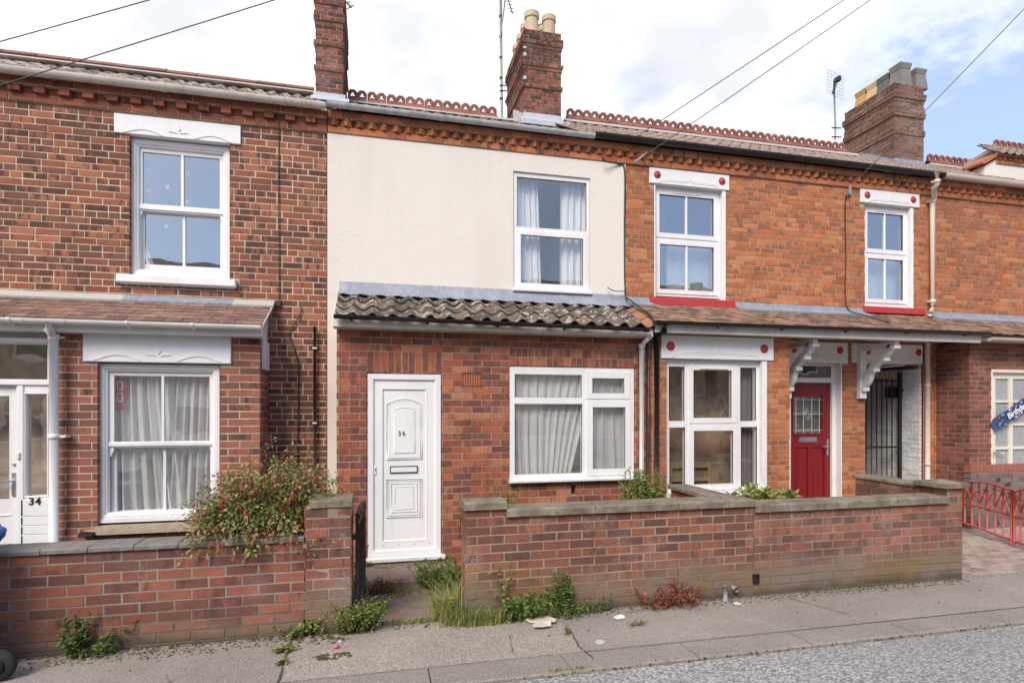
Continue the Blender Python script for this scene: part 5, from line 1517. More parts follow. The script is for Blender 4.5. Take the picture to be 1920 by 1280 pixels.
# gutter, roof, chimney
gutter(h38, M['black_plastic'], 2.711, X38-.01, 6.90, 5.183, .054, hz=1.15, joints=[5.534, 6.510, 7.328, X38-.05], brackets=())
mb = MB(); mb.box(X36, X38, YM-.058, YM+.1, CZ+.217, EZ); mb.build('fascia', M['black_plastic'], h38)
roof = roof_base(h38, X36+.002, X38)
r38 = Pool('roof_tile', h38, 'roof_tiling')
vt = pantile_variants('pink_roof_tile', M['pantile_pink'], 14, w=.21, L=.44, amp=.020, seg=10, th=.014, sharp=1.9)
tile_slope(r38, vt, X36, X38, EY-.01, EZ+.004, RY-.08, RZ, .21, .33, .040, roof, stagger=False, zf=lambda y: roof_z(y)+.004, wob=.008)
r38.finish()
ridge_run(h38, 3.592, 9.982, RY, 7.298, crest, .334)
m = MB(); m.prism([(RY-.15, RZ-.05), (RY-.13, RZ+.005), (RY+.13, RZ+.005), (RY+.15, RZ-.05)], 3.517, 10.148, axis='x'); m.build('ridge_bedding', M['cement'], h38)
CY = 10.2
zt3 = 8.684; hb = .0645
zr = roof_z(CY)
st = chimney(h38, p38, 'brick_stack_pale', M['mortar_thin'], 10.818, 11.584, CY, 11.55, zt3-25*hb, zt3, hb,
             [(zt3-5*hb, zt3-3*hb-.001, .040), (zt3-6*hb, zt3-5*hb-.001, .012), (zt3-11*hb, zt3-9*hb-.001, .030), (zt3-9*hb, zt3-7*hb-.001, .014), (zt3-17*hb, zt3-15*hb-.001, .022)], L=.205)
m = MB(); m.box(10.818-.008, 11.584+.02, CY-.012, CY+.2, zr-.05, zr+.11)
m.prism([(CY-.20, zr-.13), (CY-.012, zr-.03), (CY-.012, zr+.05), (CY-.20, zr-.05)], 10.687, 11.670, axis='x')
for k in range(6):
    yy = CY+k*.16; zz_ = roof_z(yy)
    m.prism([(yy, zz_-.1), (yy+.16, zz_-.02), (yy+.16, zz_+.17), (yy, zz_+.09)], 10.818-.012, 10.818+.01, axis='x')
m.build('flashing', M['lead'], st)
def square_pot(st, x, y, z, mat, h=.46):
    m = MB(); q = 1.414
    m.lathe((x, y, z), [(.165*q, 0), (.160*q, .04), (.128*q, h*.76), (.138*q, h*.77), (.138*q, h*.82), (.150*q, h*.93), (.152*q, h), (.11*q, h), (.10*q, h*.6)], 4, smooth=False, a0=PI/4)
    return m.build('chimney_pot', M[mat], st)
px3 = 11.178
for (yy, mt) in ((10.40, 'pot_grey'), (10.72, 'pot_dark'), (11.02, 'pot_yellow'), (11.34, 'pot_orange')): square_pot(st, px3, yy, zt3, mt, .50 if mt == 'pot_grey' else .44)
square_pot(st, 11.609, 10.42, zt3, 'pot_grey', .44)
square_pot(st, 11.609, 10.80, zt3, 'pot_grey', .44)

# cables on the upper wall
cable(h38, [(2.824, 6.93, 4.903), (2.885, 6.96, 4.868), (3.091, 7.02, 4.877), (3.177, 7.03, 4.806), (3.177, 7.03, 4.113), (3.184, 7.03, 3.247), (3.184, 6.88, 3.101), (3.245, 6.45, 2.844), (3.206, 6.27, 2.714)], .011)
cable(h38, [(2.928, 7.0, 3.276), (2.986, 6.93, 3.215), (3.171, 7.0, 3.233)], .006)
cable(h38, [(6.629, 7.02, 4.809), (6.593, 7.03, 4.668), (6.602, 7.03, 3.903), (6.611, 7.03, 3.200), (6.644, 6.76, 3.021), (6.740, 6.42, 2.855)], .008)
m = MB(); bx2 = 6.674; m.cbox(bx2-.022, bx2+.022, YM-.03, YM+.01, 4.775, 4.935, .004); m.tube([(bx2, YM-.02, 4.805), (bx2-.08, YM-.06, 4.805-.02)], .012, 6); m.build('cable_bracket', M['alu'], h38)
p38.finish()

# ------------------------------------------------------------------ No. 40, orange over plum brick, cut by the picture's right edge
h40 = thing('terraced_house', (10, YM, 0), 'orange brick terraced house with plum brick ground floor at the right edge', 'house', 'terraced houses in the row')
p40 = Pool('brick', h40, 'brickwork')
XE = 13.2
w40 = wall_face(p40, h40, 'front_wall', 'brick_orange', M['mortar_grey'], X38+.004, XE, -.145, CZ, YM, [], L=.222, H=.0635, j=.010, bond='mixed', skip=[(X38+.14, XE, -1, 2.95)], phase=.11, wob=.001)
cornice(h40, p40, 'brick_cornice', X38+.01, XE, YM, CZ, 'saw', .1415, M['mortar_thin'])
gutter(h40, M['beige_pipe'], X38+.005, XE, 6.90, 5.183, .056, hz=1.2)
mb = MB(); mb.box(X38+.004, XE, YM-.058, YM+.1, CZ+.217, EZ); mb.build('fascia', M['beige_pipe'], h40)
roof = roof_base(h40, X38+.002, XE)
r40 = Pool('roof_tile', h40, 'roof_tiling')
tile_slope(r40, vt, X38+.01, XE, EY-.01, EZ+.004, RY-.08, RZ, .21, .33, .040, roof, stagger=False, zf=lambda y: roof_z(y)+.004, wob=.008)
r40.finish()
ridge_run(h40, 12.128, 14.033, RY, 7.292, crest, .334)
m = MB(); m.prism([(RY-.15, RZ-.05), (RY-.13, RZ+.005), (RY+.13, RZ+.005), (RY+.15, RZ-.05)], 12.083, XE, axis='x'); m.build('ridge_bedding', M['cement'], h40)
Q0 = 8.245
zq = 2.663
wz = (8.642, 10.3, 0.914, 2.270)
bw = wall_face(p40, h40, 'bay_wall', 'brick_dark', M['mortar_dark'], Q0, 11.6, -.145, zq, YB, [wz], L=.222, H=.0688, j=.010, bond='stretcher', phase=.06, skip=[(Q0, 11.6, -.3, 0.803+.09)])
wall_face(p40, h40, 'bay_side_wall', 'brick_dark', M['mortar_dark'], -(YM-YB-.004), -.002, -.145, zq, 0, [], L=.222, H=.0688, ang=-PI/2, origin=(Q0-.006, YB, 0), span=(-(YM-YB-.004), -.003), thick=.1, phase=.04)
sz0, sz1 = 0.800, 0.922
m = MB(); m.box(Q0-.018, 11.6, YB-.04, YB+.045, -.14, sz1-.006); pl = m.build('plinth', M['mortar_dark'], h40)
soldier(p40, 'brick_sill', Q0-.04, Q0-.04+.078*40, sz0+.004, sz1, 40, YB-.048, pl)
place_bricks(p40, 'brick_blue', lay(Q0-.04, 11.6, sz0-.0688*14, sz0, [], .222, .0688, .009), pl, (0, YB-.046, 0), 0)
# georgian window with obscured panes
yv = YB+.035
cols = [(8.762, 9.016), (9.087, 9.351)]
cw = cols[1][0]-cols[0][0]; 
cols += [(cols[1][0]+cw*k, cols[1][1]+cw*k) for k in (1, 2)]
rows = [(1.840, 2.151), (1.506, 1.805), (1.164, 1.471), (0.915, 1.125)]
m = MB(); m.plate(wz[0]+.005, wz[1], wz[2], wz[3]-.004, [(c[0], c[1], r[0], r[1]) for c in cols for r in rows], yv, .05)
m.cbox(wz[0]-.006, wz[1], YB-.012, yv+.02, wz[3]-.035, wz[3]+.012, .004); m.cbox(wz[0]-.004, wz[0]+.022, YB-.008, yv+.02, wz[2], wz[3]-.037, .004)
gw = m.build('window', M['cream_paint'], h40)
for c in cols:
    for r in rows: pane(gw, c[0], c[1], r[0], r[1], yv+.02, 'glass_frost')
m = MB(); m.tube([(8.721, yv-.02, 1.083), (8.731, yv-.03, 1.091), (8.879, yv-.035, 1.065)], .008, 6); m.box(8.711-.008, 8.711+.012, yv-.012, yv, 1.006, 1.099); m.build('handle', M['chrome'], gw)
gutter(h40, M['beige_pipe'], CX1+.035, 12.4, 6.29, 2.692, .045)
mb = MB(); mb.cbox(CX1-.0, 12.4, 6.36, YB-.001, zq-.0, zq+.055, .004); mb.build('fascia', M['beige_pipe'], h40)
# rainwater pipe with swan neck at the party line, and the ground floor pipe
sx = 7.962; s2 = 8.107
downpipe(h40, M['beige_pipe'], [(sx, 6.80, 5.153), (sx, 6.80, 4.975), (sx-.01, 6.84, 4.930), (s2+.01, 6.98, 4.849), (s2, 6.995, 4.785), (s2, 6.995, 3.259), (s2-.01, 6.99, 3.195), (s2-.15, 6.90, 3.107)], .036,
         collars=[(sx, 6.80, 5.014), (s2, 6.995, 4.801), (s2, 6.995, 3.314)], clip=1)
g2 = 8.014
downpipe(h40, M['beige_pipe'], [(g2, 6.995, -.1), (g2, 6.995, 2.72)], .036, collars=[(g2, 6.995, 2.057), (g2, 6.995, 0.891)], clip=1)
p40.finish()

# house beyond: only the top of its rendered wing shows over No. 40's roof
hw = thing('terraced_house', (12.6, 10.2, 0), 'rendered wing of a further house with a crested tile ridge above the far right roof', 'house')
wx0 = 12.795; wy = 9.6
zt_ = 7.020
m = MB(); m.box(wx0, wx0+4, wy, wy+2.5, 4, zt_-.10); m.build('rendered_wall', M['render'], hw)
pw_ = Pool('brick', hw, 'brickwork')
cc = cornice(hw, pw_, 'brick_cornice', wx0-.02, wx0+4, wy, zt_-.13, 'saw', .14, M['mortar_thin'])
zr_ = 7.644
rx0 = 13.651
m = MB(); ex = wx0-.08
m.add([(ex, wy-.12, zt_+.03), (wx0+4, wy-.12, zt_+.03), (wx0+4, 10.3, zr_), (rx0, 10.3, zr_), (ex, 11.2, zt_), (wx0+4, 11.2, zt_)], [(0,1,2,3), (0,3,4), (3,2,5,4), (0,4,5,1), (1,5,2)]); rfw = m.build('roof', M['pantile_pink'], hw)
rt = Pool('roof_tile', hw, 'roof_tiling')
tile_slope(rt, vt, ex, wx0+3.5, wy-.14, zt_+.045, 10.28, zr_+.01, .21, .3, .07, rfw, stagger=False, clip=lambda x, y: x > ex+(rx0-ex)*(y-wy)/(10.3-wy)+.05)
rt.finish()
m = MB(); m.tube([(ex, wy-.10, zt_+.05), (rx0, 10.3, zr_+.02)], .05, 6); m.build('hip_tile', M['coping'], hw)
m = MB(); m.prism([(wx0-.06, zt_-.01), (12.423, 6.833), (12.338, 6.835), (12.338, 6.880), (wx0-.06, zt_+.07)], wy-.06, wy+.3); m.build('verge', M['brick_cornice'], hw)
m = MB(); m.prism([(wx0, zt_-.12), (wx0, zt_-.03), (12.480, 6.805), (12.480, 6.0), (wx0, 6.0)], wy-.0, wy+.28); m.build('gable_wall', M['render'], hw)
ridge_run(hw, rx0, wx0+3, 10.3, zr_, crest, .334)
pw_.finish()

# ================================================================== GROUND
def sheet(name, poly, z, mat, parent=None, kind='structure', z2=None):
    m = MB(); m.add([(x, y, z if len(p) == 0 else p[0]) for x, y, *p in poly], [tuple(range(len(poly)))])
    return m.build(name, M[mat], parent, kind=kind)
ground = sheet('ground', [(-400, -400), (400, -400), (400, 400), (-400, 400)], -.40, 'soil')
road = sheet('road', [(-80, -4.2), (120, -4.2), (120, 3.594), (-80, 3.594)], -.022, 'road')
sheet('road_patch', [(-80, 1.9), (0.904, 1.9), (0.900, 3.592), (-80, 3.592)], -.017, 'asphalt_smooth')
pav = sheet('pavement', [(-80, 3.853), (120, 3.853), (120, 4.74), (-80, 4.74)], 0.0, 'asphalt_chip')
sheet('pavement_patch', [(-80, 3.856), (-0.576, 3.856), (-0.597, 4.319), (-0.580, 4.70), (-80, 4.70)], .004, 'asphalt_dark')
sheet('pavement_patch', [(1.456, 3.856), (120, 3.856), (120, 4.70), (1.484, 4.70), (1.467, 4.229)], .004, 'asphalt_dark')
sheet('pavement', [(-80, -6.2), (120, -6.2), (120, -4.2), (-80, -4.2)], .06, 'asphalt_dark')
kerb = thing('kerb', (0, 3.72, 0), None, None); kerb['kind'] = 'structure'
kv = []
for k in range(6):
    m = MB(); j = lambda: rng.uniform(-.003, .003)
    m.add([(.004,0,-.15),(.910,0,-.15),(.910,.254,-.15),(.004,.254,-.15),(.004,.004+j(),-.008+j()),(.910,.004+j(),-.008+j()),(.910,.016,.003+j()*.5),(.004,.016,.003+j()*.5),(.910,.254,.002),(.004,.254,.002)],
          [(0,1,5,4),(4,5,6,7),(7,6,8,9),(0,4,7,9,3),(1,2,8,6,5),(3,9,8,2)], (rng.random(), .5)); kv.append(m.mesh('kerb_stone', M['kerb']))
for i in range(-6, 26):
    o = bpy.data.objects.new('kerb_stone', rng.choice(kv)); COL.objects.link(o); o.location = (i*.914+.35, 3.597, rng.uniform(-.002, .002)); attach(o, kerb)

# joints and cracks in the asphalt
M['crack'] = paint_mat('dirt filled crack', (0.055, 0.048, 0.038), 1.0, 0.3)
def crack(pts, w, z=.0065):
    m = MB(); V = []; n = len(pts)
    P = []
    for i in range(n-1):
        for k in range(8): P.append((pts[i][0]+(pts[i+1][0]-pts[i][0])*k/8, pts[i][1]+(pts[i+1][1]-pts[i][1])*k/8))
    P.append(tuple(pts[-1]))
    dx, dy = P[-1][0]-P[0][0], P[-1][1]-P[0][1]; L = math.hypot(dx, dy); nx_, ny_ = -dy/L, dx/L
    for x, y in P:
        o = rng.uniform(-.006, .006); ww = w*rng.uniform(.4, 1.3)/2
        V += [(x+nx_*(o-ww), y+ny_*(o-ww), z), (x+nx_*(o+ww), y+ny_*(o+ww), z)]
    m.add(V, [(2*i, 2*i+1, 2*i+3, 2*i+2) for i in range(len(P)-1)]); return m.build('pavement_crack', M['crack'], None, kind='structure')
crack([(-0.577, 4.640), (-0.590, 4.345), (-0.575, 3.865)], .016)
crack([(1.477, 4.282), (1.434, 3.958), (1.463, 3.731)], .012)
crack([(3.645, 4.540), (3.730, 4.300), (3.833, 4.059)], .006)
crack([(1.011, 4.337), (0.976, 4.136), (0.948, 3.951)], .005)
crack([(-3.2, 3.86), (6.8, 3.86)], .006)

# front gardens: soil, worn path and the step slab before the white door
sheet('garden_soil', [(-8, 4.70), (X36+.16, 4.70), (X36+.16, 7.0), (-8, 7.0)], -.14, 'soil')
sheet('garden_soil', [(X36+.16, 4.70), (5.62, 4.70), (5.62, 7.3), (X36+.16, 7.3)], -.10, 'soil')
m = MB(); V = []; Fq = []
nx, ny = 14, 16
for k in range(ny+1):
    for i in range(nx+1):
        x = -.17+.91*i/nx; y = 4.70+1.25*k/ny; t = k/ny
        V.append((x, y, -.002-.095*min(1, t*1.3)+.012*mnoise.noise(Vector((x*5, y*5, 1)))))
for k in range(ny):
    for i in range(nx): a = k*(nx+1)+i; Fq.append((a, a+1, a+nx+2, a+nx+1))
m.add(V, Fq, smooth=True); m.build('path', M['path'], None, kind='structure')
m = MB(); V = []; n = 18
front = [(-.16+1.02*i/n, 5.93+.03*mnoise.noise(Vector((i*.7, 3, 0)))+(.10*max(0, (i/n-.55))), .012*mnoise.noise(Vector((i*.4, 0, 5)))) for i in range(n+1)]
for x, y, dz in front: V += [(x, y, -.14), (x, y, -.025+dz), (x, y+.025, .008+dz), (x, 6.58, .030)]
m.add(V, [(4*i+k, 4*i+4+k, 4*i+5+k, 4*i+1+k) for i in range(n) for k in range(3)]+[(0,1,2,3), (4*n+3, 4*n+2, 4*n+1, 4*n)]); m.build('step_slab', M['path'], None, kind='structure')

# block paved drive of No. 40
drive = thing('driveway', (8, 5.6, 0), None, None); drive['kind'] = 'structure'
m = MB(); m.add([(5.77, 4.66, -.03), (13, 4.66, -.03), (13, 7.6, -.03), (5.77, 7.6, -.03)], [(0,1,2,3)]); m.build('paving_bed', M['soil'], drive)
pp = Pool('paver', drive, 'paving')
pv = []
for k in range(14):
    mb = MB(); j = lambda: rng.uniform(-.012, .012)
    b = [(-.5, -.5), (.5, -.5), (.5, .5), (-.5, .5)]
    lo = [(x+j(), y+j(), 0) for x, y in b]; hi = [(x*.93, y*.86, 1+j()*3) for x, y in b]
    mb.add(lo+hi, [(4,5,6,7)]+[(a, (a+1) % 4, 4+(a+1) % 4, 4+a) for a in range(4)], (rng.random(), rng.random())); pv.append(mb.mesh('paver', M['paver']))
for r in range(28):
    for c in range(36):
        x = 5.9+c*.205+(r % 2)*.10; y = 4.74+r*.105
        if x > 12.8: continue
        pp.add(pv, Matrix.Translation((x, y, -.034+rng.uniform(-.004, .004))) @ Matrix.Rotation(rng.uniform(-.03, .03), 4, 'Z') @ Matrix.Diagonal((.197, .098, .045, 1)), drive, shown((x, y, 0), .02, (0, 0, 1)))
pp.finish()

# ================================================================== GARDEN WALLS
def coping_run(root, x0, x1, y0, y1, z0, z1, n, mat='coping', axis='x', jit=.004, rough_edge=.006, drop=None):
    """coping stones laid end to end, each its own piece with slightly worn edges"""
    L = (x1-x0)/n
    for i in range(n):
        m = MB(); a, b = x0+i*L+.003, x0+(i+1)*L-.003
        dz = rng.uniform(-jit, jit)*.5; tz = rng.uniform(-jit, jit)*.4
        k = 9; V = []
        for q in range(k+1):
            s = a+(b-a)*q/k; e = lambda: rng.uniform(-rough_edge, rough_edge)*.5
            zz0, zz1 = z0+dz+tz*q/k, z1+dz+tz*q/k
            prof = [(y0+e(), zz0), (y0+e(), zz1-.012+e()*.5), (y0+.014+e(), zz1+e()*.3), (y1-.014, zz1+e()*.3), (y1, zz1-.012), (y1, zz0)]
            V += [((s, yy, z_) if axis == 'x' else (yy, s, z_)) for yy, z_ in prof]
        F = [(6*q+p, 6*q+6+p, 6*q+6+(p+1) % 6, 6*q+(p+1) % 6) for q in range(k) for p in range(6)]
        m.add(V, F+[tuple(range(6)), tuple(6*k+p for p in range(5, -1, -1))])
        m.build('coping_stone', M[mat], root)
def brick_block(root, pool, key, mort, x0, x1, y0, y1, z0, z1, H, L=.225, j=.010, faces='fl r', phase=0.0, bond='stretcher', wob=.0015):
    i = .003
    mb = MB(); mb.box(x0+i, x1-i, y0+i, y1-i, z0, z1-.002); c = mb.build('wall_core', mort, root)
    if 'f' in faces: place_bricks(pool, key, lay(x0, x1, z0, z1, [], L, H, j, bond, phase), c, (0, y0, 0), 0, .1, wob=wob)
    if 'l' in faces: place_bricks(pool, key, lay(-(y1-y0), -.003, z0, z1, [], L, H, j, bond, phase+L*.5), c, (x0-.006, y0, 0), -PI/2, .1, wob=wob)
    if 'r' in faces: place_bricks(pool, key, lay(.003, y1-y0, z0, z1, [], L, H, j, bond, phase+L*.5), c, (x1+.006, y0, 0), PI/2, .1, wob=wob)
    if 'b' in faces: place_bricks(pool, key, lay(-x1, -x0, z0, z1, [], L, H, j, bond, phase), c, (0, y1, 0), PI, .1, wob=wob)
    return c

g34 = thing('garden_wall', (-2, YF, 0), 'low smooth red brick garden wall with thin grey slab coping under the fuchsia, on the left', 'garden wall', 'front garden walls')
pg = Pool('brick', g34, 'brickwork')
c0 = 0.708
brick_block(g34, pg, 'brick_wall34', M['mortar_wall_grey'], -6.8, -0.506, YF, YF+.215, -.052, c0, .0760, L=.226, j=.0125, faces='fb', phase=.02)
coping_run(g34, -6.8, -0.506, YF-.022, YF+.24, c0, c0+.036, 22, 'slate', rough_edge=.004)
pg.finish()

gp = thing('gate_pier', (-.34, YF, 0), 'white-spotted worn brick gate pier with flat stone cap, left of the white door path', 'gate pier', 'gate piers of the garden walls')
pgp = Pool('brick', gp, 'brickwork')
q0, q1 = -0.501, -0.168
cz = 0.955
brick_block(gp, pgp, 'brick_pier', M['mortar_wall'], q0, q1, YF-.006, YF+.33, -.05, cz, .0765, L=.228, j=.011, faces='flrb', phase=.06, wob=.003)
coping_run(gp, q0+.03, q1+.012, YF-.018, YF+.345, cz, cz+.055, 1)
pgp.finish()

gw = thing('garden_wall', (2.0, YF, 0), 'mottled red brick garden wall with lichened coping and taller left pier, below the wide window', 'garden wall', 'front garden walls')
pgw = Pool('brick', gw, 'brickwork')
a0, a1, a2 = 0.723, 1.053, 3.367
wz_ = 0.827; pz_ = 0.891
brick_block(gw, pgw, 'brick_wall36', M['mortar_wall'], a0, a2, YF, YF+.215, -.052, wz_, .0752, L=.225, j=.0105, faces='flb', phase=.02, wob=.0025)
brick_block(gw, pgw, 'brick_wall36', M['mortar_wall'], a0, a1-.004, YF-.0, YF+.225, wz_+.0, pz_, pz_-wz_, L=.225, j=.0105, faces='flrb', phase=.02, wob=.0025)
coping_run(gw, a1+.003, a2, YF-.03, YF+.25, wz_, 0.891, 3)
coping_run(gw, a0-.018, a1+.012, YF-.022, YF+.245, pz_, 0.956, 1)
pgw.finish()
# drain outlets at its foot
m = MB(); ux = 3.164; uz = 0.093
m.tube([(ux, YF+.1, uz+.012), (ux-.01, YF-.055, uz)], .024, 12, cap=False); m.tube([(ux, YF+.1, uz+.012), (ux-.01, YF-.054, uz)], .020, 12, cap=False); m.build('drain_pipe', M['alu'], gw)
m = MB(); m.tube([(3.044, 4.60, -.01), (3.044, 4.60, 0.135)], .021, 10); m.build('standpipe', M['lead'], gw)

g38 = thing('garden_wall', (4.5, YF, 0), 'plain red brick garden wall with moss-stained base and long coping, below the bay window', 'garden wall', 'front garden walls')
pg8 = Pool('brick', g38, 'brickwork')
b1, b2 = 5.564, 5.765
wz8 = 0.775
brick_block(g38, pg8, 'brick_wall38', M['mortar_wall_grey'], a2+.006, b2, YF+.004, YF+.215, -.052, wz8-.01, .0752, L=.226, j=.010, faces='fbr', phase=.05)
brick_block(g38, pg8, 'brick_wall38', M['mortar_wall_grey'], b1+.02, b2, YF+.005, YF+.30, wz8-.008, .915, .0752, L=.226, j=.010, faces='flr', phase=.09)
brick_block(g38, pg8, 'brick_wall38', M['mortar_wall_grey'], b1+.02, b2, YF+.302, 5.80, -.052, .890, .0752, L=.226, j=.010, faces='lrb', phase=.0)
coping_run(g38, a2+.006, b1+.012, YF-.026, YF+.25, wz8-.004, 0.841, 3)
coping_run(g38, YF+.32, 5.83, b1+.0, b2+.03, .892, .930, 2, axis='y')
m = MB(); cx0, cx1, cy0, cy1 = b1-.035, b2+.05, YF-.03, YF+.34
m.add([(cx0,cy0,.917),(cx1,cy0,.917),(cx1,cy1,.917),(cx0,cy1,.917),(cx0,cy0,.960),(cx1,cy0,.960),(cx1,cy1,.960),(cx0,cy1,.960),((cx0+cx1)/2,(cy0+cy1)/2,.992)], [(0,1,5,4),(1,2,6,5),(2,3,7,6),(3,0,4,7),(4,5,8),(5,6,8),(6,7,8),(7,4,8),(3,2,1,0)]); m.build('pier_cap', M['coping'], g38)
pg8.finish()
m = MB(); hx, hz = 3.387, 0.165
m.ring(hx-.032, hx+.032, hz-.042, hz+.042, .012, YF-.018, .06, .003); m.build('drain_outlet', M['black_plastic'], g38)
m = MB(); m.box(hx-.022, hx+.022, YF-.004, YF+.004, hz-.032, hz+.032); m.build('void', M['dark_void'], g38)  # black plate on uncut bricks stands for the shade inside the outlet
m = MB(); m.box(b2, b2+.05, YF+.06, YF+.25, -.02, .115); m.build('hinge_block', M['coping'], g38)

gd = thing('garden_wall', (3.45, 5.6, 0), 'short dividing brick wall with sloping stone coping running back to the bay window', 'garden wall', 'front garden walls')
pgd = Pool('brick', gd, 'brickwork')
brick_block(gd, pgd, 'brick_orange', M['mortar_wall'], 3.523, 3.523+.16, YF+.26, 6.44, -.13, .745, .0665, L=.222, j=.010, faces='lrb')
coping_run(gd, YF+.26, 6.45, 3.523-.05, 3.523+.21, .747, .795, 3, axis='y')
pgd.finish()

# ================================================================== GATES
ig = thing('garden_gate', (-.135, 4.74, 0), 'black wrought iron garden gate with rusty top, swung open beside the brick pier', 'gate')
gx = -.125
def gp_(t, z): return (gx+.045*t, 4.74+.80*t, z)
m = MB(); m.tube([gp_(0, .06), gp_(0, .885)], .013, 6); m.build('stile', M['rusty_iron'], ig)
m = MB(); m.tube([gp_(1, .06), gp_(1, .865)], .013, 6); m.build('stile', M['rusty_iron'], ig)
for z in (.12, .79):
    m = MB(); m.tube([gp_(0, z), gp_(1, z)], .011, 6); m.build('rail', M['rusty_iron'], ig)
m = MB(); m.tube([gp_(t/10, .865+.035*math.sin(PI*t/10)) for t in range(11)], .011, 6); m.build('rail', M['rusty_iron'], ig)
for k in range(1, 8):
    m = MB(); m.tube([gp_(k/8, .12), gp_(k/8, .79)], .007, 5); m.build('bar', M['rusty_iron'], ig)
for k in range(4):
    m = MB(); m.tube([gp_((k+.5)/4+.10*math.cos(a), .835+.032*math.sin(a)) for a in [2*PI*i/12 for i in range(13)]], .006, 5); m.build('scroll', M['rusty_iron'], ig)
m = MB()
for z in (.2, .7): m.cbox(q1-.002, gx+.005, 4.73, 4.76, z-.02, z+.02, .003)
m.build('hinge', M['rusty_iron'], ig)

pg_ = thing('passage_gate', ((GX0+GX1)/2, YM+.35, 0), 'tall black barred passage gate with gold spear tips, right of the red door', 'gate')
gy = YM+.30
ux0, ux1 = 7.249-.2, 7.890
zt_ = 2.141; zp = 2.283
m = MB(); m.box(ux1-.022, ux1+.022, gy-.02, gy+.02, .04, zp); m.build('stile', M['black_iron'], pg_)
m = MB(); m.box(ux0-.022, ux0+.022, gy-.02, gy+.02, .04, zp); m.build('stile', M['black_iron'], pg_)
for z in (.10, 1.13, zt_):
    m = MB(); m.box(ux0, ux1-.022, gy-.008, gy+.008, z-.016, z+.016); m.build('rail', M['black_iron'], pg_)
nb = 7; xs_ = [7.731-k*0.094 for k in range(nb)]
for x in xs_:
    if x < ux0+.05: continue
    m = MB(); m.tube([(x, gy-.012, .06), (x, gy-.012, zt_+.045)], .010, 6); b = m.build('bar', M['black_iron'], pg_)
    m = MB(); m.lathe((x, gy-.012, zt_+.045), [(.010, 0), (.018, .012), (.011, .022), (.019, .040), (.013, .070), (.001, .115)], 8); m.build('spear_tip', M['gold'], b)
m = MB(); m.box(ux1+.02, ux1+.10, gy-.012, gy+.0, 1.988-.02, 1.988+.02); m.tube([(ux1-.06, gy-.03, 2.004), (ux1+.12, gy-.03, 2.004)], .012, 6); m.build('bolt', M['black_iron'], pg_)

def red_leaf(P0, P1, zb0, zt0, zb1, zt1, label, n=7):
    g = thing('drive_gate', P0+(0,), label, 'gate', 'red iron drive gates')
    P0 = Vector(P0+(0,)); P1 = Vector(P1+(0,))
    def at(t, h):
        p = P0.lerp(P1, t); zb = zb0+(zb1-zb0)*t; zt = zt0+(zt1-zt0)*t
        p.z = zb+(zt-zb)*h; return p
    for t in (0, 1):
        m = MB(); m.tube([at(t, -.06), at(t, 1.02)], .017, 6); m.build('stile', M['red_iron'], g)
    for h, c in ((0.02, 0), (.52, 0), (1.0, .10)):
        m = MB(); m.tube([at(t/10, h+c*math.sin(PI*t/10)) for t in range(11)], .013, 6); m.build('rail', M['red_iron'], g)
    for k in range(1, n):
        m = MB(); t = k/n; m.tube([at(t, .02), at(t, 1.0+.10*math.sin(PI*t))], .0115, 6); m.build('bar', M['red_iron'], g)
    for k in range(0, n, 2):
        m = MB(); c = (k+1)/n; w = 1/n*.92
        m.tube([at(min(1, max(0, c+w*math.cos(a))), .55+.34*math.sin(a)) for a in [PI*i/10 for i in range(11)]], .009, 5); m.build('arched_scroll', M['red_iron'], g)
        m = MB(); m.tube([at(max(0, c-w), .98), at(c, .58), at(min(1, c+w), .98)], .009, 5); m.build('brace', M['red_iron'], g)
    return g
red_leaf((7.974, 6.5), (7.710, 5.6), 0.144, 0.668, 0.071, 0.700, 'red iron drive gate leaf with arched scrolls, swung back next to the end pier')
red_leaf((7.697, 5.56), (7.384, 4.85), 0.067, 0.693, .08, .72, 'near red iron drive gate leaf cut by the right edge of the picture')

# ================================================================== PLANTS
def leaf(mb, p, d, l, w, tint, droop=.25, roll=None):
    """one folded leaf: two halves along a bent midrib"""
    d = d.normalized(); s = d.cross(Vector((0, 0, 1)))
    if s.length < .1: s = d.cross(Vector((1, 0, 0)))
    s.normalize()
    s = (Matrix.Rotation(rng.uniform(-.9, .9) if roll is None else roll, 3, d) @ s)
    n = s.cross(d)
    a = p; m = p + d*l*.48 + n*l*.05; t = p + d*l - n*l*droop
    mb.add([tuple(a), tuple(m+s*w*.5+n*w*.14), tuple(m), tuple(m-s*w*.5+n*w*.14), tuple(t)], [(0, 1, 4, 2), (0, 2, 4, 3)], tint)
def rvec(u=1.0):
    while True:
        v = Vector((rng.uniform(-1, 1), rng.uniform(-1, 1), rng.uniform(-1, 1)))
        if .1 < v.length < 1: return v.normalized()*u
def stem_path(base, tip, sag, n=7):
    base = Vector(base); tip = Vector(tip)
    return [base.lerp(tip, i/n) + Vector((0, 0, sag*math.sin(PI*(i/n)**.8))) for i in range(n+1)]
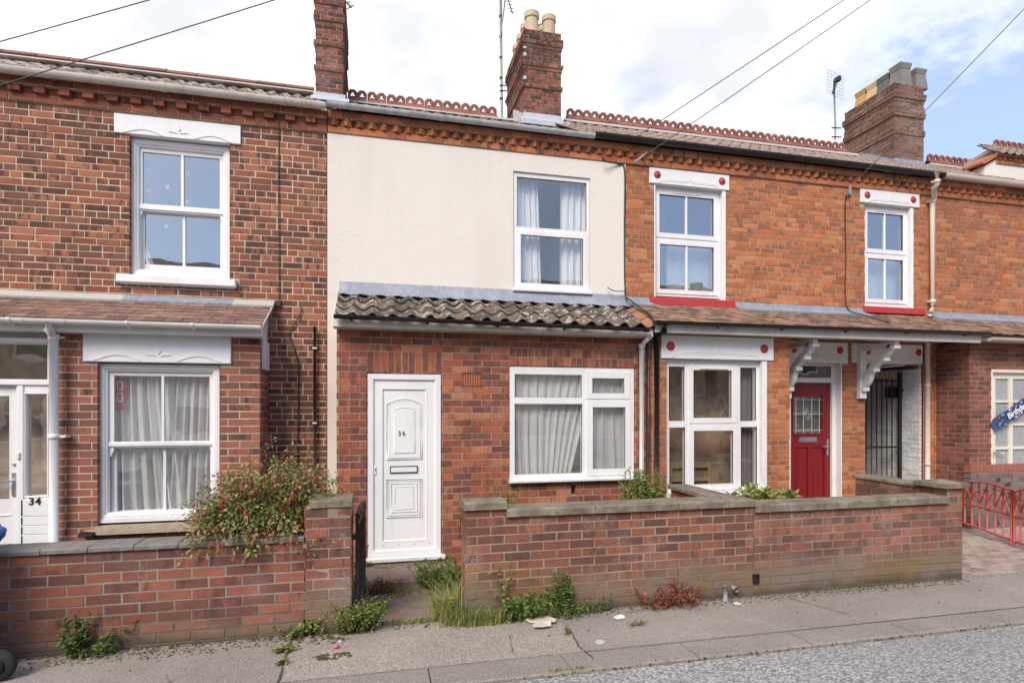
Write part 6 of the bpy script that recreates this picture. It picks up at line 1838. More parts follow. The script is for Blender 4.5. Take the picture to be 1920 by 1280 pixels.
def weed(name, label, base, n, h, spread, ll, lw, per, mat, lean=(0, 0), flower=None, nfl=0, fmat='flower_yellow', cat='weed', group='weeds along the garden walls', droop=.25, stem_r=.0025, width=.05, low=.15, tintr=(0, 1), sag=.0):
    root = thing(name, base, label, cat, group)
    st = MB(); lf = MB(); fl = MB()
    for i in range(n):
        a = rng.uniform(0, 2*PI); r = spread*math.sqrt(rng.random())
        b = Vector(base)+Vector((rng.uniform(-width, width), rng.uniform(-width, width)*.4, 0))
        t = b+Vector((r*math.cos(a)+lean[0], r*math.sin(a)*.6+lean[1], h*rng.uniform(.55, 1.0)))
        if t.y > 99: t.y = 99
        P = stem_path(b, t, sag)
        st.tube(P, [stem_r*(1-.6*k/(len(P)-1)) for k in range(len(P))], 3, cap=False, tint=(rng.random(), .5))
        for q in range(per):
            s = rng.uniform(low, 1.0); i0 = min(int(s*(len(P)-1)), len(P)-2)
            p = P[i0].lerp(P[i0+1], s*(len(P)-1)-i0)
            d = (P[i0+1]-P[i0]).normalized()*.5+rvec(.9)
            k = rng.uniform(.6, 1.15)
            leaf(lf, p, d, ll*k, lw*k, (rng.uniform(*tintr), rng.random()), droop)
        if nfl and i % max(1, n//nfl) == 0:
            for q in range(4):
                c = P[-1]+rvec(.012)
                for w in range(4): leaf(fl, c, rvec(1), .012, .009, (rng.random(), .5))
    st.build('stem', M['stem'] if mat != 'leaf_red' else M['leaf_red'], root)
    lf.build('foliage', M[mat], root)
    if fl.f: fl.build('flower', M[fmat], root, kind='stuff')
    return root
def grass(name, label, base, n, h, width, depth, mat='grass_dry', lean=0.0, group='grass tufts along the wall foot'):
    mb = MB()
    for i in range(n):
        b = Vector(base)+Vector((rng.gauss(0, .55)*width, rng.gauss(0, .5)*depth, 0))
        b.y = max(b.y, base[1]-depth)
        a = rng.uniform(0, 2*PI); L = h*rng.choice((.45, .6, .8, 1.0, 1.25))*rng.uniform(.8, 1.15); bend = rng.uniform(.25, 1.15)
        d = Vector((math.cos(a)+lean, math.sin(a)*.7, 0)); s = Vector((-math.sin(a), math.cos(a), 0))*rng.uniform(.002, .0045)
        V = []
        for k in range(4):
            t = k/3
            c = b+d*L*bend*t*t+Vector((0, 0, L*(t-.35*bend*t*t)))
            ww = s*(1-t*.92)
            V += [tuple(c-ww), tuple(c+ww)]
        mb.add(V, [(2*k, 2*k+1, 2*k+3, 2*k+2) for k in range(3)], (rng.random(), .5))
    o = mb.build(name, M[mat], None, label, 'grass', group)
    return o

# fuchsia sprawling over the left wall
fb = thing('fuchsia_bush', (-.85, 5.05, .1), 'sprawling fuchsia bush with small crimson flowers spilling over the left garden wall', 'bush')
st = MB(); lf = MB(); fl = MB(); fw = MB()
def fuchsia_cane(b, t, sag, dens, ll=.040):
    P = stem_path(b, t, sag, 9)
    st.tube(P, [.0045*(1-.7*k/9) for k in range(10)], 4, cap=False, tint=(rng.random(), .5))
    for q in range(dens):
        s = rng.uniform(.22, 1.0); i0 = min(int(s*9), 8); p = P[i0].lerp(P[i0+1], s*9-i0)
        d = (P[i0+1]-P[i0]).normalized()
        side = rvec(1)
        tw = p+side*rng.uniform(.0, .085)*(1.1-s*.5)
        if rng.random() < .25: st.tube([p, tw], .0013, 3, cap=False, tint=(rng.random(), .5))
        k = rng.uniform(.55, 1.25)
        tn = rng.random()*.75 if s < .75 else .35+rng.random()*.65
        leaf(lf, tw, d*.4+side*.7+Vector((0, 0, .1)), ll*k, ll*.52*k, (tn, rng.random()), .2)
        if rng.random() < .20:      # reddish bare calyx stalks give the brown cast
            leaf(lf, tw, d*.3+side+Vector((0, 0, -.4)), .020, .004, (.93+rng.random()*.07, .5), 0)
        if rng.random() < .036:
            hang = tw+Vector((0, -.01, -.022)); st.tube([tw, hang], .0007, 3, cap=False)
            fl.lathe(tuple(hang+Vector((0, 0, -.030))), [(.001, 0), (.006, .007), (.0045, .020), (.006, .029), (.001, .036)], 6, tint=(rng.random(), .5))
            for a in range(4):
                an = a*PI/2+rng.random(); leaf(fl, hang+Vector((0, 0, -.018)), Vector((math.cos(an), math.sin(an), -.55)), .026, .0095, (rng.random(), .5), .05)
for i in range(250):
    b = (-.82+rng.uniform(-.24, .30), 5.12+rng.uniform(-.15, .25), .15)
    a = rng.uniform(-.25, PI+.25); r = rng.random()**.5
    x = -.80+.60*r*math.cos(a); z = .84+.46*r*max(0, math.sin(a))+rng.uniform(-.04, .06)
    y = rng.uniform(4.66, 5.35)
    fuchsia_cane(b, (x, y, z), .10+.14*rng.random(), 70)
for i in range(40):                          # canes hanging over the street side
    b = (-.85+rng.uniform(-.25, .3), 5.0, .55); x = rng.uniform(-1.30, -.42)
    fuchsia_cane(b, (x, 4.60+rng.uniform(-.10, .04), rng.uniform(.56, .80)), .32, 54)
for tx, tz, ty in ((-1.42, .96, 5.0), (-1.48, .86, 4.95), (-1.36, 1.12, 5.1), (-1.33, 1.08, 5.2), (-.86, 1.52, 5.2), (-.82, 1.46, 5.25), (-.63, 1.43, 5.2), (-.52, 1.33, 5.2), (-.30, 1.12, 5.0), (-.26, 1.04, 4.95), (-.45, 1.25, 5.1), (-.35, .74, 4.60), (-.30, .70, 4.59), (-.98, 1.34, 5.1), (-.72, 1.36, 5.1)):
    fuchsia_cane((-.9+rng.uniform(-.1, .1), 5.1, .5), (tx, ty, tz), .05, 46)
st.build('cane', M['stem'], fb); lf.build('foliage', M['leaf_fuchsia'], fb); fl.build('flower', M['flower_red'], fb, kind='stuff')

weed('weed', 'tall green nettle-like weed sprouting at the foot of the left wall', (-2.012, 4.60, -.01), 12, .31, .13, .052, .021, 17, 'leaf_green', width=.05, low=.12)
weed('weed', 'low ferny weed spreading right of the nettle-like weed, left wall foot', (-1.908, 4.58, -.01), 26, .19, .20, .044, .019, 16, 'leaf_green', width=.12, lean=(.06, 0))
weed('weed', 'lime green lobed weed against the left wall, beside the worn pier', (-0.513, 4.60, 0), 14, .13, .15, .034, .030, 12, 'leaf_lime', width=.09, lean=(-.02, -.02), cat='weed')
weed('weed', 'lime green weed creeping along the crack in the left pavement', (-0.597, 4.347, .005), 14, .045, .09, .028, .020, 9, 'leaf_lime', width=.03)
weed('weed', 'trailing weed at the near end of the pavement crack', (-0.588, 4.134, .005), 9, .035, .05, .022, .016, 8, 'leaf_lime', width=.02)
weed('weed', 'single thin weed shoot standing in front of the worn pier', (-0.384, 4.61, 0), 2, .13, .02, .022, .010, 14, 'leaf_lime', width=.01)
weed('weed', 'bushy lime green weed filling the gap under the black gate', (-0.113, 4.62, 0), 80, .25, .19, .026, .015, 30, 'leaf_lime', width=.13, lean=(.03, -.02))
weed('weed', 'yellow flowering weed behind the black gate bars', (-.13, 5.62, -.10), 8, .62, .05, .05, .02, 12, 'leaf_green', width=.05, nfl=8)
weed('weed', 'red-leaved weed at the left end of the doorstep slab', (0.031, 5.86, -.10), 34, .16, .20, .030, .018, 16, 'leaf_red', width=.14, tintr=(.0, .9))
weed('weed', 'green and yellow herb spilling over the right end of the doorstep slab', (0.681, 5.88, -.08), 90, .26, .24, .030, .018, 24, 'leaf_lime', width=.20, tintr=(0, .7))
weed('weed', 'low green weed in the joint below the white door, right side', (.70, 6.44, .02), 26, .055, .18, .022, .015, 12, 'leaf_green', width=.22, tintr=(.3, 1))
weed('weed', 'low green tuft below the left corner of the white door', (-.05, 6.42, .0), 12, .10, .06, .024, .015, 10, 'leaf_green', width=.05, tintr=(.3, 1))
weed('weed', 'yellow flowering weed in the grass clump at the right pier', (0.582, 4.78, -.01), 20, .20, .10, .026, .012, 12, 'leaf_lime', width=.08, nfl=14)
weed('weed', 'tall seeding sow thistle standing in front of the right pier', (1.018, 4.60, 0), 5, .45, .05, .085, .018, 10, 'leaf_lime', width=.03, low=.1, nfl=1)
weed('weed', 'dense bright green bushy weed at the wall foot, beside the torn cardboard', (1.164, 4.58, 0), 46, .22, .20, .038, .026, 20, 'leaf_green', width=.11, lean=(.04, -.03), tintr=(.35, 1))
weed('weed', 'upright dark green weed at the wall foot, right of the torn cardboard', (1.535, 4.61, 0), 20, .37, .10, .042, .018, 34, 'leaf_green', width=.06, tintr=(.2, .9))
weed('weed', 'sprawling grey green weed at the base of the upright dark weed', (1.582, 4.57, 0), 30, .13, .20, .038, .015, 16, 'leaf_green', width=.12, lean=(.03, -.03))
weed('weed', 'small green weed tuft at the wall foot between the upright weed and the red-leaved plant', (1.853, 4.60, 0), 14, .14, .09, .026, .012, 14, 'leaf_green', width=.08)
weed('weed', 'red-leaved herb robert sprawling at the middle of the long wall foot', (2.485, 4.58, 0), 56, .20, .28, .030, .020, 15, 'leaf_red', width=.20, lean=(.03, -.03), tintr=(.2, 1), nfl=3, fmat='pink')
weed('weed', 'upright red-leaved stem rising against the long wall', (2.556, 4.61, 0), 6, .33, .06, .034, .024, 9, 'leaf_red', width=.04, tintr=(.2, 1))
weed('weed', 'small weed in the pavement joint in front of the cardboard', (1.423, 4.185, .004), 8, .07, .05, .022, .010, 8, 'leaf_lime', width=.02)
weed('weed', 'pale weed lying on the pavement below the red-leaved plant', (2.014, 4.246, .004), 10, .05, .14, .030, .008, 8, 'leaf_lime', width=.06)
weed('weed', 'wispy tall weed behind the low pier cap, nearest the window corner', (1.362, 6.2, -.12), 16, 0.974+.12, .06, .050, .012, 80, 'leaf_lime', width=.06, low=.45, droop=.1)
weed('weed', 'wispy weed right of the low pier cap, under the window corner', (1.422, 6.0, -.12), 8, 0.927+.12, .03, .045, .011, 70, 'leaf_lime', width=.03, low=.45, droop=.1)
weed('weed', 'shortest wispy weed just above the low pier cap', (1.179, 6.2, -.12), 6, 0.840+.12, .03, .040, .010, 55, 'leaf_lime', width=.03, low=.5, droop=.1)
fbane = weed('weed', 'thick clump of tall feathery yellow green weeds below the white downpipe', (2.930, 6.0, -.12), 130, 1.032+.13, .19, .050, .015, 80, 'leaf_lime', width=.15, low=.55, droop=.1, tintr=(.15, 1))

# broad-leaved shrub behind the coping
weed('weed', 'straggly pale weed and dry stems on the left side of the path, behind the gate', (-.02, 5.3, -.08), 34, .14, .22, .028, .014, 14, 'leaf_lime', width=.12, tintr=(.2, 1))
sh = thing('shrub', (4.169, 5.6, -.1), 'small broad-leaved yellow green shrub peeping over the coping beneath the bay window', 'shrub')
st = MB(); lf = MB()
for i in range(48):
    b = (4.169+rng.uniform(-.1, .1), 5.6, -.1)
    x = 4.182+rng.uniform(-.33, .36); t = (x, 5.6+rng.uniform(-.2, .2), 0.819+rng.uniform(-.12, .05)-.10*abs(x-4.135)/.3)
    P = stem_path(b, t, .05, 6); st.tube(P, .004, 4, cap=False)
    for q in range(9):
        a = q*2.4; el = rng.uniform(.1, .9); d = Vector((math.cos(a)*math.cos(el), math.sin(a)*math.cos(el), math.sin(el)))
        leaf(lf, P[-1]-Vector((0, 0, .02*rng.random())), d, rng.uniform(.08, .13), rng.uniform(.032, .045), (rng.uniform(.55, 1), .5), .12)
st.build('stem', M['stem'], sh); lf.build('foliage', M['leaf_lime'], sh)

grass('grass_tuft', 'long yellow green grass clump leaning on the right pier by the path', (0.670, 4.80, -.01), 900, .30, .15, .24, lean=-.25)
grass('grass_tuft', 'fringe of grass in front of the right pier foot', (0.823, 4.56, 0), 520, .14, .20, .06, lean=.2)
grass('grass_tuft', 'thin strip of grass between path and pavement', (.35, 4.70, -.004), 420, .06, .38, .035)
grass('grass_tuft', 'fine grass strands trailing along the wall below the sow thistle', (1.288, 4.58, 0), 160, .16, .22, .04, lean=.3)
grass('grass_tuft', 'small grass tuft on the kerb near the road patch', (1.164, 3.62, 0), 60, .03, .06, .02)
grass('grass_tuft', 'small grass tuft on the kerb further right', (1.321, 3.62, 0), 50, .03, .05, .02)
grass('grass_tuft', 'dry grass growing on the path beneath the step slab', (.18, 5.84, -.10), 200, .09, .30, .05)
grass('grass_tuft', 'small dry grass tuft in the middle of the worn path', (0.378, 5.2, -.07), 70, .05, .07, .04)

# moss and litter gathered along the wall feet and the kerb line
mo = MB(); li = MB()
def scatter(x0, x1, y0, y1, n, z=.004, s=(.006, .02), which='both'):
    for i in range(n):
        x = rng.uniform(x0, x1); y = y0+(y1-y0)*rng.random()**2
        if which != 'litter' and rng.random() < .62:
            r = rng.uniform(*s)
            mo.add([(x-r, y-r*.6, z-.004), (x+r, y-r*.5, z-.004), (x+r*.8, y+r*.6, z-.004), (x-r*.7, y+r*.7, z-.004), (x, y, z+r*.45)], [(0,1,4),(1,2,4),(2,3,4),(3,0,4)], (rng.random(), .5), smooth=True)
        else:
            leaf(li, Vector((x, y, z+.003)), Vector((rng.uniform(-1, 1), rng.uniform(-1, 1), rng.uniform(-.1, .3))), rng.uniform(.012, .034), rng.uniform(.006, .014), (rng.random(), .5), .1)
scatter(-2.6, -.16, 4.635, 4.44, 900); scatter(.72, 5.76, 4.635, 4.50, 1100); scatter(-.16, .72, 4.78, 4.60, 160)
scatter(.9, 7.0, 3.62, 3.57, 260, -.006, (.004, .012)); scatter(5.85, 8.5, 4.70, 4.60, 300, 0, (.008, .022)); scatter(-.15, .75, 5.92, 5.70, 240, -.09); scatter(-.15, .8, 6.46, 6.30, 120, .025)
for i in range(30):
    a = rng.uniform(0, 2*PI); r_ = math.sqrt(rng.random())
    px_ = -0.279+.13*r_*math.cos(a); qy = 4.198+.055*r_*math.sin(a)
    scatter(px_-.02, px_+.02, qy-.008, qy+.008, 5, .004, (.005, .012))
scatter(-2.4, -.2, 4.5, 4.0, 60, which='litter'); scatter(.9, 6, 4.5, 3.9, 60, which='litter')
mo.build('moss', M['moss'], None, 'dark moss growing along the foot of the walls and kerb', 'moss', kind='stuff')
li.build('leaf_litter', M['litter'], None, 'dry leaf litter scattered on the pavement along the walls', 'leaf litter', kind='stuff')

# ================================================================== CURTAINS AND THINGS SEEN THROUGH THE WINDOWS
def drape(center, k): return lambda t, v: (center-t)*k*(1-v)
cy = YM+.16
g_ = 'curtains hanging behind the windows'
curtain('white curtain pulled to the left edge of the plain upstairs window', 1.794-.08, 2.051, UZ0+.0, UZ1-.02, cy, 'curtain_white', 5, .020, group=g_, sweep=lambda t, v: .05*t*(1-v))
curtain('white curtain at the right side of the plain upstairs window', 2.356, 2.787+.12, UZ0+.0, UZ1-.02, cy, 'curtain_white', 6, .022, group=g_, sweep=lambda t, v: -.05*(1-t)*(1-v)*.3)
curtain('white net curtain drawn across the wide ground floor window', W0-.05, 2.554+.05, WZ0-.05, WZ1-.03, YB+.11, 'net', 11, .016, group=g_, rows=30, sweep=lambda t, v: -.55*max(0, t-.40)*(1-v)**1.1+.20*max(0, .35-t)*(1-v)**2)
curtain('thin net curtain behind the right casement of the wide ground floor window', 2.554-.02, W1+.20, WZ0-.05, WZ1-.03, YB+.115, 'sheer', 7, .014, group=g_, rows=30, sweep=lambda t, v: .35*(t-.3)*(1-v)**1.2)
curtain('swept white curtain in the lower left sash window, left half', B1-.05, (B1+B2)/2+.05, wz0+.0, LB34[2]-.02, YB+.20, 'net', 8, .030, group=g_, rows=30, sweep=lambda t, v: .26*(t-.15)*(1-v)**1.4*.9)
curtain('white curtain in the lower left sash window, right half', (B1+B2)/2-.02, B2+.08, wz0+.0, LB34[2]-.02, YB+.21, 'net', 9, .028, group=g_, rows=30, sweep=lambda t, v: -.10*(1-t)*(1-v)**1.5)
curtain('white cloth corner at the bottom left of the upper sash window', -2.575, -2.575+.22, 3.262, 3.685, cy, 'curtain_white', 3, .015, group=g_, sweep=lambda t, v: -.16*t*v)
curtain('grey striped curtain at the right of the bay window', 4.707, 5.013+.14, HB[2]+.0, HB[3]-.03, YB+.20, 'curtain_grey', 6, .022, group=g_)
curtain('pale grey curtain edge at the left of the bay window', HB[0]-.1, HB[0]+.05, HB[2], HB[3]-.03, YB+.30, 'curtain_grey', 3, .02, group=g_)
curtain('pink curtain at the right of the first red-silled upstairs window', 4.546, 4.713+.1, A[2], A[3]-.02, cy+.02, 'curtain_red', 4, .018, group=g_)
curtain('dark curtain at the left of the first red-silled upstairs window', A[0]-.02, 3.875, A[2], A[3]-.02, cy, 'curtain_dark', 3, .016, group=g_)
curtain('pale blind hanging in the first red-silled upstairs window', 3.896, 4.642, A[2], 4.069, cy+.10, 'curtain_white', 2, .006, group=g_)
curtain('pink curtain at the right of the second red-silled upstairs window', 7.688, 7.907+.12, Bw[2], Bw[3]-.02, cy, 'curtain_red', 4, .018, group=g_)
curtain('pale blind hanging in the second red-silled upstairs window', Bw[0]-.05, 7.833, Bw[2], 4.081, cy+.10, 'curtain_white', 2, .006, group=g_)
# chair back inside the bay
ch = thing('chair', (4.152, 7.2, .2), 'pale wooden chair back seen through the bay window', 'chair')
for x in (3.824, 4.399):
    m = MB(); m.cbox(x-.02, x+.02, 7.0, 7.04, .2, 0.983, .004); m.build('back_post', M['pale_wood'], ch)
for v_ in (0.946, 0.768):
    m = MB(); m.cbox(3.824, 4.399, 7.008, 7.03, v_-.025, v_+.025, .004); m.build('back_rail', M['pale_wood'], ch)

def paper_star(label, x, z, y, r):
    m = MB(); P = []
    for k in range(12):
        a = 2*PI*k/12; rr = r if k % 2 == 0 else r*.35
        P.append((x+rr*math.cos(a), z+rr*math.sin(a)))
    m.prism(P, y, y+.003); return m.build('paper_snowflake', M['paper'], None, label, 'decoration', 'paper snowflakes on the upper sash window')
ys = YM+.19
for x, z, w in ((-2.430, 4.364, 'top left'), (-2.243, 4.196, 'middle'), (-2.430, 4.138, 'lower left'), (-2.037, 4.371, 'top right'), (-2.037, 4.046, 'lower right'), (-2.253, 3.754, 'lower sash')):
    paper_star('small white paper snowflake on the upper sash window glass, %s' % w, x, z, ys, .035)
m = MB(); x0, x1 = -2.562, -2.461; zt_, zb_ = 2.027, 1.700
m.prism([(x0, zb_), (x1-.02, zb_), (x1, zt_), (x0, zt_)], 6.716, 6.724); sf = m.build('pennant', M['red_paint'], None, 'red pennant hanging at the top left corner inside the lower sash window', 'pennant')
m = MB()
for zq in (.25, .62): m.ring(x0+.02, x1-.03, zb_+(zt_-zb_)*zq, zb_+(zt_-zb_)*(zq+.28), .010, 6.712, .003, .0005)
m.build('printed_emblem', M['paper'], sf)

# birthday banner across the far right window
bn = thing('banner', (8.907, 6.52, 2.0), 'blue birthday banner with stars slung diagonally across the far right window', 'banner')
P0 = Vector((8.622, 0, 1.456)); P1 = Vector((9.258, 0, 1.793)); P1 = P0+(P1-P0)*1.9
bd = (P1-P0); bl = bd.length; bu = bd.normalized(); bv = Vector((-bu.z, 0, bu.x))
m = MB(); V = []; n = 20; hw_ = .085
for i in range(n+1):
    p = P0+bd*i/n; yy = 6.525+.008*math.sin(i*.8)
    k = hw_*(.55 if i == 0 else 1)
    for s in (-1, 1):
        q = p+bv*k*s; V += [(q.x, yy+.004*s, q.z), (q.x, yy+.004*s+.002, q.z)]
m.add(V, [f for i in range(n) for f in ((4*i, 4*i+4, 4*i+6, 4*i+2), (4*i+1, 4*i+3, 4*i+7, 4*i+5), (4*i, 4*i+1, 4*i+5, 4*i+4), (4*i+2, 4*i+6, 4*i+7, 4*i+3))])
M['banner_navy'] = paint_mat('navy banner foil', (0.028, 0.050, 0.14), 0.3, 0.1); M['banner_blue'] = paint_mat('light blue print', (0.10, 0.32, 0.62), 0.4, 0.1); M['banner_red'] = paint_mat('red print', (0.50, 0.07, 0.09), 0.4, 0.1); M['banner_white'] = paint_mat('white print', (0.75, 0.78, 0.82), 0.4, 0.05)
m.build('strip', M['banner_navy'], bn)
def bpt(s, t): return P0+bu*s+bv*t
for i in range(46):
    s = rng.uniform(.03, bl-.03); t = rng.choice((-1, 1))*rng.uniform(.060, .075) if .20 < s < 1.05 else rng.uniform(-.07, .07)
    c = bpt(s, t); r = rng.uniform(.014, .030); a0 = rng.random()*6
    P = [(c.x+(r if k % 2 == 0 else r*.42)*math.cos(a0+PI*k/5), c.z+(r if k % 2 == 0 else r*.42)*math.sin(a0+PI*k/5)) for k in range(10)]
    m = MB(); yy = 6.511-.0004*(i % 7); m.prism(P, yy, yy+.0003); m.build('star', M[('banner_blue', 'banner_blue', 'banner_white', 'banner_red')[i % 4]], bn)
c = bpt(.60, 0.0)
text_mesh(bn, 'Birthday Boy', c.x, c.z, 6.506, .088, 'banner_white', 'lettering', ang=math.atan2(bu.z, bu.x), depth=.001, bold=.003, spacing=.95)

# ================================================================== AERIALS AND WIRES
def yagi(parent, c, d, L, n, el, mat='alu', up=None, th=.006):
    c = Vector(c); d = Vector(d).normalized(); s = d.cross(Vector((0, 0, 1))).normalized() if up is None else Vector(up).normalized()
    m = MB(); m.tube([c, c+d*L], th*1.4, 5); m.build('boom', M[mat], parent)
    for k in range(n):
        p = c+d*L*(k+.5)/n; m = MB(); m.tube([p-s*el, p+s*el], th*.7, 4); m.build('element', M[mat], parent)
ae = thing('tv_aerial', (2.582, 11.7, 7.2), 'very tall thin mast with a small aerial, left of the round-potted chimney', 'tv aerial', 'roof aerials')
mx = 2.560
m = MB(); m.tube([(mx, 11.62, 6.9), (mx-.02, 11.62, 9.0), (mx-.045, 11.62, 11.4)], .026, 8); m.build('mast', M['alu'], ae)
for z in (8.300, 8.191):
    m = MB(); m.tube([(mx-.06, 11.60, z), (mx+.12, 11.56, z)], .012, 5); m.build('bracket', M['black_iron'], ae)
for k in range(9):
    z = 7.6+k*.42; m = MB(); m.lathe((mx-.012-(z-7)*.009, 11.62, z), [(.027, 0), (.032, .005), (.032, .04), (.027, .045)], 8); m.build('joint', M['black_iron'], ae)
a0_ = Vector((2.592, 11.4, 10.069)); a1_ = Vector((2.700, 11.3, 9.591))
yagi(ae, a0_, a1_-a0_, (a1_-a0_).length, 6, .055, 'black_iron', up=(1, .2, .22), th=.008)
m = MB(); m.tube([(mx-.05, 11.62, 9.2), a0_], .012, 5); m.build('arm', M['alu'], ae)
ae2 = thing('tv_aerial', (-0.455, 10.6, 8.7), 'aerial end sticking out beside the leftmost chimney at the top edge', 'tv aerial', 'roof aerials')
b0 = Vector((-0.615, 10.9, 9.170)); b1_ = Vector((-0.372, 10.3, 8.557))
m = MB(); m.tube([b0, b1_], .016, 6); m.build('boom', M['black_iron'], ae2)
for t in (.70, .97):
    p = b0.lerp(b1_, t); m = MB(); m.tube([p+Vector((-.06, 0, -.05)), p+Vector((-.01, 0, -.01)), p+Vector((.01, 0, .01)), p+Vector((.06, 0, .03))], .008, 5); m.build('element', M['black_iron'], ae2)
m = MB(); m.tube([(b0.x, b0.y, 8.4), b0], .016, 6); m.build('mast', M['alu'], ae2)
ae3 = thing('tv_aerial', (10.186, 11.2, 7.2), 'grid-backed tv aerial on a bent pole clamped to the square-potted chimney', 'tv aerial', 'roof aerials')
p0 = Vector((10.457, 11.45, 7.981)); p1 = Vector((10.428, 11.45, 9.367))
m = MB(); m.tube([p0, p0.lerp(p1, .25)+Vector((.012, 0, 0)), p0.lerp(p1, .6), p1], .020, 8); m.build('mast', M['alu'], ae3)
for t in (.04, .19):
    p = p0.lerp(p1, t); m = MB(); m.tube([p+Vector((-.09, 0, 0)), p+Vector((.13, -.04, .0))], .014, 5); m.build('bracket', M['black_iron'], ae3)
gc = p1+Vector((0, -.04, -.02)); gx_ = Vector((.95, .3, .05)).normalized(); gz_ = Vector((.05, .0, 1))
m = MB()
for k in range(9): m.tube([gc+gx_*(-.34+.085*k)-gz_*.38, gc+gx_*(-.34+.085*k)+gz_*.16], .003, 3)
for k in range(8): m.tube([gc-gx_*.34+gz_*(-.38+.077*k), gc+gx_*.34+gz_*(-.38+.077*k)], .003, 3)
m.build('reflector_grid', M['alu'], ae3)
m = MB(); m.box(gc.x-.03, gc.x+.05, gc.y-.12, gc.y, gc.z-.07, gc.z+.03); m.build('junction_box', M['black_iron'], ae3)
dd = Vector((9.863-gc.x, -.35, 8.475-gc.z))
yagi(ae3, gc+Vector((-.03, -.05, -.12)), dd, .42, 9, .055, 'black_iron', up=(.9, .3, .25), th=.010)

# overhead telephone wires run from the pole by the kerb to the houses
pole_top = Vector((10.02, 3.80, 9.62))
tp = thing('telegraph_pole', (10.02, 3.80, 0), 'tall wooden telegraph pole at the kerb, beyond the right edge, carrying the house wires', 'telegraph pole')
m = MB(); m.tube([(10.02, 3.80, -.4), (10.02, 3.80, 9.85)], [.15, .10], 14); m.build('shaft', M['wood_old'], tp)
m = MB(); m.lathe((10.02, 3.80, 9.5), [(.2, 0), (.22, .02), (.22, .05), (.2, .06)], 16); m.build('wire_ring', M['black_iron'], tp)
def wire(label, end, sag, r=.0055):
    e = Vector(end); m = MB()
    m.tube([pole_top.lerp(e, i/24)-Vector((0, 0, sag*4*(i/24)*(1-i/24))) for i in range(25)], r, 5)
    return m.build('overhead_wire', M['wire'], None, label, 'wire', 'overhead telephone wires')
wire('upper overhead wire crossing the sky at the top left', (-4.860, 7.0, 4.916), .06)
wire('lower overhead wire passing in front of the left roof and gutter', (-4.323, 6.9, 4.638), .06)
wire('overhead wire reaching the eaves right of the cream wall, left of the two', (3.141, 6.95, 5.107), .04)
wire('overhead wire reaching the eaves above the first red-dotted lintel', (3.334, 6.95, 4.927), .05)
wire('overhead wire crossing in front of the square-potted chimney', (6.654, 6.95, 4.915), .05)
m = MB(); e = (3.377, 6.93, 4.964); m.tube([(e[0]-.09, 6.98, e[2]-.07), e, (e[0]+.06, 6.90, e[2]+.05)], .014, 5); m.build('wire_clamp', M['alu'], h38)

# ================================================================== LITTER AND ODDMENTS
def flat_piece(name, label, cat, u_pts, mat, z=.006, th=.004, curl=.010):
    cx = sum(p[0] for p in u_pts)/len(u_pts); cy_ = sum(p[1] for p in u_pts)/len(u_pts)
    m = MB(); n = len(u_pts); V = [(cx, cy_, z+th)]
    V += [(p[0], p[1], z+rng.uniform(0, curl)) for p in u_pts]; V += [(p[0], p[1], v[2]+th) for p, v in zip(u_pts, V[1:])]
    F = [(0, 1+n+k, 1+n+(k+1) % n) for k in range(n)]+[(1+k, 1+(k+1) % n, 1+n+(k+1) % n, 1+n+k) for k in range(n)]
    m.add(V, F); return m.build(name, M[mat], None, label, cat)
flat_piece('cardboard_scrap', 'torn flattened piece of pale cardboard lying on the pavement by the wall', 'cardboard', [(1.184, 4.515), (1.293, 4.587), (1.391, 4.564), (1.425, 4.457), (1.399, 4.404), (1.362, 4.413), (1.350, 4.346), (1.281, 4.317), (1.201, 4.336), (1.205, 4.381), (1.246, 4.405), (1.209, 4.461)], 'card', .012, .004, .02)
flat_piece('paper_scrap', 'scrap of white paper on the pavement right of the small weed tuft', 'paper', [(1.898, 4.418), (1.979, 4.474), (1.998, 4.432), (1.986, 4.385), (1.918, 4.376)], 'paper', .010, .003, .016)
flat_piece('paper_scrap', 'small white paper scrap on the doorstep slab', 'paper', [(0.517, 6.025), (0.559, 6.076), (0.582, 6.030), (0.556, 5.976)], 'paper', .040, .003, .006)
flat_piece('paper_scrap', 'tiny white scrap on the pavement in front of the worn pier', 'paper', [(-0.250, 4.438), (-0.233, 4.454), (-0.227, 4.412)], 'paper', .006, .003, .004)
flat_piece('leaf', 'yellowing fallen leaf by the drain pipe at the wall foot', 'leaf', [(3.054, 4.503), (3.124, 4.544), (3.131, 4.485), (3.092, 4.452), (3.039, 4.450)], 'card', .006, .003, .012)
m = MB(); c = (1.612, 3.995); m.lathe((c[0], c[1], .0045), [(.038, 0), (.036, .004), (.030, .006), (.022, .005)], 18); m.build('survey_marker', M['marker'], None, 'small round white marker set in the right hand pavement', 'marker')
m = MB(); c = (-0.259, 4.332); m.lathe((c[0], c[1], .004), [(.004, 0), (.017, .006), (.020, .014), (.014, .024), (.004, .028)], 10); fb_ = m.build('fallen_flower', M['pink'], None, 'bright pink fallen flower bud on the pavement', 'flower')
bin_ = thing('wheelie_bin', (-2.62, 4.36, 0), 'black wheeled bin at the bottom left edge, only its wheel in view', 'wheelie bin')
m = MB(); m.lathe((-2.290, 4.30, .098), [(.05, -.02), (.098, -.018), (.102, 0), (.098, .024), (.05, .026)], 24, axis='y'); w = m.build('wheel', M['rubber'], bin_)
m = MB(); m.lathe((-2.290, 4.27, .098), [(.045, -.004), (.05, .004), (.02, .010)], 14, axis='y'); m.build('hub', M['black_plastic'], w)
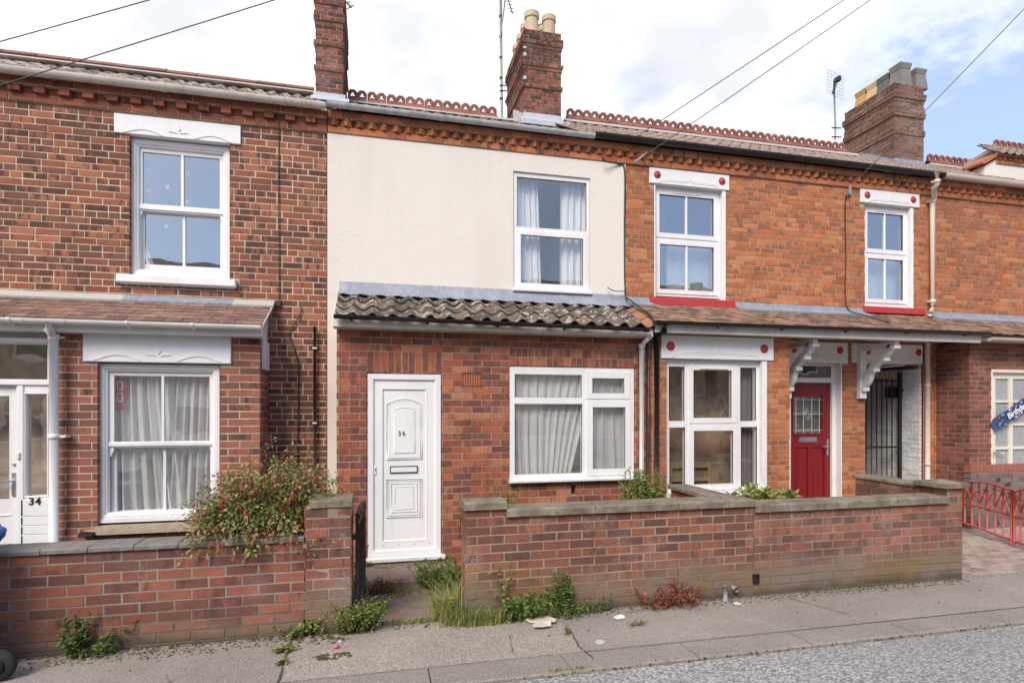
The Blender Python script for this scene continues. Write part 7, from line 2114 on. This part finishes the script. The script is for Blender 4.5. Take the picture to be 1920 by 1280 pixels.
m = MB(); m.add([(-2.98,4.16,.06),(-2.50,4.16,.06),(-2.50,4.56,.06),(-2.98,4.56,.06),(-3.04,4.08,1.0),(-2.56,4.08,1.0),(-2.56,4.60,1.0),(-3.04,4.60,1.0)], [(0,1,5,4),(1,2,6,5),(2,3,7,6),(3,0,4,7),(3,2,1,0),(4,5,6,7)]); m.build('body', M['black_plastic'], bin_)
m = MB(); m.box(-3.07, -2.53, 4.05, 4.63, 1.002, 1.05); m.build('lid', M['black_plastic'], bin_)
bg_ = MB(); V = []; bc = Vector((-2.905, 5.4, 0.726)); nn = 14
for i in range(nn+1):
    th = PI*i/nn
    for k in range(20):
        ph = 2*PI*k/20; r = .072*(1+.22*mnoise.noise(Vector((math.cos(ph)*2, math.sin(ph)*2, th*2))))
        V.append((bc.x+r*math.sin(th)*math.cos(ph), bc.y+r*math.sin(th)*math.sin(ph), bc.z+1.1*r*math.cos(th)))
bg_.add(V, [(i*20+k, i*20+(k+1) % 20, (i+1)*20+(k+1) % 20, (i+1)*20+k) for i in range(nn) for k in range(20)], smooth=True)
bg_.build('plastic_bag', M['blue_bag'], None, 'crumpled blue plastic bag at the left edge behind the wall, beside the glazed door', 'bag')

# ================================================================== ACROSS THE STREET (seen mirrored in the window panes)
M['opp_cream'] = paint_mat('cream rendered terrace', (0.62, 0.57, 0.48), 0.85, 0.3)
M['opp_brick'] = paint_mat('buff terrace brick', (0.36, 0.28, 0.20), 0.9, 0.4)
M['opp_roof'] = paint_mat('dull roof tile', (0.13, 0.09, 0.075), 0.9, 0.4)
M['van_white'] = paint_mat('white van paint', (0.78, 0.78, 0.79), 0.25, 0.1); M['car_red'] = paint_mat('red car paint', (0.32, 0.02, 0.025), 0.2, 0.05); M['car_glass'] = paint_mat('dark car glass', (0.02, 0.022, 0.025), 0.08, 0.0)
oy = -6.4
for i, (x0, x1, mt, wh) in enumerate(((-13, -7.6, 'opp_brick', 'facing the left edge of the row'), (-7.6, -2.2, 'opp_cream', 'facing the house with white sash windows'), (-2.2, 3.2, 'opp_cream', 'facing the white front door'), (3.2, 8.6, 'opp_cream', 'facing the bay window'), (8.6, 14, 'opp_brick', 'facing the red iron drive gates'), (14, 19.4, 'opp_brick', 'beyond the red drive gates'))):
    h = thing('opposite_house', ((x0+x1)/2, oy, 0), '%s terraced house across the street, %s' % ('cream rendered' if mt == 'opp_cream' else 'buff brick', wh), 'house', 'houses across the street')
    xm = x0+1.1
    hl = [(-x0-1.5, -x0-.5, .1, 2.15), (-x0-4.4, -x0-2.5, .85, 2.25), (-x0-4.2, -x0-2.9, 3.2, 4.6), (-x0-1.5, -x0-.4, 3.2, 4.6)]
    m = MB(); m.plate(-x1, -x0, 0, 5.2, hl, 0, .25, M=Matrix.Translation((0, oy, 0)) @ Matrix.Rotation(PI, 4, 'Z')); m.box(x0, x1, oy-7, oy-.26, 0, 5.2); m.build('front_wall', M[mt], h)
    m = MB(); m.prism([(oy+.25, 5.15), (oy-3.5, 7.3), (oy-7.2, 5.15), (oy-7.2, 5.0), (oy+.25, 5.0)], x0, x1, axis='x'); m.build('roof', M['opp_roof'], h)
    for q, hh in enumerate(hl):
        m = MB(); T = Matrix.Translation((0, oy, 0)) @ Matrix.Rotation(PI, 4, 'Z')
        a, b, c, d = hh; mid = (c+d)/2
        m.plate(a, b, c, d, [(a+.08, b-.08, c+.08, mid-.03), (a+.08, b-.08, mid+.03, d-.08)] if q else [(a+.1, b-.1, 1.2, 1.95)], .06, .06, M=T); f = m.build('window' if q else 'door', M['white_paint'], h)
        m = MB(); m.plate(a+.05, b-.05, c+.05, d-.05, [], .10, .01, M=T); m.build('pane', M['car_glass'], f)
def car(name, label, cat, x, y, L, Wd, prof, glassprof, paint):
    c = thing(name, (x, y, 0), label, cat)
    m = MB(); m.prism([(x+a, b) for a, b in prof], y-Wd/2, y+Wd/2); m.build('body', M[paint], c)
    m = MB(); m.prism([(x+a, b) for a, b in glassprof], y-Wd/2-.006, y+Wd/2+.006); m.build('side_window', M['car_glass'], c)
    for sx in (-.31*L, .31*L):
        for sy in (-1, 1):
            m = MB(); m.lathe((x+sx, y+sy*(Wd/2-.09)+.1, .31), [(.2, 0), (.31, .01), (.31, .19), (.2, .2)], 20, axis='y'); m.build('wheel', M['rubber'], c)
    return c
car('parked_van', 'white panel van parked across the street, mirrored in the left windows', 'van', -4.9, -3.05, 5.0, 1.95, [(-2.4, .3), (2.5, .3), (2.5, .85), (2.3, 1.05), (1.75, 1.15), (1.1, 1.95), (.8, 2.05), (-2.35, 2.05), (-2.45, 1.9)], [(.35, 1.15), (1.55, 1.15), (1.0, 1.80), (.35, 1.80)], 'van_white')
car('parked_car', 'dark red hatchback parked across the street, mirrored in the bay window', 'car', 10.3, -3.1, 4.1, 1.75, [(-2.05, .3), (2.05, .3), (2.1, .7), (1.9, .85), (1.0, .98), (.45, 1.42), (-1.2, 1.46), (-1.9, 1.0), (-2.1, .85)], [(-1.55, 1.0), (.85, 1.0), (.38, 1.36), (-1.15, 1.39)], 'car_red')
car('parked_car', 'silver grey hatchback parked across the street, mirrored in the wide window', 'car', 4.9, -3.1, 4.1, 1.75, [(-2.05, .3), (2.05, .3), (2.1, .7), (1.9, .85), (1.0, .98), (.45, 1.42), (-1.2, 1.46), (-1.9, 1.0), (-2.1, .85)], [(-1.55, 1.0), (.85, 1.0), (.38, 1.36), (-1.15, 1.39)], 'alu')

lp = thing('telegraph_pole', (11.3, -4.6, 0), 'dark wooden telegraph pole across the street, mirrored in the bay window', 'telegraph pole')
m = MB(); m.tube([(11.3, -4.6, -.2), (11.3, -4.6, 6.2)], [.20, .16], 12); m.build('shaft', M['dark_pipe'], lp)
